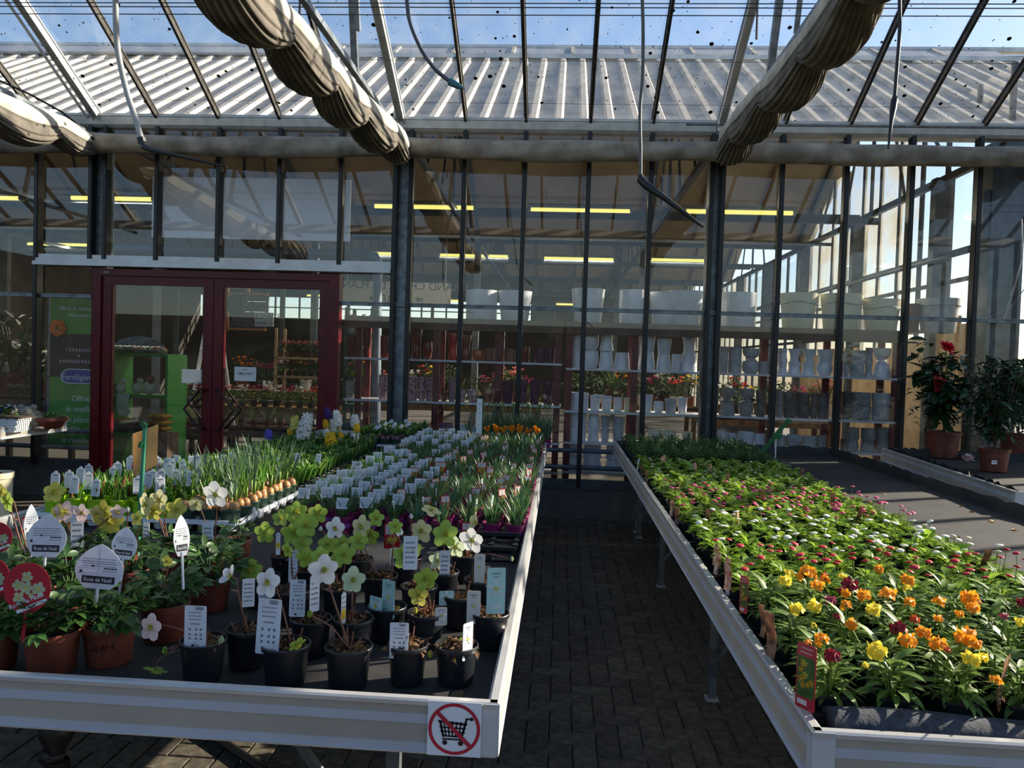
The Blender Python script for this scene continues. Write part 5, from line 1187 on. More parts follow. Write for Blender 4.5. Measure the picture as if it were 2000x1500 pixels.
def ros_joined(spots, dims, mat, shape):
    b = MB()
    for loc, rot, i, s in spots: L, W, c, f = dims[i]; b.leaf(T(loc, rot), L*s, W*s, c, f, shape, 3)
    return b.mesh('foliage', mat, True, 180)
DAJ = [ros_joined(s, DAb, m_daisyleaf, 'spoon') for s in ROS]
SQP = MB().lathe([(.036, 0), (.044, .068), (.047, .07), (.047, .075), (.043, .075), (.042, .06)], 16, square=.55).mesh('pot', m_blackpot, True, 35)
def daisyhead(mat, n=26):
    b = MB(); b.lathe([(.002, -.003), (.009, 0), (.0125, .003), (.0115, .006), (.006, .0085), (.001, .009)], 12)
    for k in range(n): a = k*2.4; b.leaf(T((math.cos(a)*.009, math.sin(a)*.009, .003), (.25, 0, a-PI/2)), .0065, .0026, .3, .2, 'oval', 1)
    return b.mesh('button_flower', [mat, m_stamen], True, 60)
DH = {k: daisyhead(m) for k, m in m_daisy.items()}
def stem_mesh(h, r=.0013, mat=m_stem, bend=.01): b = MB(); b.tube([(0,0,0), (bend*.4, 0, h*.5), (bend, 0, h)], r, 5, cap=False); return b.mesh('stem', mat)
ST = {h: stem_mesh(h) for h in (.05, .07, .09, .11)}
SPX, SPY = .139, .137
WALL = []
n_by = {}
for j in range(42):
    y = 1.80+SPY*j
    if y > 7.45: break
    for i in range(8):
        x = .645+SPX*i+(.03 if j % 2 else 0)+uni(-.008, .008); yy = y+uni(-.008, .008)
        if y > 5.4 and i > 7: continue
        kind = 'wall' if y < YW else 'red' if y < YR else 'white' if y < YWH else 'pink' if y < YP else 'plain' if y < YG else 'stock'
        rz = uni(0, 6.28); edge = i == 0
        if kind == 'wall':
            t = thing('wallflower_plant', f'bushy wallflower plant, {ORD[i]} from the aisle in the {ORD[j]} row from the near end', 'plant', (x, yy, BZ+.003), 0, 'wallflowers at the near end of the right bench'); WALL.append(t)
            put('pot', SQP, t, (0, 0, 0), (0, 0, 0)); continue
        if kind == 'stock':
            nj = n_by.setdefault(kind, j); t = thing('leafy_bedding_plant', f'dark lance-leaved plant at far bench end, {ORD[i]} from the aisle in the {ORD[j-nj]} such row', 'plant', (x, yy, BZ+.003), rz, 'lance-leaved plants at the far end')
        else:
            nj = n_by.setdefault(kind, j)
            lb = {'red': 'daisy with deep red button flowers', 'white': 'daisy with white button flowers', 'pink': 'daisy with pink button flowers', 'plain': 'green daisy with closed pale buds'}[kind]
            t = thing('daisy_plant', f'{lb}, {ORD[i]} from the aisle in the {ORD[j-nj]} such row', 'plant', (x, yy, BZ+.003), rz, {'red': 'red daisies', 'white': 'white daisies', 'pink': 'pink daisies', 'plain': 'unopened daisies'}[kind]+' on the right bench')
        put('pot', SQP, t, (0, 0, 0), (0, 0, -rz))
        if kind == 'stock':
            if 'SJ' not in globals():
                SJ = []
                for s in range(3):
                    rr = random.Random(40+s); b = MB()
                    for st in range(5):
                        a0 = st*1.26; cx, cy = math.cos(a0)*.035*(st > 0), math.sin(a0)*.035*(st > 0); hh = rr.uniform(.05, .1)
                        for k in range(11):
                            q = k/11; a = k*2.4+st; b.leaf(T((cx, cy, .01+hh*q), (.25+.6*q, 0, a)), .055*(1.1-.4*q), .011, .7, .25, 'lance', 3)
                        b.tube([(cx*.3, cy*.3, -.01), (cx, cy, .01+hh)], .002, 4)
                    SJ.append(b.mesh('foliage', m_stockleaf, True, 180))
            put('foliage', SJ[(i+j) % 3], t, (0, 0, .07)); continue
        k = (i*3+j) % 4; s = uni(.95, 1.15)
        if y < 3.05:
            for loc, rot, v, sc2 in ROS[k]: put('leaf', DA[v], t, (loc[0], loc[1], loc[2]+.075), rot, sc2*s)
        else: put('foliage', DAJ[k], t, (0, 0, .075), (0, 0, 0), s)
        nf = {'red': 2, 'white': 2, 'pink': 2, 'plain': 0}[kind]+(rnd() < .45 and kind != 'plain')
        for q in range(nf):
            h = random.choice((.05, .07, .09) if kind != 'red' else (.07, .09, .11)); a = uni(0, 6.28); rr_ = uni(.01, .055); fx, fy = math.cos(a)*rr_, math.sin(a)*rr_
            put('stem', ST[h], t, (fx, fy, .075), (0, 0, a))
            put('button_flower', DH[kind], t, (fx+.01*math.cos(a), fy+.01*math.sin(a), .075+h), (uni(-.3, .3)+.1, uni(-.3, .3), rz), (lambda k_: (k_, k_, k_*.62))(uni(.9, 1.25)))
        if kind == 'plain' and rnd() < .8:
            for q in range(3): put('button_flower', DH['white'], t, (uni(-.04, .04), uni(-.04, .04), .075+uni(.025, .045)), (uni(-.3,.3), uni(-.3,.3), 0), .55)
        if edge and rnd() < .6:
            kk = random.choice(('pinkcurl', 'browncurl', 'pinkcurl', 'slim')); o = put('tag', tagm(kk, .022 if kk != 'slim' else .014, .085), t, t.matrix_basis.inverted() @ Vector((x-.055, yy+uni(-.04, .04), BZ+.05)), (uni(-.25, .1), uni(-.2, .1), uni(-.9, -.2)-rz))
        elif rnd() < .06: put('tag', tagm(random.choice(('pinkcurl', 'browncurl')), .024, .10), t, (uni(-.03, .03), uni(-.03, .03), .06), (uni(-.2, .2), uni(-.2, .2), uni(-.8, .3)-rz))
# black carry trays that hold the little pots along the aisle
trb = MB()
for a, b_, c_, d_, e_, f_ in ((-.29,-.135,0,.29,-.128,.05), (-.29,.128,0,.29,.135,.05), (-.29,-.128,0,-.283,.128,.05), (.283,-.128,0,.29,.128,.05)): trb.box(a, b_, c_, d_, e_, f_)
trb.box(-.297,-.142,.046,.297,-.128,.051); trb.box(-.297,.128,.046,.297,.142,.051); trb.box(-.297,-.128,.046,-.283,.128,.051); trb.box(.283,-.128,.046,.297,.128,.051); trb.box(-.283,-.128,0,.283,.128,.002)
trm = trb.mesh('carry_tray', m_blackpot, False)
for j in range(20):
    for i in range(2):
        o = put('carry_tray', trm, None, (.862+.585*i, 1.868+.2745*j, BZ+.0005)); tag(o, f'shallow black carry tray, {ORD[j]} from the near end, {["aisle side", "inner side"][i]} of the right-hand bench', 'tray', 'black carry trays on the right bench')
# wallflowers: single leaves as parts, flower clusters where the photograph has them
WLV = [leafm(.058, .017, .8, .25, 'lance', m_wallleaf), leafm(.072, .021, .7, .2, 'lance', m_wallleaf), leafm(.048, .015, 1.1, .3, 'lance', m_wallleaf)]
for t in WALL:
    rr = random.Random(int(t.location.x*1000+t.location.y*77))
    for k in range(46):
        s = k/46; a = k*2.39996+rr.uniform(-.3, .3); el = .85-.95*s+rr.uniform(-.2, .2); h = .07+.075*(1-s)*rr.uniform(.6, 1.1)
        put('leaf', WLV[k % 3], t, (math.cos(a)*.02*(.3+s), math.sin(a)*.02*(.3+s), h), (el, rr.uniform(-.3, .3), a-PI/2), rr.uniform(.85, 1.2))
    b = MB()
    for k in range(4): a = k*1.6+rr.random(); b.tube([(0, 0, .05), (math.cos(a)*.012, math.sin(a)*.012, .1), (math.cos(a)*.025, math.sin(a)*.025, .145)], .0025, 5)
    put('stems', b.mesh('stems', m_stem), t)
def cluster(mat, n, seed):
    rr = random.Random(seed); b = MB()
    for k in range(n):
        u = (k+.5)/n; a = k*2.39996; el = math.acos(1-1.25*u); d = Vector((math.sin(el)*math.cos(a), math.sin(el)*math.sin(a), math.cos(el))); c = d*.6*rr.uniform(.85, 1.1)
        q = d.to_track_quat('Z', 'Y').to_matrix().to_4x4()
        for j in range(4): b.leaf(Matrix.Translation(c) @ q @ T((0,0,0), (rr.uniform(-.2, .8), rr.uniform(-.4, .4), j*PI/2+k+rr.uniform(-.3, .3))), .46, .46, rr.uniform(-.5, .9), -.2, 'petal', 3, 0, rr.uniform(-.6, .6))
    return b.mesh('flower_cluster', mat, True, 180)
WC = {k: [cluster(m, 9, 3), cluster(m, 7, 5)] for k, m in m_wired.items()}
wl_ = [('orange', l) for l in ((1576,1123,19),(1596,1146,14),(1612,1133,10),(1687,1165,14),(1734,1162,16),(1772,1136,14),(1716,1113,10),(1776,1178,12),(1652,1183,11),(1662,1221,13),(1603,1251,15),(1578,1256,7),(1772,1253,18),(1804,1239,15),(1832,1260,17),(1884,1246,22),(1902,1258,14),(1895,1172,19),(1900,1190,14),(1834,1176,12),(1874,1200,9),(1832,1209,9),(1652,1160,10),(1945,1330,12))] + \
    [('rusty red', l) for l in ((1786,1211,10),(1610,1127,9),(1850,1270,7))] + [('yellow', l) for l in ((1541,1122,10),(1533,1137,14),(1557,1192,15),(1589,1186,15),(1713,1274,21),(1897,1291,18),(1918,1286,12),(1706,1193,16),(1645,1127,8),(1772,1150,8),(1995,1218,12),(1590,1222,6),(1690,1300,7))] + \
    [('dark red', l) for l in ((1659,1144,16),(1645,1155,10),(1755,1230,17),(1625,1284,17),(1634,1206,8),(1998,1180,12))] + [('mauve red', l) for l in ((1622,1176,12),(1960,1204,8))]
for colr, (px, py, rp) in wl_:
    p = onz(px, py, .965); t = min(WALL, key=lambda w: (w.location.x-p.x)**2+(w.location.y-p.y)**2); d = p-t.location; r = rp/1500*p.y*1.25
    b = MB(); b.tube([(d.x*.25, d.y*.25, .07), (d.x*.6, d.y*.6, .12), (d.x, d.y, d.z-r*.2)], .002, 5); put('stem', b.mesh('stem', m_stem), t)
    put('flower_cluster', random.choice(WC[colr]), t, d, (uni(-.2,.2)+.25, uni(-.2,.2), uni(0, 6)), r)
# the picture tags beside the near wallflowers
for px, py0, py1, dp, w, kk, rz in ((1572,1258,1368,0,.05,'pictag',-.95),(1452,1125,1185,0,.03,'pictag',-.9),(1415,1098,1140,0,.03,'pinkcurl',-1.0),(1503,1195,1268,0,.035,'browncurl',-1.1),(1958,1282,1365,0,.075,'browncurl',.9),(1488,1180,1230,0,.02,'browncurl',-1.1)):
    g = onz(px, py1+25, BZ+.05); t = min(WALL, key=lambda w_: (w_.location.x-g.x)**2+(w_.location.y-g.y)**2); tag_at(t, px, py0, py1, g.y-.01, w, kk, rz=rz, extra=.02)
# green clip stake at the edge of the plants
p = onz(1513, 917, BZ); t = thing('clip_stake', 'green plastic sign clip on a thin white rod among the far daisies', 'stake', p); Y = p.y
m_gclip = M('green_plastic', (30,96,54), .4, 0, .08, 12)
b = MB(); b.tube([(0,0,0), (0,0,ony(1516,850,Y).z-BZ)], .005, 6); put('rod', b.mesh('stake_rod', m_white), t)
a, c, k = ony(1480,893,Y), ony(1538,822,Y), ony(1517,852,Y)
b = MB(); b.bar(a-p, c-p, .03, .022, (0,1,0)); b.bar(c-p+Vector((-.01,0,0)), c-p+Vector((.025,0,-.01)), .04, .03, (0,1,0)); put('clip_arm', b.mesh('clip_arm', m_gclip, False), t)
b = MB(); e = k-p; b.box(e.x-.03, -.02, e.z-.02, e.x+.035, .02, e.z+.03); put('clip_block', b.mesh('clip_block', m_gclip, False), t)
# ================================================================ SHRUBS IN THE RIGHT CORNER
SURF = BZ+.003; SURF3 = SURF+.07
CL = [leafm(.085, .045, .6, .3, 'oval', m_camleaf, 4, .012), leafm(.075, .042, 1.0, .35, 'oval', m_camleaf, 4, .012), leafm(.095, .048, .4, .25, 'oval', m_camleaf, 4, .012)]
SL = [leafm(.055, .020, .5, .3, 'oval', m_shrubleaf, 3, .006), leafm(.065, .022, .8, .3, 'oval', m_shrubleaf, 3, .006)]
def shrub(label, px, pyb, pyt, rpx, leaves, nleaf, spread, seed, nstem=5, hpot=None, name='potted_shrub', group=None):
    g = onz(px, pyb, SURF3); Y = g.y; r = rpx/1500*Y; H = ony(px, pyt, Y).z-SURF3; ph = hpot or r*1.6; rr = random.Random(seed)
    t = thing(name, label, 'shrub', g, 0, group)
    put('pot', potm(r, ph, m_terra, 'terra', .14, 24), t); put('soil', soilm(r*.92), t, (0, 0, ph*.9))
    pts = []
    b = MB(); b.tube([(0, 0, ph*.85), (.01, 0, ph+.1*H), (0, .01, ph+.35*(H-ph))], [.011, .009, .007], 7)
    for s in range(nstem):
        a = s*2*PI/nstem+rr.uniform(-.4, .4); z0 = ph+(H-ph)*rr.uniform(.05, .35); q = Vector((0, 0, z0)); tip = Vector((math.cos(a)*spread*rr.uniform(.6, 1), math.sin(a)*spread*rr.uniform(.6, 1), ph+(H-ph)*rr.uniform(.55, 1)))
        if s == 0: tip = Vector((.02, 0, H*.98))
        mid = q.lerp(tip, .5)+Vector((rr.uniform(-.03, .03), rr.uniform(-.03, .03), -.02)); b.tube([q, mid, tip], [.006, .0045, .003], 6); pts += [(q, mid), (mid, tip)]
        for _ in range(2):
            st = mid.lerp(tip, rr.random()); e = st+Vector((rr.uniform(-1, 1), rr.uniform(-1, 1), rr.uniform(-.2, .8))).normalized()*spread*.5; b.tube([st, e], [.0035, .002], 5); pts.append((st, e))
    put('branches', b.mesh('branches', m_twig), t)
    for k in range(nleaf):
        p0, p1 = rr.choice(pts); p = p0.lerp(p1, rr.uniform(.15, 1.02)); a = rr.uniform(0, 2*PI)
        put('leaf', rr.choice(leaves), t, p+Vector((rr.uniform(-.01, .01), rr.uniform(-.01, .01), 0)), (rr.uniform(-.6, .6), rr.uniform(-.5, .5), a), rr.uniform(1.3, 1.9)*(1.2 if leaves is SL else 1))
    inner = bush_mesh(420 if leaves is SL else 200, spread*1.0, (H-ph)*.95, .075 if leaves is SL else .085, .028 if leaves is SL else .045, m_shrubleaf if leaves is SL else m_camleaf, seed+50, stems=False)
    put('foliage', inner, t, (0, 0, ph+.02))
    return t, g, Y
t, g, Y = shrub('camellia with two red blooms in a terracotta-coloured pot on the corner bench', 1840, 893, 690, 31, CL, 300, .30, 4, 10, name='camellia')
def rose(r, seed):
    rr = random.Random(seed); b = MB()
    for k in range(22):
        s = k/22; a = k*2.4; b.leaf(T((math.cos(a)*r*.15*s, math.sin(a)*r*.15*s, r*.3*(1-s)), (1.25-1.15*s+rr.uniform(-.15, .15), 0, a-PI/2)), r*(.5+.5*s), r*(.5+.4*s), .5, -.35, 'petal', 3)
    return b.mesh('bloom', M('red_camellia_petal', (216,18,44), .45, 0, .12, 40, transl=.3), True, 180)
rs = rose(.085, 3)
for px, py, rot in ((1833,751,(1.1, 0, .5)), (1848,680,(.5, .5, 0))): put('bloom', rs, t, ony(px, py, Y-.1)-g, rot)
b = MB(); b.tube([(.01, .0, .5), ony(1848, 684, Y-.09)-g], .004, 6); put('flower_stem', b.mesh('flower_stem', m_stem), t)
shrub('fine-leaved green shrub in a smaller terracotta-coloured pot with a price sticker', 1940, 920, 700, 27, SL, 300, .22, 9, 11)
tt, gg, _ = shrub('dense fine-leaved shrub at the rear right of the corner bench', 1985, 897, 700, 30, SL, 300, .26, 12, 11, None)
q = ony(1942, 903, onz(1940, 920, SURF3).y-.115); b = MB(); b.box(-.02, -.001, -.015, .02, .001, .015); b.box(-.012, -.002, -.002, .012, -.001, .006, 1)
tag(put('price_sticker', b.mesh('price_sticker', [m_white, m_print], False), None, q), 'small white price sticker on the smaller shrub pot', 'sticker')
p = onz(1890, 898, SURF3); t = thing('fallen_bloom', 'crumpled pale pink camellia bloom lying on the corner bench', 'flower', p); put('petals', rose(.06, 8), t, (0, 0, .01), (.2, .1, 0)).data.materials[0] = m_hp['pink']
# ================================================================ SIDE BENCH ON THE LEFT
def sb(px, py): return onz(px, py, SURF)
p = ony(62, 822, 7.3); p.z = SURF; t = thing('frog_statue', 'grey stone frog figure on the end of the side bench', 'statue', p, .3); m_stone = M('grey_stone', (140,134,126), .9, 0, .15, 40, bump=.3)
b = MB(); b.blob((0, 0, .09), .105, .10, .105, 16, 10); b.blob((-.03, -.03, .17), .075, .07, .06, 14, 8); put('body', b.mesh('frog_body', m_stone), t)
for sx in (-1, 1):
    b = MB(); b.blob((-.03+sx*.055, -.03, .215), .032, .032, .032, 10, 7); put('eye', b.mesh('frog_eye', m_stone), t); b = MB(); b.blob((sx*.085, -.06, .015), .05, .05, .018, 10, 5); put('foot', b.mesh('frog_foot', m_stone), t)
p = ony(93, 820, 7.42); p.z = SURF; t = thing('terracotta_bowl', 'low terracotta bowl of clipped green plants beside the stone frog', 'planter', p)
b = MB(); b.lathe([(.12, 0), (.13, .01), (.165, .075), (.18, .08), (.18, .115), (.165, .115), (.155, .08)], 26); put('bowl', b.mesh('bowl', m_terra, True, 35), t); put('soil', soilm(.155), t, (0, 0, .09))
rr = random.Random(4); b = MB()
for k in range(260): a = rr.uniform(0, 6.3); q = .15*math.sqrt(rr.random()); b.leaf(T((math.cos(a)*q, math.sin(a)*q, .09+rr.uniform(0, .05)), (rr.uniform(.2, 1.2), 0, rr.uniform(0, 6))), .035, .012, .4, .2, 'oval', 2)
put('foliage', b.mesh('foliage', m_hyleaf, True, 180), t)
p = ony(8, 832, 7.0); p.z = SURF; t = thing('planter_basket', 'white woven basket of violets and white flowers at the left edge', 'basket', p, .12)
b = MB(); W0, W1, D0_, D1_, H_ = .15, .19, .09, .12, .14
for k in range(6):
    z0, z1 = H_*k/6, H_*(k+.8)/6
    for (xa, ya, xb, yb) in ((-1,-1,1,-1),(1,-1,1,1),(1,1,-1,1),(-1,1,-1,-1)):
        f = (z0+z1)/2/H_; w, d = W0+(W1-W0)*f, D0_+(D1_-D0_)*f; N = 12
        for i in range(N):
            o_ = .006*(1 if (i+k) % 2 else -.3); p0 = Vector((xa*w+(xb-xa)*w*i/N, ya*d+(yb-ya)*d*i/N, (z0+z1)/2)); p1 = Vector((xa*w+(xb-xa)*w*(i+1)/N, ya*d+(yb-ya)*d*(i+1)/N, (z0+z1)/2)); nn = Vector((0, ya, 0)) if ya == yb else Vector((xa, 0, 0)); b.bar(p0+nn*o_, p1+nn*o_, .006, z1-z0)
put('woven_side', b.mesh('woven_side', m_white, False), t)
b = MB(); b.box(-W1-.01, -D1_-.01, H_-.01, W1+.01, D1_+.01, H_+.005); put('rim', b.mesh('basket_rim', m_woodd, False), t)
put('foliage', BUSH[2], t, (0, 0, H_), (0, 0, 0), .7); put('white_flowers', HEADS['white'], t, (.05, 0, H_-.1), (0, 0, 0), .8)
m_violet = M('violet_petal', (74,50,150), .55, 0, .15, 40, transl=.25); put('violet_flowers', heads(14, .1, .16, .022, m_violet, 77), t, (-.0, -.02, H_-.08), (0, 0, 0), .9)
p = ony(-6, 922, 4.9); p.z = .0; H_ = ony(-6, 922, 4.9).z; t = thing('cream_planter', 'tall cream planter of bare soil at the left edge beyond the hellebores', 'planter', p); put('pot', potm(.10, H_, POTM['cream'], 'cream', .05), t); put('soil', soilm(.09), t, (0, 0, H_*.97)); put('dry_leaves', DEB[0], t, (0, 0, H_*.97))
# ================================================================ LEFT BENCH: hellebores
S = SURF
taken = []
def free(p, d):
    for q in taken:
        if (q-p).length < d: return False
    taken.append(p.copy()); return True
# ---- terracotta pots, front left
def palm(n, L, W, stalk, seed):
    rr = random.Random(seed); b = MB(); z = stalk*.35
    b.tube([(0,0,0), (0, stalk*.55, stalk*.28), (0, stalk, z)], [.0022, .002, .0016], 5, cap=False)
    for i in range(n):
        a = (i/(n-1)-.5)*2.6; l = L*(1-.25*abs(a)/1.3)*rr.uniform(.9, 1.1); b.leaf(T((0, stalk, z), (rr.uniform(-.35, .1), rr.uniform(-.25, .25), -a)), l, W*rr.uniform(.85, 1.15), rr.uniform(.4, 1.0), .3, 'oval', 4)
    return b.mesh('palmate_leaf', m_helleaf, True, 180)
PALM = [palm(5, .062, .028, .075, 1), palm(6, .055, .022, .09, 2), palm(5, .07, .030, .06, 3), palm(7, .05, .018, .08, 4)]
TERRA = []
TLAB = ['terracotta-coloured pot of Christmas roses with a round red picture label, at the near left', 'terracotta-coloured pot of Christmas roses with a handwritten price, under a broad leaf-shaped tag', 'terracotta-coloured pot of Christmas roses leaning right, under the middle leaf-shaped tag', 'terracotta-coloured pot of dark hellebore foliage at the right end of the terracotta group', 'terracotta-coloured pot cut off by the left edge of the bench view', 'terracotta-coloured pot of hellebore behind the round red label', 'terracotta-coloured pot of hellebore hidden behind the priced pot', 'terracotta-coloured pot of cream hellebores before the arched tags', 'hellebore pot at far left with green-yellow flowers and a red label', 'hellebore pot with tall white flower beside the white bulb tray', 'hellebore pot of yellow flowers beside the green sign stake', 'hellebore pot with pale pink cream flowers beneath the arched tags', 'hellebore pot of orange-cream flowers right of the sign stake', 'small hellebore pot with nodding yellow bud by a clear tag']
for i, (px, py, r, h) in enumerate(((75,1325,.067,.105),(190,1308,.066,.105),(302,1260,.066,.105),(395,1198,.066,.105),(-45,1318,.066,.105),(-2,1225,.064,.10),(112,1222,.064,.10),(232,1180,.064,.10),(40,1170,.06,.09),(400,1128,.05,.085),(225,1120,.055,.09),(130,1130,.055,.09),(322,1130,.055,.09),(455,1100,.05,.085))):
    g = onz(px, py, S); g.y += .05
    t = thing('hellebore_pot', TLAB[i], 'plant', g, 0, 'hellebores in terracotta-coloured pots'); TERRA.append((t, px, py, r, h)); taken.append(g.copy())
    put('pot', potm(r, h, m_terra, 'terra', .16, 28), t, (0, 0, 0), (0, 0, uni(0, 6))); put('soil', soilm(r*.92), t, (0, 0, h*.88))
    rr = random.Random(60+i); nl = (26, 28, 26, 22, 20, 18, 22, 18, 16, 16, 14, 14, 14, 12)[i]
    for k in range(nl):
        a = k*2.39996+rr.uniform(-.3, .3); s = k/nl; el = 1.05-1.0*s+rr.uniform(-.15, .15)
        put('palmate_leaf', PALM[k % 4], t, (math.cos(a)*.018, math.sin(a)*.018, h*.9), (el, 0, a-PI/2), rr.uniform(.75, 1.1)*(r/.066))
# handwritten price on the pot under the broad tag
t, px, py, r, h = TERRA[1]; me = text_mesh('12,30 \u20ac', .021, m_black, 'CENTER', .3, extrude=.0001)
for v in me.vertices:
    rz_ = r*(.88+.1*(.055/h)); th = -PI/2+.25+v.co.x/rz_; z = .050+v.co.y+v.co.x*.12; rad = r*(.80+.14*(z/h))+.0008
    v.co = (math.cos(th)*rad, math.sin(th)*rad, z)
put('handwritten_price', me, t)
# leaf-shaped tags
for i, px, py0, py1, w, dy, rz in ((1,190,1064,1150,.138,.03,-.1),(2,240,1030,1092,.085,.02,-.2),(2,356,1006,1086,.045,.0,.9),(5,88,1005,1088,.115,.05,.1),(6,62,985,1060,.04,.1,.8),):
    tag_at(TERRA[i][0], px, py0, py1, TERRA[i][0].location.y-.05+dy, w, 'leafshape', rz=rz, lean=-.12)
# round red labels with Christmas roses on them
def red_label(t, px, py, rp, Y, rz=0):
    c = ony(px, py, Y); r = rp/1500*Y; L0 = t.matrix_basis.inverted() @ c
    b = MB(); P = [(math.cos(k/36*2*PI)*r, math.sin(k/36*2*PI)*r*1.0) for k in range(36)]; b.prism([(x, -.0005, z) for x, z in P], (0, .001, 0)); b.box(-.004, .0005, -r-.07, .004, .0015, -r*.5)
    o = put('round_label', b.mesh('round_label', m_tagred, False), t, L0, (-.1, .0, rz))
    b = MB(); rr = random.Random(2)
    for fx, fz, fr in ((0,0,.27),(-.38,.08,.24),(-.02,.42,.24),(.50,-.02,.28),(-.30,-.42,.25),(.2,-.3,.12)):
        for k in range(5):
            a = k*1.257+fx*5; P = [(fx*r, -.0012, fz*r)]+[(r*(fx+fr*q*math.cos(a+d)), -.0012-.0001*k, r*(fz+fr*q*math.sin(a+d))) for q, d in ((.7,-.6),(1,-.3),(1.02,0),(1,.3),(.7,.6))]; b.add(P, [tuple(range(6))[::-1]])
        b.add([(r*(fx+fr*.22*math.cos(j)), -.002, r*(fz+fr*.22*math.sin(j))) for j in [x*PI/5 for x in range(10)]], [tuple(range(10))[::-1]], 1)
    put('printed_flowers', b.mesh('printed_flowers', [m_hp['palegreen'], m_stamen], False), o)
    b = MB(); Mx = T((0, 0, 0), (0, -.42, 0)); b.box(-r*.72, -.0011, -r*.83, r*.62, -.0009, -r*.68, 0, Mx); put('white_stripe', b.mesh('white_stripe', m_white, False), o)
    put('lettering', text_mesh('Rose de No\u00ebl', r*.27, m_white, 'CENTER'), o, (r*.06, -.0016, -r*.60), (PI/2, -.42, 0))
red_label(TERRA[0][0], 53, 1148, 51, 1.77); red_label(TERRA[4][0], -22, 1128, 42, 1.98, .1); red_label(TERRA[8][0], -8, 1050, 32, 2.35, .15)
b = None
tag_at(TERRA[8][0], 52, 1010, 1062, 2.45, .03, 'redcard', rz=.5)
tag_at(TERRA[9][0], 405, 1020, 1080, TERRA[9][0].location.y-.03, .04, 'card', rz=.1)
tag_at(TERRA[11][0], 150, 1010, 1085, TERRA[11][0].location.y-.02, .04, 'card', rz=.5); tag_at(TERRA[10][0], 285, 1020, 1070, TERRA[10][0].location.y-.02, .03, 'card', rz=-.3)
# flowers over the terracotta group: pixel, radius, colour, pot
def hf(i_t, px, py, rp, col, src, dy=-.02, face=None, half=False, stem=None):
    t = src[i_t][0]; Y = t.location.y+dy; tip = ony(px, py, Y)-t.location; h = src[i_t][4]
    fc = face or (uni(-.5, .5), -1, uni(-.15, .45))
    hell_flower(t, (uni(-.015, .015), uni(-.015, .015), h*.9), tip, rp/1500*Y*1.08, col, fc, stem or m_stemr, half)
for a in ((11,105,962,20,'yellow'),(11,128,1000,21,'pink'),(11,113,1003,18,'yellow'),(10,203,1000,22,'yellow'),(10,213,1020,24,'yellow'),(10,190,1005,18,'cream'),(12,285,985,22,'cream'),(12,312,977,20,'cream'),(12,345,996,20,'yellow'),(12,300,1000,16,'yellow'),(9,421,966,24,'white'),(8,15,981,18,'green'),(8,2,960,14,'yellow'),(11,160,1002,16,'pink'),(13,392,1075,17,'yellow'),(9,383,985,13,'cream'),(2,327,1096,10,'yellow'),(11,230,1000,14,'pink')):
    hf(*a, TERRA)
hf(7, 268, 1012, 14, 'yellow', TERRA)
t = TERRA[10][0]; bud(t, (0, 0, .08), ony(250, 996, t.location.y)-t.location, .013, 'white')
t = TERRA[9][0]; bud(t, (0, 0, .08), ony(496, 997, t.location.y+.02)-t.location, .014, 'white')
# ---- black pots with white and green hellebores, front right
BL = [(380,1338),(545,1346),(670,1351),(788,1346),(885,1346),(469,1310),(596,1287),(952,1272),(826,1272),(680,1287),(748,1258),(893,1232),(560,1222),(655,1215),(812,1212),(935,1196),(500,1190),(735,1188),(595,1172),(860,1178),(690,1150),(790,1146),(550,1142),(905,1140),(640,1132)]
BN = ['with one pink side bloom hanging toward the terracotta pots', 'with a big blank-backed tag and a white bloom', 'with the large white bloom above bare soil', 'of brown withered leaves beside a barcode tag', 'of brown withered leaves with a white picture tag', 'with a small white starry bloom at the left', 'with a green bloom behind the big barcode tag', 'with lime buds nearest the bench corner', 'with lime bloom between two picture tags', 'with a pale green bloom behind the bare-soil pot', 'with two mint picture tags leaning out', 'with mint picture tag by the aisle rim', 'with a white tag standing at its left', 'in the middle of the black pots under green blooms', 'with cream picture tag and green bloom', 'with large pale pink bloom by the aisle rim', 'with green bloom beside the terracotta group', 'with a white bloom above the middle of the black pots', 'with a cluster of green blooms at the left rear', 'with a broad green bloom at the right rear', 'with a cream bloom at the rear middle', 'with pale cream bloom beside the blue picture card', 'with lime blooms nearest the white bulb tray', 'with a cream side bloom near the magenta pots', 'with a small white bud at the rear']
BLK = []
m_greytag = M('clear_grey_tag', (176,182,186), .3, 0, .05, 9, transl=.3)
for i, (px, py) in enumerate(BL):
    g = onz(px, py, S); g.y += .042
    d = [q for q in taken if (q-g).length < .098]
    if d: g = g+(g-d[0]).normalized()*(.1-(g-d[0]).length)
    taken.append(g.copy()); r = uni(.054, .06) if i not in (3,) else .05; h = .098
    if i == 10 or i == 6: r = .056
    t = thing('hellebore_pot', 'black hellebore pot '+BN[i], 'plant', g, 0, 'hellebores in black pots'); BLK.append((t, px, py, r, h))
    put('pot', potm(r, h, m_blackpot, 'black', .12, 26), t); put('soil', soilm(r*.92), t, (0, 0, h*.86)); put('dry_leaves', DEB[i % 3], t, (0, 0, h*.86), (0, 0, uni(0, 6)), 1.08 if i in (3, 4) else uni(.85, 1.05))
    for k in range(random.choice((2, 3, 4))):      # a few fresh leaves and stubs
        a = uni(0, 6.28); put('leaf', random.choice(CL), t, (math.cos(a)*.02, math.sin(a)*.02, h*.9), (uni(.2, .8), 0, a-PI/2), uni(.3, .5)).data = random.choice(DA)
    for k in range(3): a = uni(0, 6.28); b = MB(); q = uni(.01, .03); b.tube([(math.cos(a)*q, math.sin(a)*q, h*.85), (math.cos(a)*q*1.6, math.sin(a)*q*1.6, h*.9+uni(.02, .05))], .0022, 5); put('stub', b.mesh('stub', m_stemr), t)
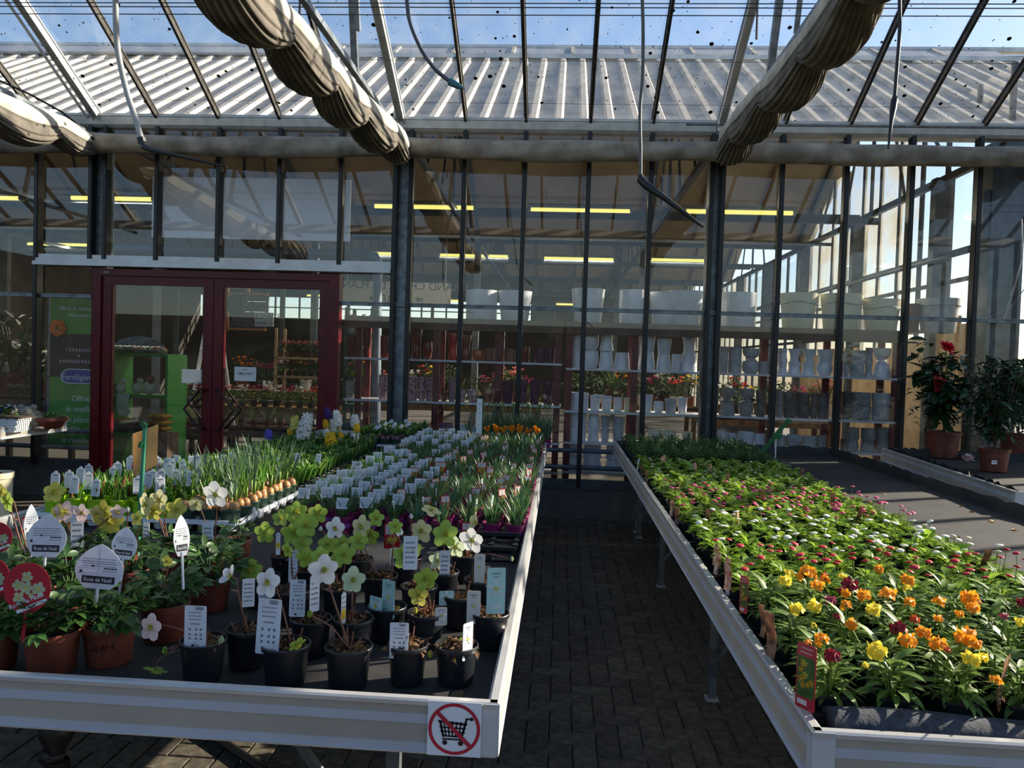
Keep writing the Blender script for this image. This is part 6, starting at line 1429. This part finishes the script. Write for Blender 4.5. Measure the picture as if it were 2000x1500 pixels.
for a in ((2,632,1113,27,'white'),(1,523,1138,26,'white'),(5,451,1126,21,'white',-.02,(-.6,-.5,.5),True),(17,655,1032,19,'white'),(15,922,1055,23,'white'),(16,490,1115,22,'green'),(9,690,1133,23,'palegreen'),(22,518,1040,19,'green'),(18,572,1041,20,'green'),(18,598,1026,22,'green'),(18,590,1062,18,'green'),(22,622,1003,18,'green'),(18,578,1000,19,'green'),(20,705,1029,20,'cream'),(17,700,1058,17,'green'),(21,725,1047,16,'green'),(19,870,1043,24,'green'),(21,823,1037,21,'cream'),(14,791,1086,22,'green'),(14,805,1072,18,'green'),(21,770,1032,18,'white',0,(.8,-.3,.2),True),(23,842,997,18,'cream',.05,(.3,-.3,.9)),(8,832,1130,22,'green'),(8,818,1163,19,'yellow'),(23,931,1022,18,'cream',0,(-.8,-.4,.3),True),(19,890,1068,20,'palegreen'),(13,672,1083,19,'green'),(12,600,1090,19,'green'),(6,625,1085,17,'green'),(18,640,1062,17,'green'),(19,855,1095,17,'palegreen'),(24,668,1060,15,'green'),(10,772,1028,13,'green'),(13,655,1095,15,'green'),(20,735,1012,15,'green'),(0,295,1225,24,'pink',-.02,(-.3,-1,.1)),(0,303,1308,22,'green',-.05,(-.2,-.3,-1)),(1,580,1258,17,'green',-.06,(.7,-.5,-.6)),(22,548,1012,15,'green'),(12,562,1075,14,'green')):
    hf(*a[:5], BLK, *a[5:])
for i, px, py, c in ((24,626,1033,'white'),(21,803,1009,'white'),(0,322,1271,'green'),(0,432,1250,'palegreen'),(7,968,1235,'yellow'),(4,840,1278,'yellow'),(2,605,1200,'green'),(8,812,1193,'yellow'),(15,952,1175,'yellow'),(23,1000,1092,'palegreen')):
    t = BLK[i][0]; bud(t, (0, 0, .09), ony(px, py, t.location.y-.03)-t.location, .012, c)
for i, px, py0, py1, w, kk, rz, lean in ((1,521,1172,1262,.061,'back',-.12,-.1),(0,381,1183,1250,.054,'backsmall',.02,0),(6,580,1133,1190,.042,'backsmall',.1,-.06),(3,778,1216,1298,.046,'back',.05,0),(10,757,1133,1215,.046,'mint',-.5,.0),(10,731,1166,1260,.052,'mint',-.6,-.05),(4,912,1216,1305,.034,'picture',.9,0),(7,968,1110,1185,.052,'mint',.15,-.05),(7,924,1155,1216,.038,'creamtag',.05,-.05),(11,871,1155,1212,.045,'mint',.15,-.1),(8,860,1187,1258,.034,'creamtag',.3,-.05),(15,936,1082,1128,.034,'creamtag',.02,0),(19,868,1075,1128,.034,'card',.2,0),(21,772,1070,1128,.042,'creamtag',.4,-.05),(14,801,1048,1100,.044,'card',.2,-.1),(16,572,1075,1126,.028,'backsmall',.1,0),(18,543,1040,1072,.014,'slim',.6,0),(20,700,1100,1150,.03,'card',.6,0),(6,614,1125,1180,.03,'card',.9,0),(9,670,1155,1225,.02,'slim',1.2,0),(12,515,1155,1180,.034,'card',0,0),(5,485,1130,1170,.03,'card',.4,0)):
    tag_at(BLK[i][0], px, py0, py1, BLK[i][0].location.y-.035, w, kk, rz=rz, lean=lean, extra=.02, minz=S+.072)
# empty black tray beside the rim
g = onz(975, 1092, S); t = thing('plug_tray', 'empty black plug tray lying by the aisle rim behind the hellebores', 'tray', (-.315, g.y+.1, S))
b = MB(); W, D = .15, .13
for i in range(4):
    x = -W+2*W*i/3; b.box(x-.006, -D, .035, x+.006, D, .043)
    for j in range(4): y = -D+2*D*j/3; b.box(x-.012, y-.012, 0, x+.012, y+.012, .05)
for j in range(4): y = -D+2*D*j/3; b.box(-W, y-.006, .035, W, y+.006, .043)
b.box(-W, -D, 0, W, D, .004); put('cell_grid', b.mesh('cell_grid', m_blackpot, False), t)
for s in (-1, 1): b = MB(); b.box(-W-.012, s*D-.006, .03, W+.012, s*D+.006, .058); put('tray_edge', b.mesh('tray_edge', m_blackpot, False), t)
# ================================================================ LEFT BENCH: grape hyacinths in magenta pots
MU = [grass_mesh(26, .07, .12, .0075, m_muscleaf, s, 1.1) for s in (1, 2, 3)]
MUB = []
for s in range(2):
    rr = random.Random(s+70); b = MB()
    for k in range(20): a = rr.uniform(0, 6.3); b.leaf(T((math.cos(a)*.02, math.sin(a)*.02, 0), (PI/2-rr.uniform(.05, .5), 0, a-PI/2)), .11*rr.uniform(.7, 1.2), .010, rr.uniform(.1, .6), .3, 'strap', 3)
    MUB.append(b.mesh('foliage', m_muscleaf, True, 180))
m_magb = M('lilac_pot_band', (150,84,170), .4, 0, .1, 9)
b = MB(); b.lathe([(.033, 0), (.035, .03), (.037, .045), (.040, .068), (.044, .07), (.044, .08), (.040, .08), (.039, .066)], 18, mi=[0, 1, 0, 0, 0, 0, 0]); MP = b.mesh('pot', [m_magenta, m_magb], True, 35)
m_wht = m_white
NX, NY = 10, 29; x0, x1, y0, y1 = -1.20, -.175, 3.46, 7.02
for j in range(NY):
    for i in range(NX):
        x = x0+(x1-x0)*i/(NX-1)+uni(-.008, .008); y = y0+(y1-y0)*j/(NY-1)+uni(-.008, .008)
        if j == 0 and i < 2: continue
        left = i < 4 or (i < 5 and j % 2)
        gp = 'shaded grape hyacinths with white cards' if left else 'sunny grape hyacinths with slim tags'
        lb = f'magenta-potted grape hyacinth, {ORD[NX-1-i]} from the aisle rim in the {ORD[j]} row from the hellebores'
        t = thing('grape_hyacinth', lb, 'plant', (x, y, S), 0, gp)
        put('pot', MP, t); put('foliage', (MU if left or rnd() < .4 else MUB)[(i+j) % 2], t, (0, 0, .068), (0, 0, uni(0, 6)), uni(.85, 1.15))
        if left:
            if rnd() < (.85 if j < 12 else .6): put('tag', tagm('card', .058, .05), t, (uni(-.01, .01), -.03, .125+uni(-.01, .015)), (uni(-.2, 0), uni(-.06, .06), uni(-.15, .25)))
            if rnd() < .08: put('tag', tagm('redcard', .05, .06), t, (.02, -.01, .11), (-.1, 0, .2))
        else:
            q = rnd()
            if q < .38: put('tag', tagm('slim', .013, .10), t, (uni(-.025, .03), -.02, .065), (uni(-.1, .1), uni(-.1, .1), uni(.5, 1.3)))
            elif q < .60: put('tag', tagm('redcard', .045, .07), t, (uni(-.02, .02), -.01, .10), (-.1, 0, uni(.2, .9)))
for px, py0, py1, w, kk, rz in ((860,902,924,.07,'redcard',.1),(940,902,926,.06,'redcard',.3),(773,932,952,.09,'redcard',.1),(832,970,992,.05,'redcard',.6),(765,1022,1072,.062,'redcard',-.05),(913,1020,1052,.05,'redcard',.2)):
    Y = onz(px, py1+40, S).y; tt = min((o for o in COL.objects if o.name.startswith('grape_hyacinth')), key=lambda o: (o.location.x-ony(px, py1, Y).x)**2+(o.location.y-Y)**2); tag_at(tt, px, py0, py1, Y, w, kk, rz=rz)
# crocus row and tall narcissus behind
m_croc = M('orange_crocus_petal', (248,158,24), .5, 0, .08, 50, transl=.35)
b = MB()
for f, (fx, fy) in enumerate(((0,0),(.02,.012),(-.018,.014),(.006,-.02))):
    hh = .075+.012*f
    b.tube([(fx*.4, fy*.4, 0), (fx, fy, hh)], .0018, 4, mi=1)
    for k in range(6): b.leaf(T((fx, fy, hh), (1.15, 0, k*1.047+f)), .034, .019, -.35, -.3, 'petal', 3, 0)
CR = b.mesh('crocus_blooms', [m_croc, m_stem], True, 180)
CRL = grass_mesh(16, .05, .09, .004, m_muscleaf, 21, .8)
for j in range(2):
    for i in range(8):
        px = 912+i*18.4; p = onz(px, 868-j*3, .93); t = thing('orange_crocus', f'pot of orange crocuses, {ORD[i]} from the left in the {["front", "rear"][j]} crocus row', 'plant', (p.x, 7.13+.1*j-(.02 if i % 2 else 0), S), 0, 'orange crocuses')
        put('pot', MP, t); put('foliage', CRL, t, (0, 0, .068))
        if rnd() < .85: put('crocus_blooms', CR, t, (0, 0, .07), (0, 0, uni(0, 6)), uni(.9, 1.15))
NAR = []
for s in range(2):
    rr = random.Random(s+90); b = MB()
    for k in range(22): a = rr.uniform(0, 6.3); b.leaf(T((math.cos(a)*.018, math.sin(a)*.018, 0), (PI/2-rr.uniform(.0, .32), 0, a-PI/2)), rr.uniform(.17, .30), .009, rr.uniform(.05, .5), .3, 'strap', 4, 0)
    for k in range(2): x, y, z = rr.uniform(-.03, .03), rr.uniform(-.03, .03), rr.uniform(.27, .32); b.tube([(0,0,0), (x, y, z)], .002, 4, mi=0); b.blob((x, y, z+.015), .006, .006, .022, 6, 5, 1)
    NAR.append(b.mesh('foliage', [m_glauc, m_stem], True, 180))
for j in range(3):
    for i in range(8):
        px = 945+i*17.5; p = ony(px, 860, 7.38); t = thing('budding_narcissus', f'tall grey-green narcissus in bud, {ORD[i]} from the left in the {ORD[j]} row behind the crocuses', 'plant', (p.x+uni(-.01, .01), 7.36+.105*j, S), 0, 'narcissi in bud'); put('pot', MP, t); put('foliage', NAR[(i+j) % 2], t, (0, 0, .068), (0, 0, uni(0, 6)))
p = ony(915, 830, 7.45); t = thing('budding_narcissus', 'narcissus with a bare brown bulb left of the white notice stake', 'plant', (p.x, 7.45, S)); put('pot', potm(.05, .08, m_blackpot, 'black'), t); put('foliage', NAR[0], t, (0, 0, .08), (0, 0, 0), .8); b = MB(); b.blob((0, 0, .09), .04, .04, .05, 12, 8); put('bulb', b.mesh('bulb', m_bulb), t)
p = ony(935, 852, 6.95); t = thing('notice_stake', 'tall white notice card on a dark green stake among the crocuses', 'sign', (p.x, 6.95, S)); zt_, zb_ = ony(936, 779, 6.95).z-S, ony(936, 852, 6.95).z-S
b = MB(); b.box(-.028, -.004, zb_, .030, 0, zt_); put('card', b.mesh('card', m_white, False), t, (0, 0, 0), (0, 0, -.5)); b = MB(); b.box(-.034, .0, zb_-.01, .036, .004, zt_+.006); put('backing', b.mesh('backing', m_gclip, False), t, (0, 0, 0), (0, 0, -.5)); b = MB(); b.tube([(0, .003, 0), (0, .003, zb_+.02)], .005, 6); put('rod', b.mesh('notice_rod', m_gclip), t)
for k, (zf, sz) in enumerate(((.86, .9), (.72, .5), (.62, .7), (.5, .6), (.3, .4), (.2, .5))): b = MB(); b.box(-.018*sz, -.0048, zb_+(zt_-zb_)*zf-.003, .018*sz, -.0042, zb_+(zt_-zb_)*zf+.003); put('print', b.mesh('card_print', m_print, False), t, (0, 0, 0), (0, 0, -.5))
# ================================================================ LEFT BENCH: bulbs, tulips, hyacinths
def white_tray(label, x0, x1, y0, y1, nx, ny):
    cx, cy = (x0+x1)/2, (y0+y1)/2; t = thing('bulb_tray', label, 'tray', (cx, cy, S)); w, d = (x1-x0)/2, (y1-y0)/2
    b = MB(); b.grid(lambda u, v: ((u-.5)*2*w, (v-.5)*2*d, .047), 2, 2); b.box(-w, -d, .036, w, d, .046)
    for k in range(4):
        xa, ya, xb, yb = ((-w,-d,w,-d),(w,-d,w,d),(w,d,-w,d),(-w,d,-w,-d))[k]; b.bar((xa, ya, .046), (xb, yb, .046), .012, .020)
    put('tray_deck', b.mesh('tray_deck', m_tray, False), t)
    b = MB(); b.lathe([(.030, 0), (.034, .004), (.040, .034), (.044, .037)], 16); cup = b.mesh('cup', m_tray, True, 40)
    for i in range(nx):
        for j in range(ny):
            if 0 < i < nx-1 and j > 0: continue
            put('cup', cup, t, (-w+.055+(2*w-.11)*i/max(1, nx-1), -d+.055+(2*d-.11)*j/max(1, ny-1), 0))
    return S+.048
zT = white_tray('large white moulded tray of bulb and tulip pots behind the hellebores', -2.38, -1.43, 3.34, 4.28, 9, 9)
m_dgpot = M('dark_green_pot', (36,58,44), .4, 0, .1, 9)
TUL = []
for s in range(3):
    rr = random.Random(s+30); b = MB()
    for k in range(4):
        a = k*1.57+rr.random(); cx, cy = math.cos(a)*.022, math.sin(a)*.022
        for m in range(3): b.leaf(T((cx, cy, 0), (PI/2-rr.uniform(.02, .25), 0, a+m*2.1)), rr.uniform(.05, .105), .022, .15, .7, 'lance', 3)
    for k in range(3): a = rr.uniform(0, 6); b.leaf(T((math.cos(a)*.02, math.sin(a)*.02, 0), (PI/2-.1, 0, a)), .085, .014, .1, .8, 'lance', 3, 1)
    TUL.append(b.mesh('shoots', [m_bulbleaf, M('reddish_shoot', (150,70,60), .5, 0, .25, 40, transl=.2)], True, 180))
DAF = []
for s in range(3):
    rr = random.Random(s+50); b = MB()
    for k in range(3):
        a0 = k*2.1+s; bx, by = math.cos(a0)*.022, math.sin(a0)*.022
        for m in range(5): a = rr.uniform(0, 6.3); b.leaf(T((bx, by, .03), (PI/2-rr.uniform(.0, .3), 0, a)), rr.uniform(.15, .25), .010, rr.uniform(.05, .6), .4, 'strap', 4, 0)
        b.tube([(bx, by, .03), (bx*1.3, by*1.3, .09)], .006, 6, mi=2)
    DAF.append(b.mesh('shoots', [m_glauc if s else m_bulbleaf, m_bulb, m_stem], True, 180))
BULB = MB().blob((0, 0, 0), .022, .022, .026, 10, 7, 0, .04).mesh('bulb', m_bulb, True, 180)
MBULB = MB().blob((0, 0, 0), .020, .020, .024, 10, 7, 0, .03).mesh('bulb', M('mauve_bulb', (120,84,92), .5, 0, .2, 30), True, 180)
def broad(n, H, W, mat, seed, budc=None, spread=.4):
    rr = random.Random(seed); b = MB()
    for k in range(n): a = k*2.4; b.leaf(T((math.cos(a)*.012, math.sin(a)*.012, 0), (PI/2-rr.uniform(.05, spread), 0, a-PI/2)), H*rr.uniform(.75, 1.1), W, rr.uniform(.05, .5), .6, 'lance', 4, 0)
    if budc:
        for k in range(26): z = .035+.045*k/26; a = k*2.4; b.blob((math.cos(a)*.011, math.sin(a)*.011, z), .005, .005, .007, 5, 3, 1)
    return b.mesh('shoots', [mat, budc or mat], True, 180)
m_budg = M('green_bud', (140,170,60), .5, 0, .15, 40, transl=.2)
HYB = [broad(7, .115, .022, m_bulbleaf, s, m_budg) for s in (1, 2)]; HYD = [broad(8, .10, .022, m_hyleaf, s, m_budg, .6) for s in (3, 4, 5)]
m_hyac = {'white': m_hp['white'], 'yellow': m_yel, 'blue': M('blue_hyacinth', (96,92,206), .5, 0, .15, 60, transl=.25), 'violet': M('violet_hyacinth', (60,34,120), .5, 0, .15, 60, transl=.2), 'pale yellow': M('pale_yellow_hyacinth', (230,222,120), .5, 0, .1, 60, transl=.3)}
def spike(mat, n, H, r, seed):
    rr = random.Random(seed); b = MB()
    for k in range(n):
        z = H*(k+.5)/n; a = k*2.4; rad = r*(.62+.38*math.sin(PI*min(1, z/H*.8+.2))); c = Vector((math.cos(a)*rad*.62, math.sin(a)*rad*.62, z)); d = Vector((math.cos(a), math.sin(a), .25)); q = d.to_track_quat('Z', 'Y').to_matrix().to_4x4()
        b.tube([(0, 0, z), c+d*r*.1], .0022, 3, cap=False)
        for j in range(6): b.leaf(Matrix.Translation(c) @ q @ T((0,0,0), (.6, 0, j*1.047+k)), r*.74, r*.22, 1.7, .2, 'lance', 3)
    return b.mesh('flower_spike', mat, True, 180)
SPK = {k: spike(m, 24, .10, .032, 4) for k, m in m_hyac.items()}
lime = potm(.045, .075, m_lime, 'lime', .12); dgp = potm(.05, .055, m_dgpot, 'dg', .2); bkp = potm(.046, .078, m_blackpot, 'bk')
rr9 = random.Random(11)
PITCH_ = .105
for j in range(30):
    y = 3.40+PITCH_*j
    for i in range(9):
        x = -2.32+PITCH_*i+(.0 if y > 4.2 else -.0)
        if y > 6.45 or (y > 4.3 and x < -2.30): continue
        if y > 6.1 and i == 8: continue
        jx, jy = uni(-.006, .006), uni(-.006, .006)
        if y < 4.24:
            if x < -1.78:
                t = thing('tulip_pot', f'lime pot of tulip shoots, {ORD[i]} from left, {ORD[j]} row of the white tray', 'plant', (x+jx, y+jy, zT), 0, 'tulip pots in the white tray'); put('pot', lime, t); put('soil', soilm(.041), t, (0, 0, .066)); put('shoots', TUL[rr9.randrange(3)], t, (0, 0, .066), (0, 0, uni(0, 6)), uni(.8, 1.1))
                if rnd() < .42: put('tag', tagm('arched', .042, .085), t, (uni(-.02, .02), -.025, .085+uni(0, .03)), (uni(-.15, .05), uni(-.05, .05), uni(-.3, .9) if rnd() < .3 else uni(-.1, .2)))
                elif rnd() < .25: put('tag', tagm('redflower', .038, .085), t, (uni(-.02, .02), -.02, .085), (-.1, 0, uni(-.2, .3)))
            else:
                t = thing('bulb_pot', f'dark green pot of sprouting bare bulbs, {ORD[8-i]} from the right, {ORD[j]} row of white tray', 'plant', (x+jx, y+jy, zT), 0, 'bulb pots in the white tray'); put('pot', dgp, t); put('soil', soilm(.046), t, (0, 0, .045)); v = rr9.randrange(3); sp = uni(0, 6); put('shoots', DAF[v], t, (0, 0, .048), (0, 0, sp), uni(.85, 1.1))
                for k in range(3): put('bulb', BULB, t, (math.cos(k*2.1+v+sp)*.022, math.sin(k*2.1+v+sp)*.022, .060), (0, 0, uni(0, 6)), uni(.9, 1.15))
                if rnd() < .12: put('tag', tagm('card', .03, .07), t, (.01, -.01, .15), (-.1, .1, uni(-.3, .9)))
        elif y < 4.75:
            t = thing('hyacinth_pot', f'bright green hyacinth shoots, {ORD[8-i]} from the right in the {ORD[j-8]} row behind the white tray', 'plant', (x+jx, y+jy, S), 0, 'bright hyacinth shoots'); put('pot', bkp, t); put('shoots', HYB[rr9.randrange(2)], t, (0, 0, .07), (0, 0, uni(0, 6)), uni(.95, 1.2))
            if rnd() < .16: put('tag', tagm('card', .034, .075), t, (uni(-.02,.02), -.01, .13), (-.1, uni(-.1, .2), uni(-.3, .8)))
        else:
            t = thing('hyacinth_pot', f'dark green hyacinth shoots, {ORD[8-i]} from the right in the {ORD[j-8]} row behind the white tray', 'plant', (x+jx, y+jy, S), 0, 'dark hyacinth shoots'); put('pot', bkp, t); put('shoots', HYD[rr9.randrange(3)], t, (0, 0, .07), (0, 0, uni(0, 6)), uni(.9, 1.2))
            if rnd() < .06: put('tag', tagm('card', .03, .05), t, (uni(-.02,.02), 0, .13), (-.1, uni(-.1, .2), uni(-.3, .8)))
# flowering hyacinths at the far end of that block
m_yrim = M('yellow_tray_rim', (214,190,40), .4, 0, .05, 9)
for i, (px, py, rp, colr, ht, lb) in enumerate(((591,832,22,'white',1.3,'white hyacinth spikes leaning together nearest the red door'),(576,826,14,'pale yellow',1.2,'pale yellow hyacinth spike leaning against white ones'),(567,843,9,'yellow',.8,'small yellow hyacinth spike left of the white ones'),(524,850,12,'blue',1.0,'single blue hyacinth spike among the dark shoots'),(661,816,13,'white',1.3,'tall white hyacinth spike at the door frame'),(644,806,11,'violet',1.2,'dark violet hyacinth spike before the door frame'),(637,827,9,'yellow',1.0,'narrow yellow hyacinth spike under the violet one'),(650,832,12,'white',1.1,'white hyacinth spike beside the narrow yellow one'),(647,862,19,'yellow',1.1,'large golden yellow hyacinth spike leaning toward the aisle'),(640,846,12,'white',.8,'drooping white hyacinth above the golden yellow one'),(666,850,9,'yellow',.8,'small yellow hyacinth right of the golden one'),(694,822,14,'white',1.0,'white hyacinth spike with yellow one below it'),(697,836,11,'yellow',.9,'yellow hyacinth spike under the white one by the shaded tray'))):
    Y = 5.75+.05*(i % 4); p = ony(px, py, Y); t = thing('hyacinth_in_flower', lb, 'plant', (p.x+uni(-.02, .02), Y+.05, S), uni(0, 6), 'flowering hyacinths')
    t.rotation_euler = (0, 0, 0); put('pot', bkp, t); put('shoots', HYD[i % 3], t, (0, 0, .07), (0, 0, uni(0, 6)), 1.15)
    e = p-t.location; r = rp/1500*Y*.85; sc_ = r/.032; ht *= .62; base = e-Vector((0, 0, .05*sc_*ht)); b = MB(); b.tube([(0, 0, .06), (e.x*.5, e.y*.5, (base.z+.06)/2), base], .0055, 6); put('stem', b.mesh('stem', m_stem), t)
    put('flower_spike', SPK[colr], t, base, (uni(-.25, .25), uni(-.3, .3), uni(0, 6)), (sc_, sc_, sc_*ht))
p = onz(697, 901, S); t = thing('lime_potted_hyacinth', 'lime square pot of white hyacinth with bare bulb on the open cloth', 'plant', p)
b = MB(); b.lathe([(.036, 0), (.044, .075), (.047, .076), (.047, .085), (.043, .085)], 16, square=.8); put('pot', b.mesh('square_pot', m_lime, True, 35), t); b = MB(); b.blob((0, 0, .10), .034, .034, .036, 12, 8); put('bulb', b.mesh('bulb', m_bulb), t)
put('shoots', HYD[0], t, (0, 0, .11), (0, 0, 0), .8); e = ony(695, 856, p.y)-p; put('flower_spike', SPK['white'], t, e-Vector((0,0,.05)), (.1, .15, 0), .85)
# shaded tray of hyacinths near the posts
zE = white_tray('long white moulded tray of shaded hyacinths near the steel post', -1.78, -1.27, 6.62, 7.62, 5, 9)
for j in range(9):
    for i in range(5):
        x, y = -1.725+.10*i, 6.675+.1*j+uni(-.005, .005); lm = i == 4 and j in (1, 2)
        t = thing('hyacinth_bulb_pot', f'dark pot of sprouting hyacinth bulbs, {ORD[i]} from left, {ORD[j]} row of the shaded tray' if not lm else f'lime pot of hyacinth bulbs, {ORD[j-1]} in the shaded white tray', 'plant', (x, y, zE), 0, 'hyacinths in the shaded tray')
        put('pot', dgp if not lm else potm(.05, .055, m_lime, 'limes', .2), t)
        for k in range(3): put('bulb', MBULB, t, (math.cos(k*2.1+i)*.024, math.sin(k*2.1+i)*.024, .060), (0, 0, uni(0, 6)), uni(.9, 1.1))
        put('shoots', HYD[(i+j) % 3], t, (0, 0, .06), (0, 0, uni(0, 6)), uni(.9, 1.1))
        if rnd() < .3: put('tag', tagm('card', .03, .045), t, (uni(-.02, .02), 0, .13), (-.1, .7, uni(-.3, .4)))
        if rnd() < .3: put('flower_spike', SPK[random.choice(('violet', 'white', 'blue'))], t, (0, 0, .10), (0, 0, 0), .45)
# black carry trays with yellow rims along the hyacinth block's edge
for j in range(6):
    yy = 4.42+.33*j; b = MB(); yl = j in (2, 3)
    for a in ((-.20,-.155,0,.03,-.148,.055), (-.20,.148,0,.03,.155,.055), (.022,-.148,0,.03,.148,.055), (-.20,-.148,0,-.193,.148,.055)): b.box(*a)
    t = thing('carry_tray', f'black carry tray{" with a yellow rim" if yl else ""}, {ORD[j]} from the white tray along the hyacinth block', 'tray', (-1.436, yy, S), 0)
    put('tray_wall', b.mesh('tray_wall', m_blackpot, False), t)
    b = MB()
    for a in ((-.205,-.16,.055,.036,-.148,.060), (-.205,.148,.055,.036,.16,.060), (.022,-.148,.055,.036,.148,.060)): b.box(*a)
    put('tray_rim', b.mesh('tray_rim', m_yrim if yl else m_blackpot, False), t)
# cardboard sign on its green stake
p = onz(268, 1085, S); Y = p.y+.0; t = thing('stake_sign', 'blank tan cardboard sign on a green stake standing among the bulbs', 'sign', p)
a, c = ony(268, 1085, Y), ony(284, 826, Y); b = MB(); b.bar((0,0,0), c-p, .012, .012, (0,1,0)); put('stake', b.mesh('green_stake', M('green_stake_paint', (60,140,108), .5, 0, .1, 9), False), t)
b = MB(); e = ony(283, 832, Y)-p; b.bar(e+Vector((-.006,-.01,0)), e+Vector((.008,-.01,.012)), .02, .02); e2 = ony(279, 868, Y)-p; b.bar(e2+Vector((-.004,-.012,-.01)), e2+Vector((.004,-.012,.012)), .02, .012); put('clip', b.mesh('stake_clip', m_gclip, False), t)
Q = {k: ony(*v, Y)-p for k, v in {'tl': (249,849), 'tm': (283,838), 'tr': (299,830), 'bl': (250,934), 'bm': (276,921), 'br': (297,911)}.items()}
m_card = M('tan_cardboard', (224,186,124), .8, 0, .06, 9, transl=.5)
def crd(u, v):
    top = Q['tl'].lerp(Q['tm'], u*2) if u < .5 else Q['tm'].lerp(Q['tr'], u*2-1); bot = Q['bl'].lerp(Q['bm'], u*2) if u < .5 else Q['bm'].lerp(Q['br'], u*2-1)
    return top.lerp(bot, v)+Vector((0, .012+.05*abs(u-.5), 0))
b = MB(); b.grid(crd, 10, 4); n = len(b.v); b.v += [(x, y+.002, z) for x, y, z in b.v]; b.f += [tuple(i+n for i in reversed(f)) for f in b.f]; b.m += b.m[:]; put('cardboard', b.mesh('cardboard', m_card, True, 60), t)
b = MB(); b.grid(lambda u, v: crd(u, .86+.14*v)+Vector((0, -.0015, 0)), 10, 1); put('folded_edge', b.mesh('folded_edge', m_card, True, 60), t)
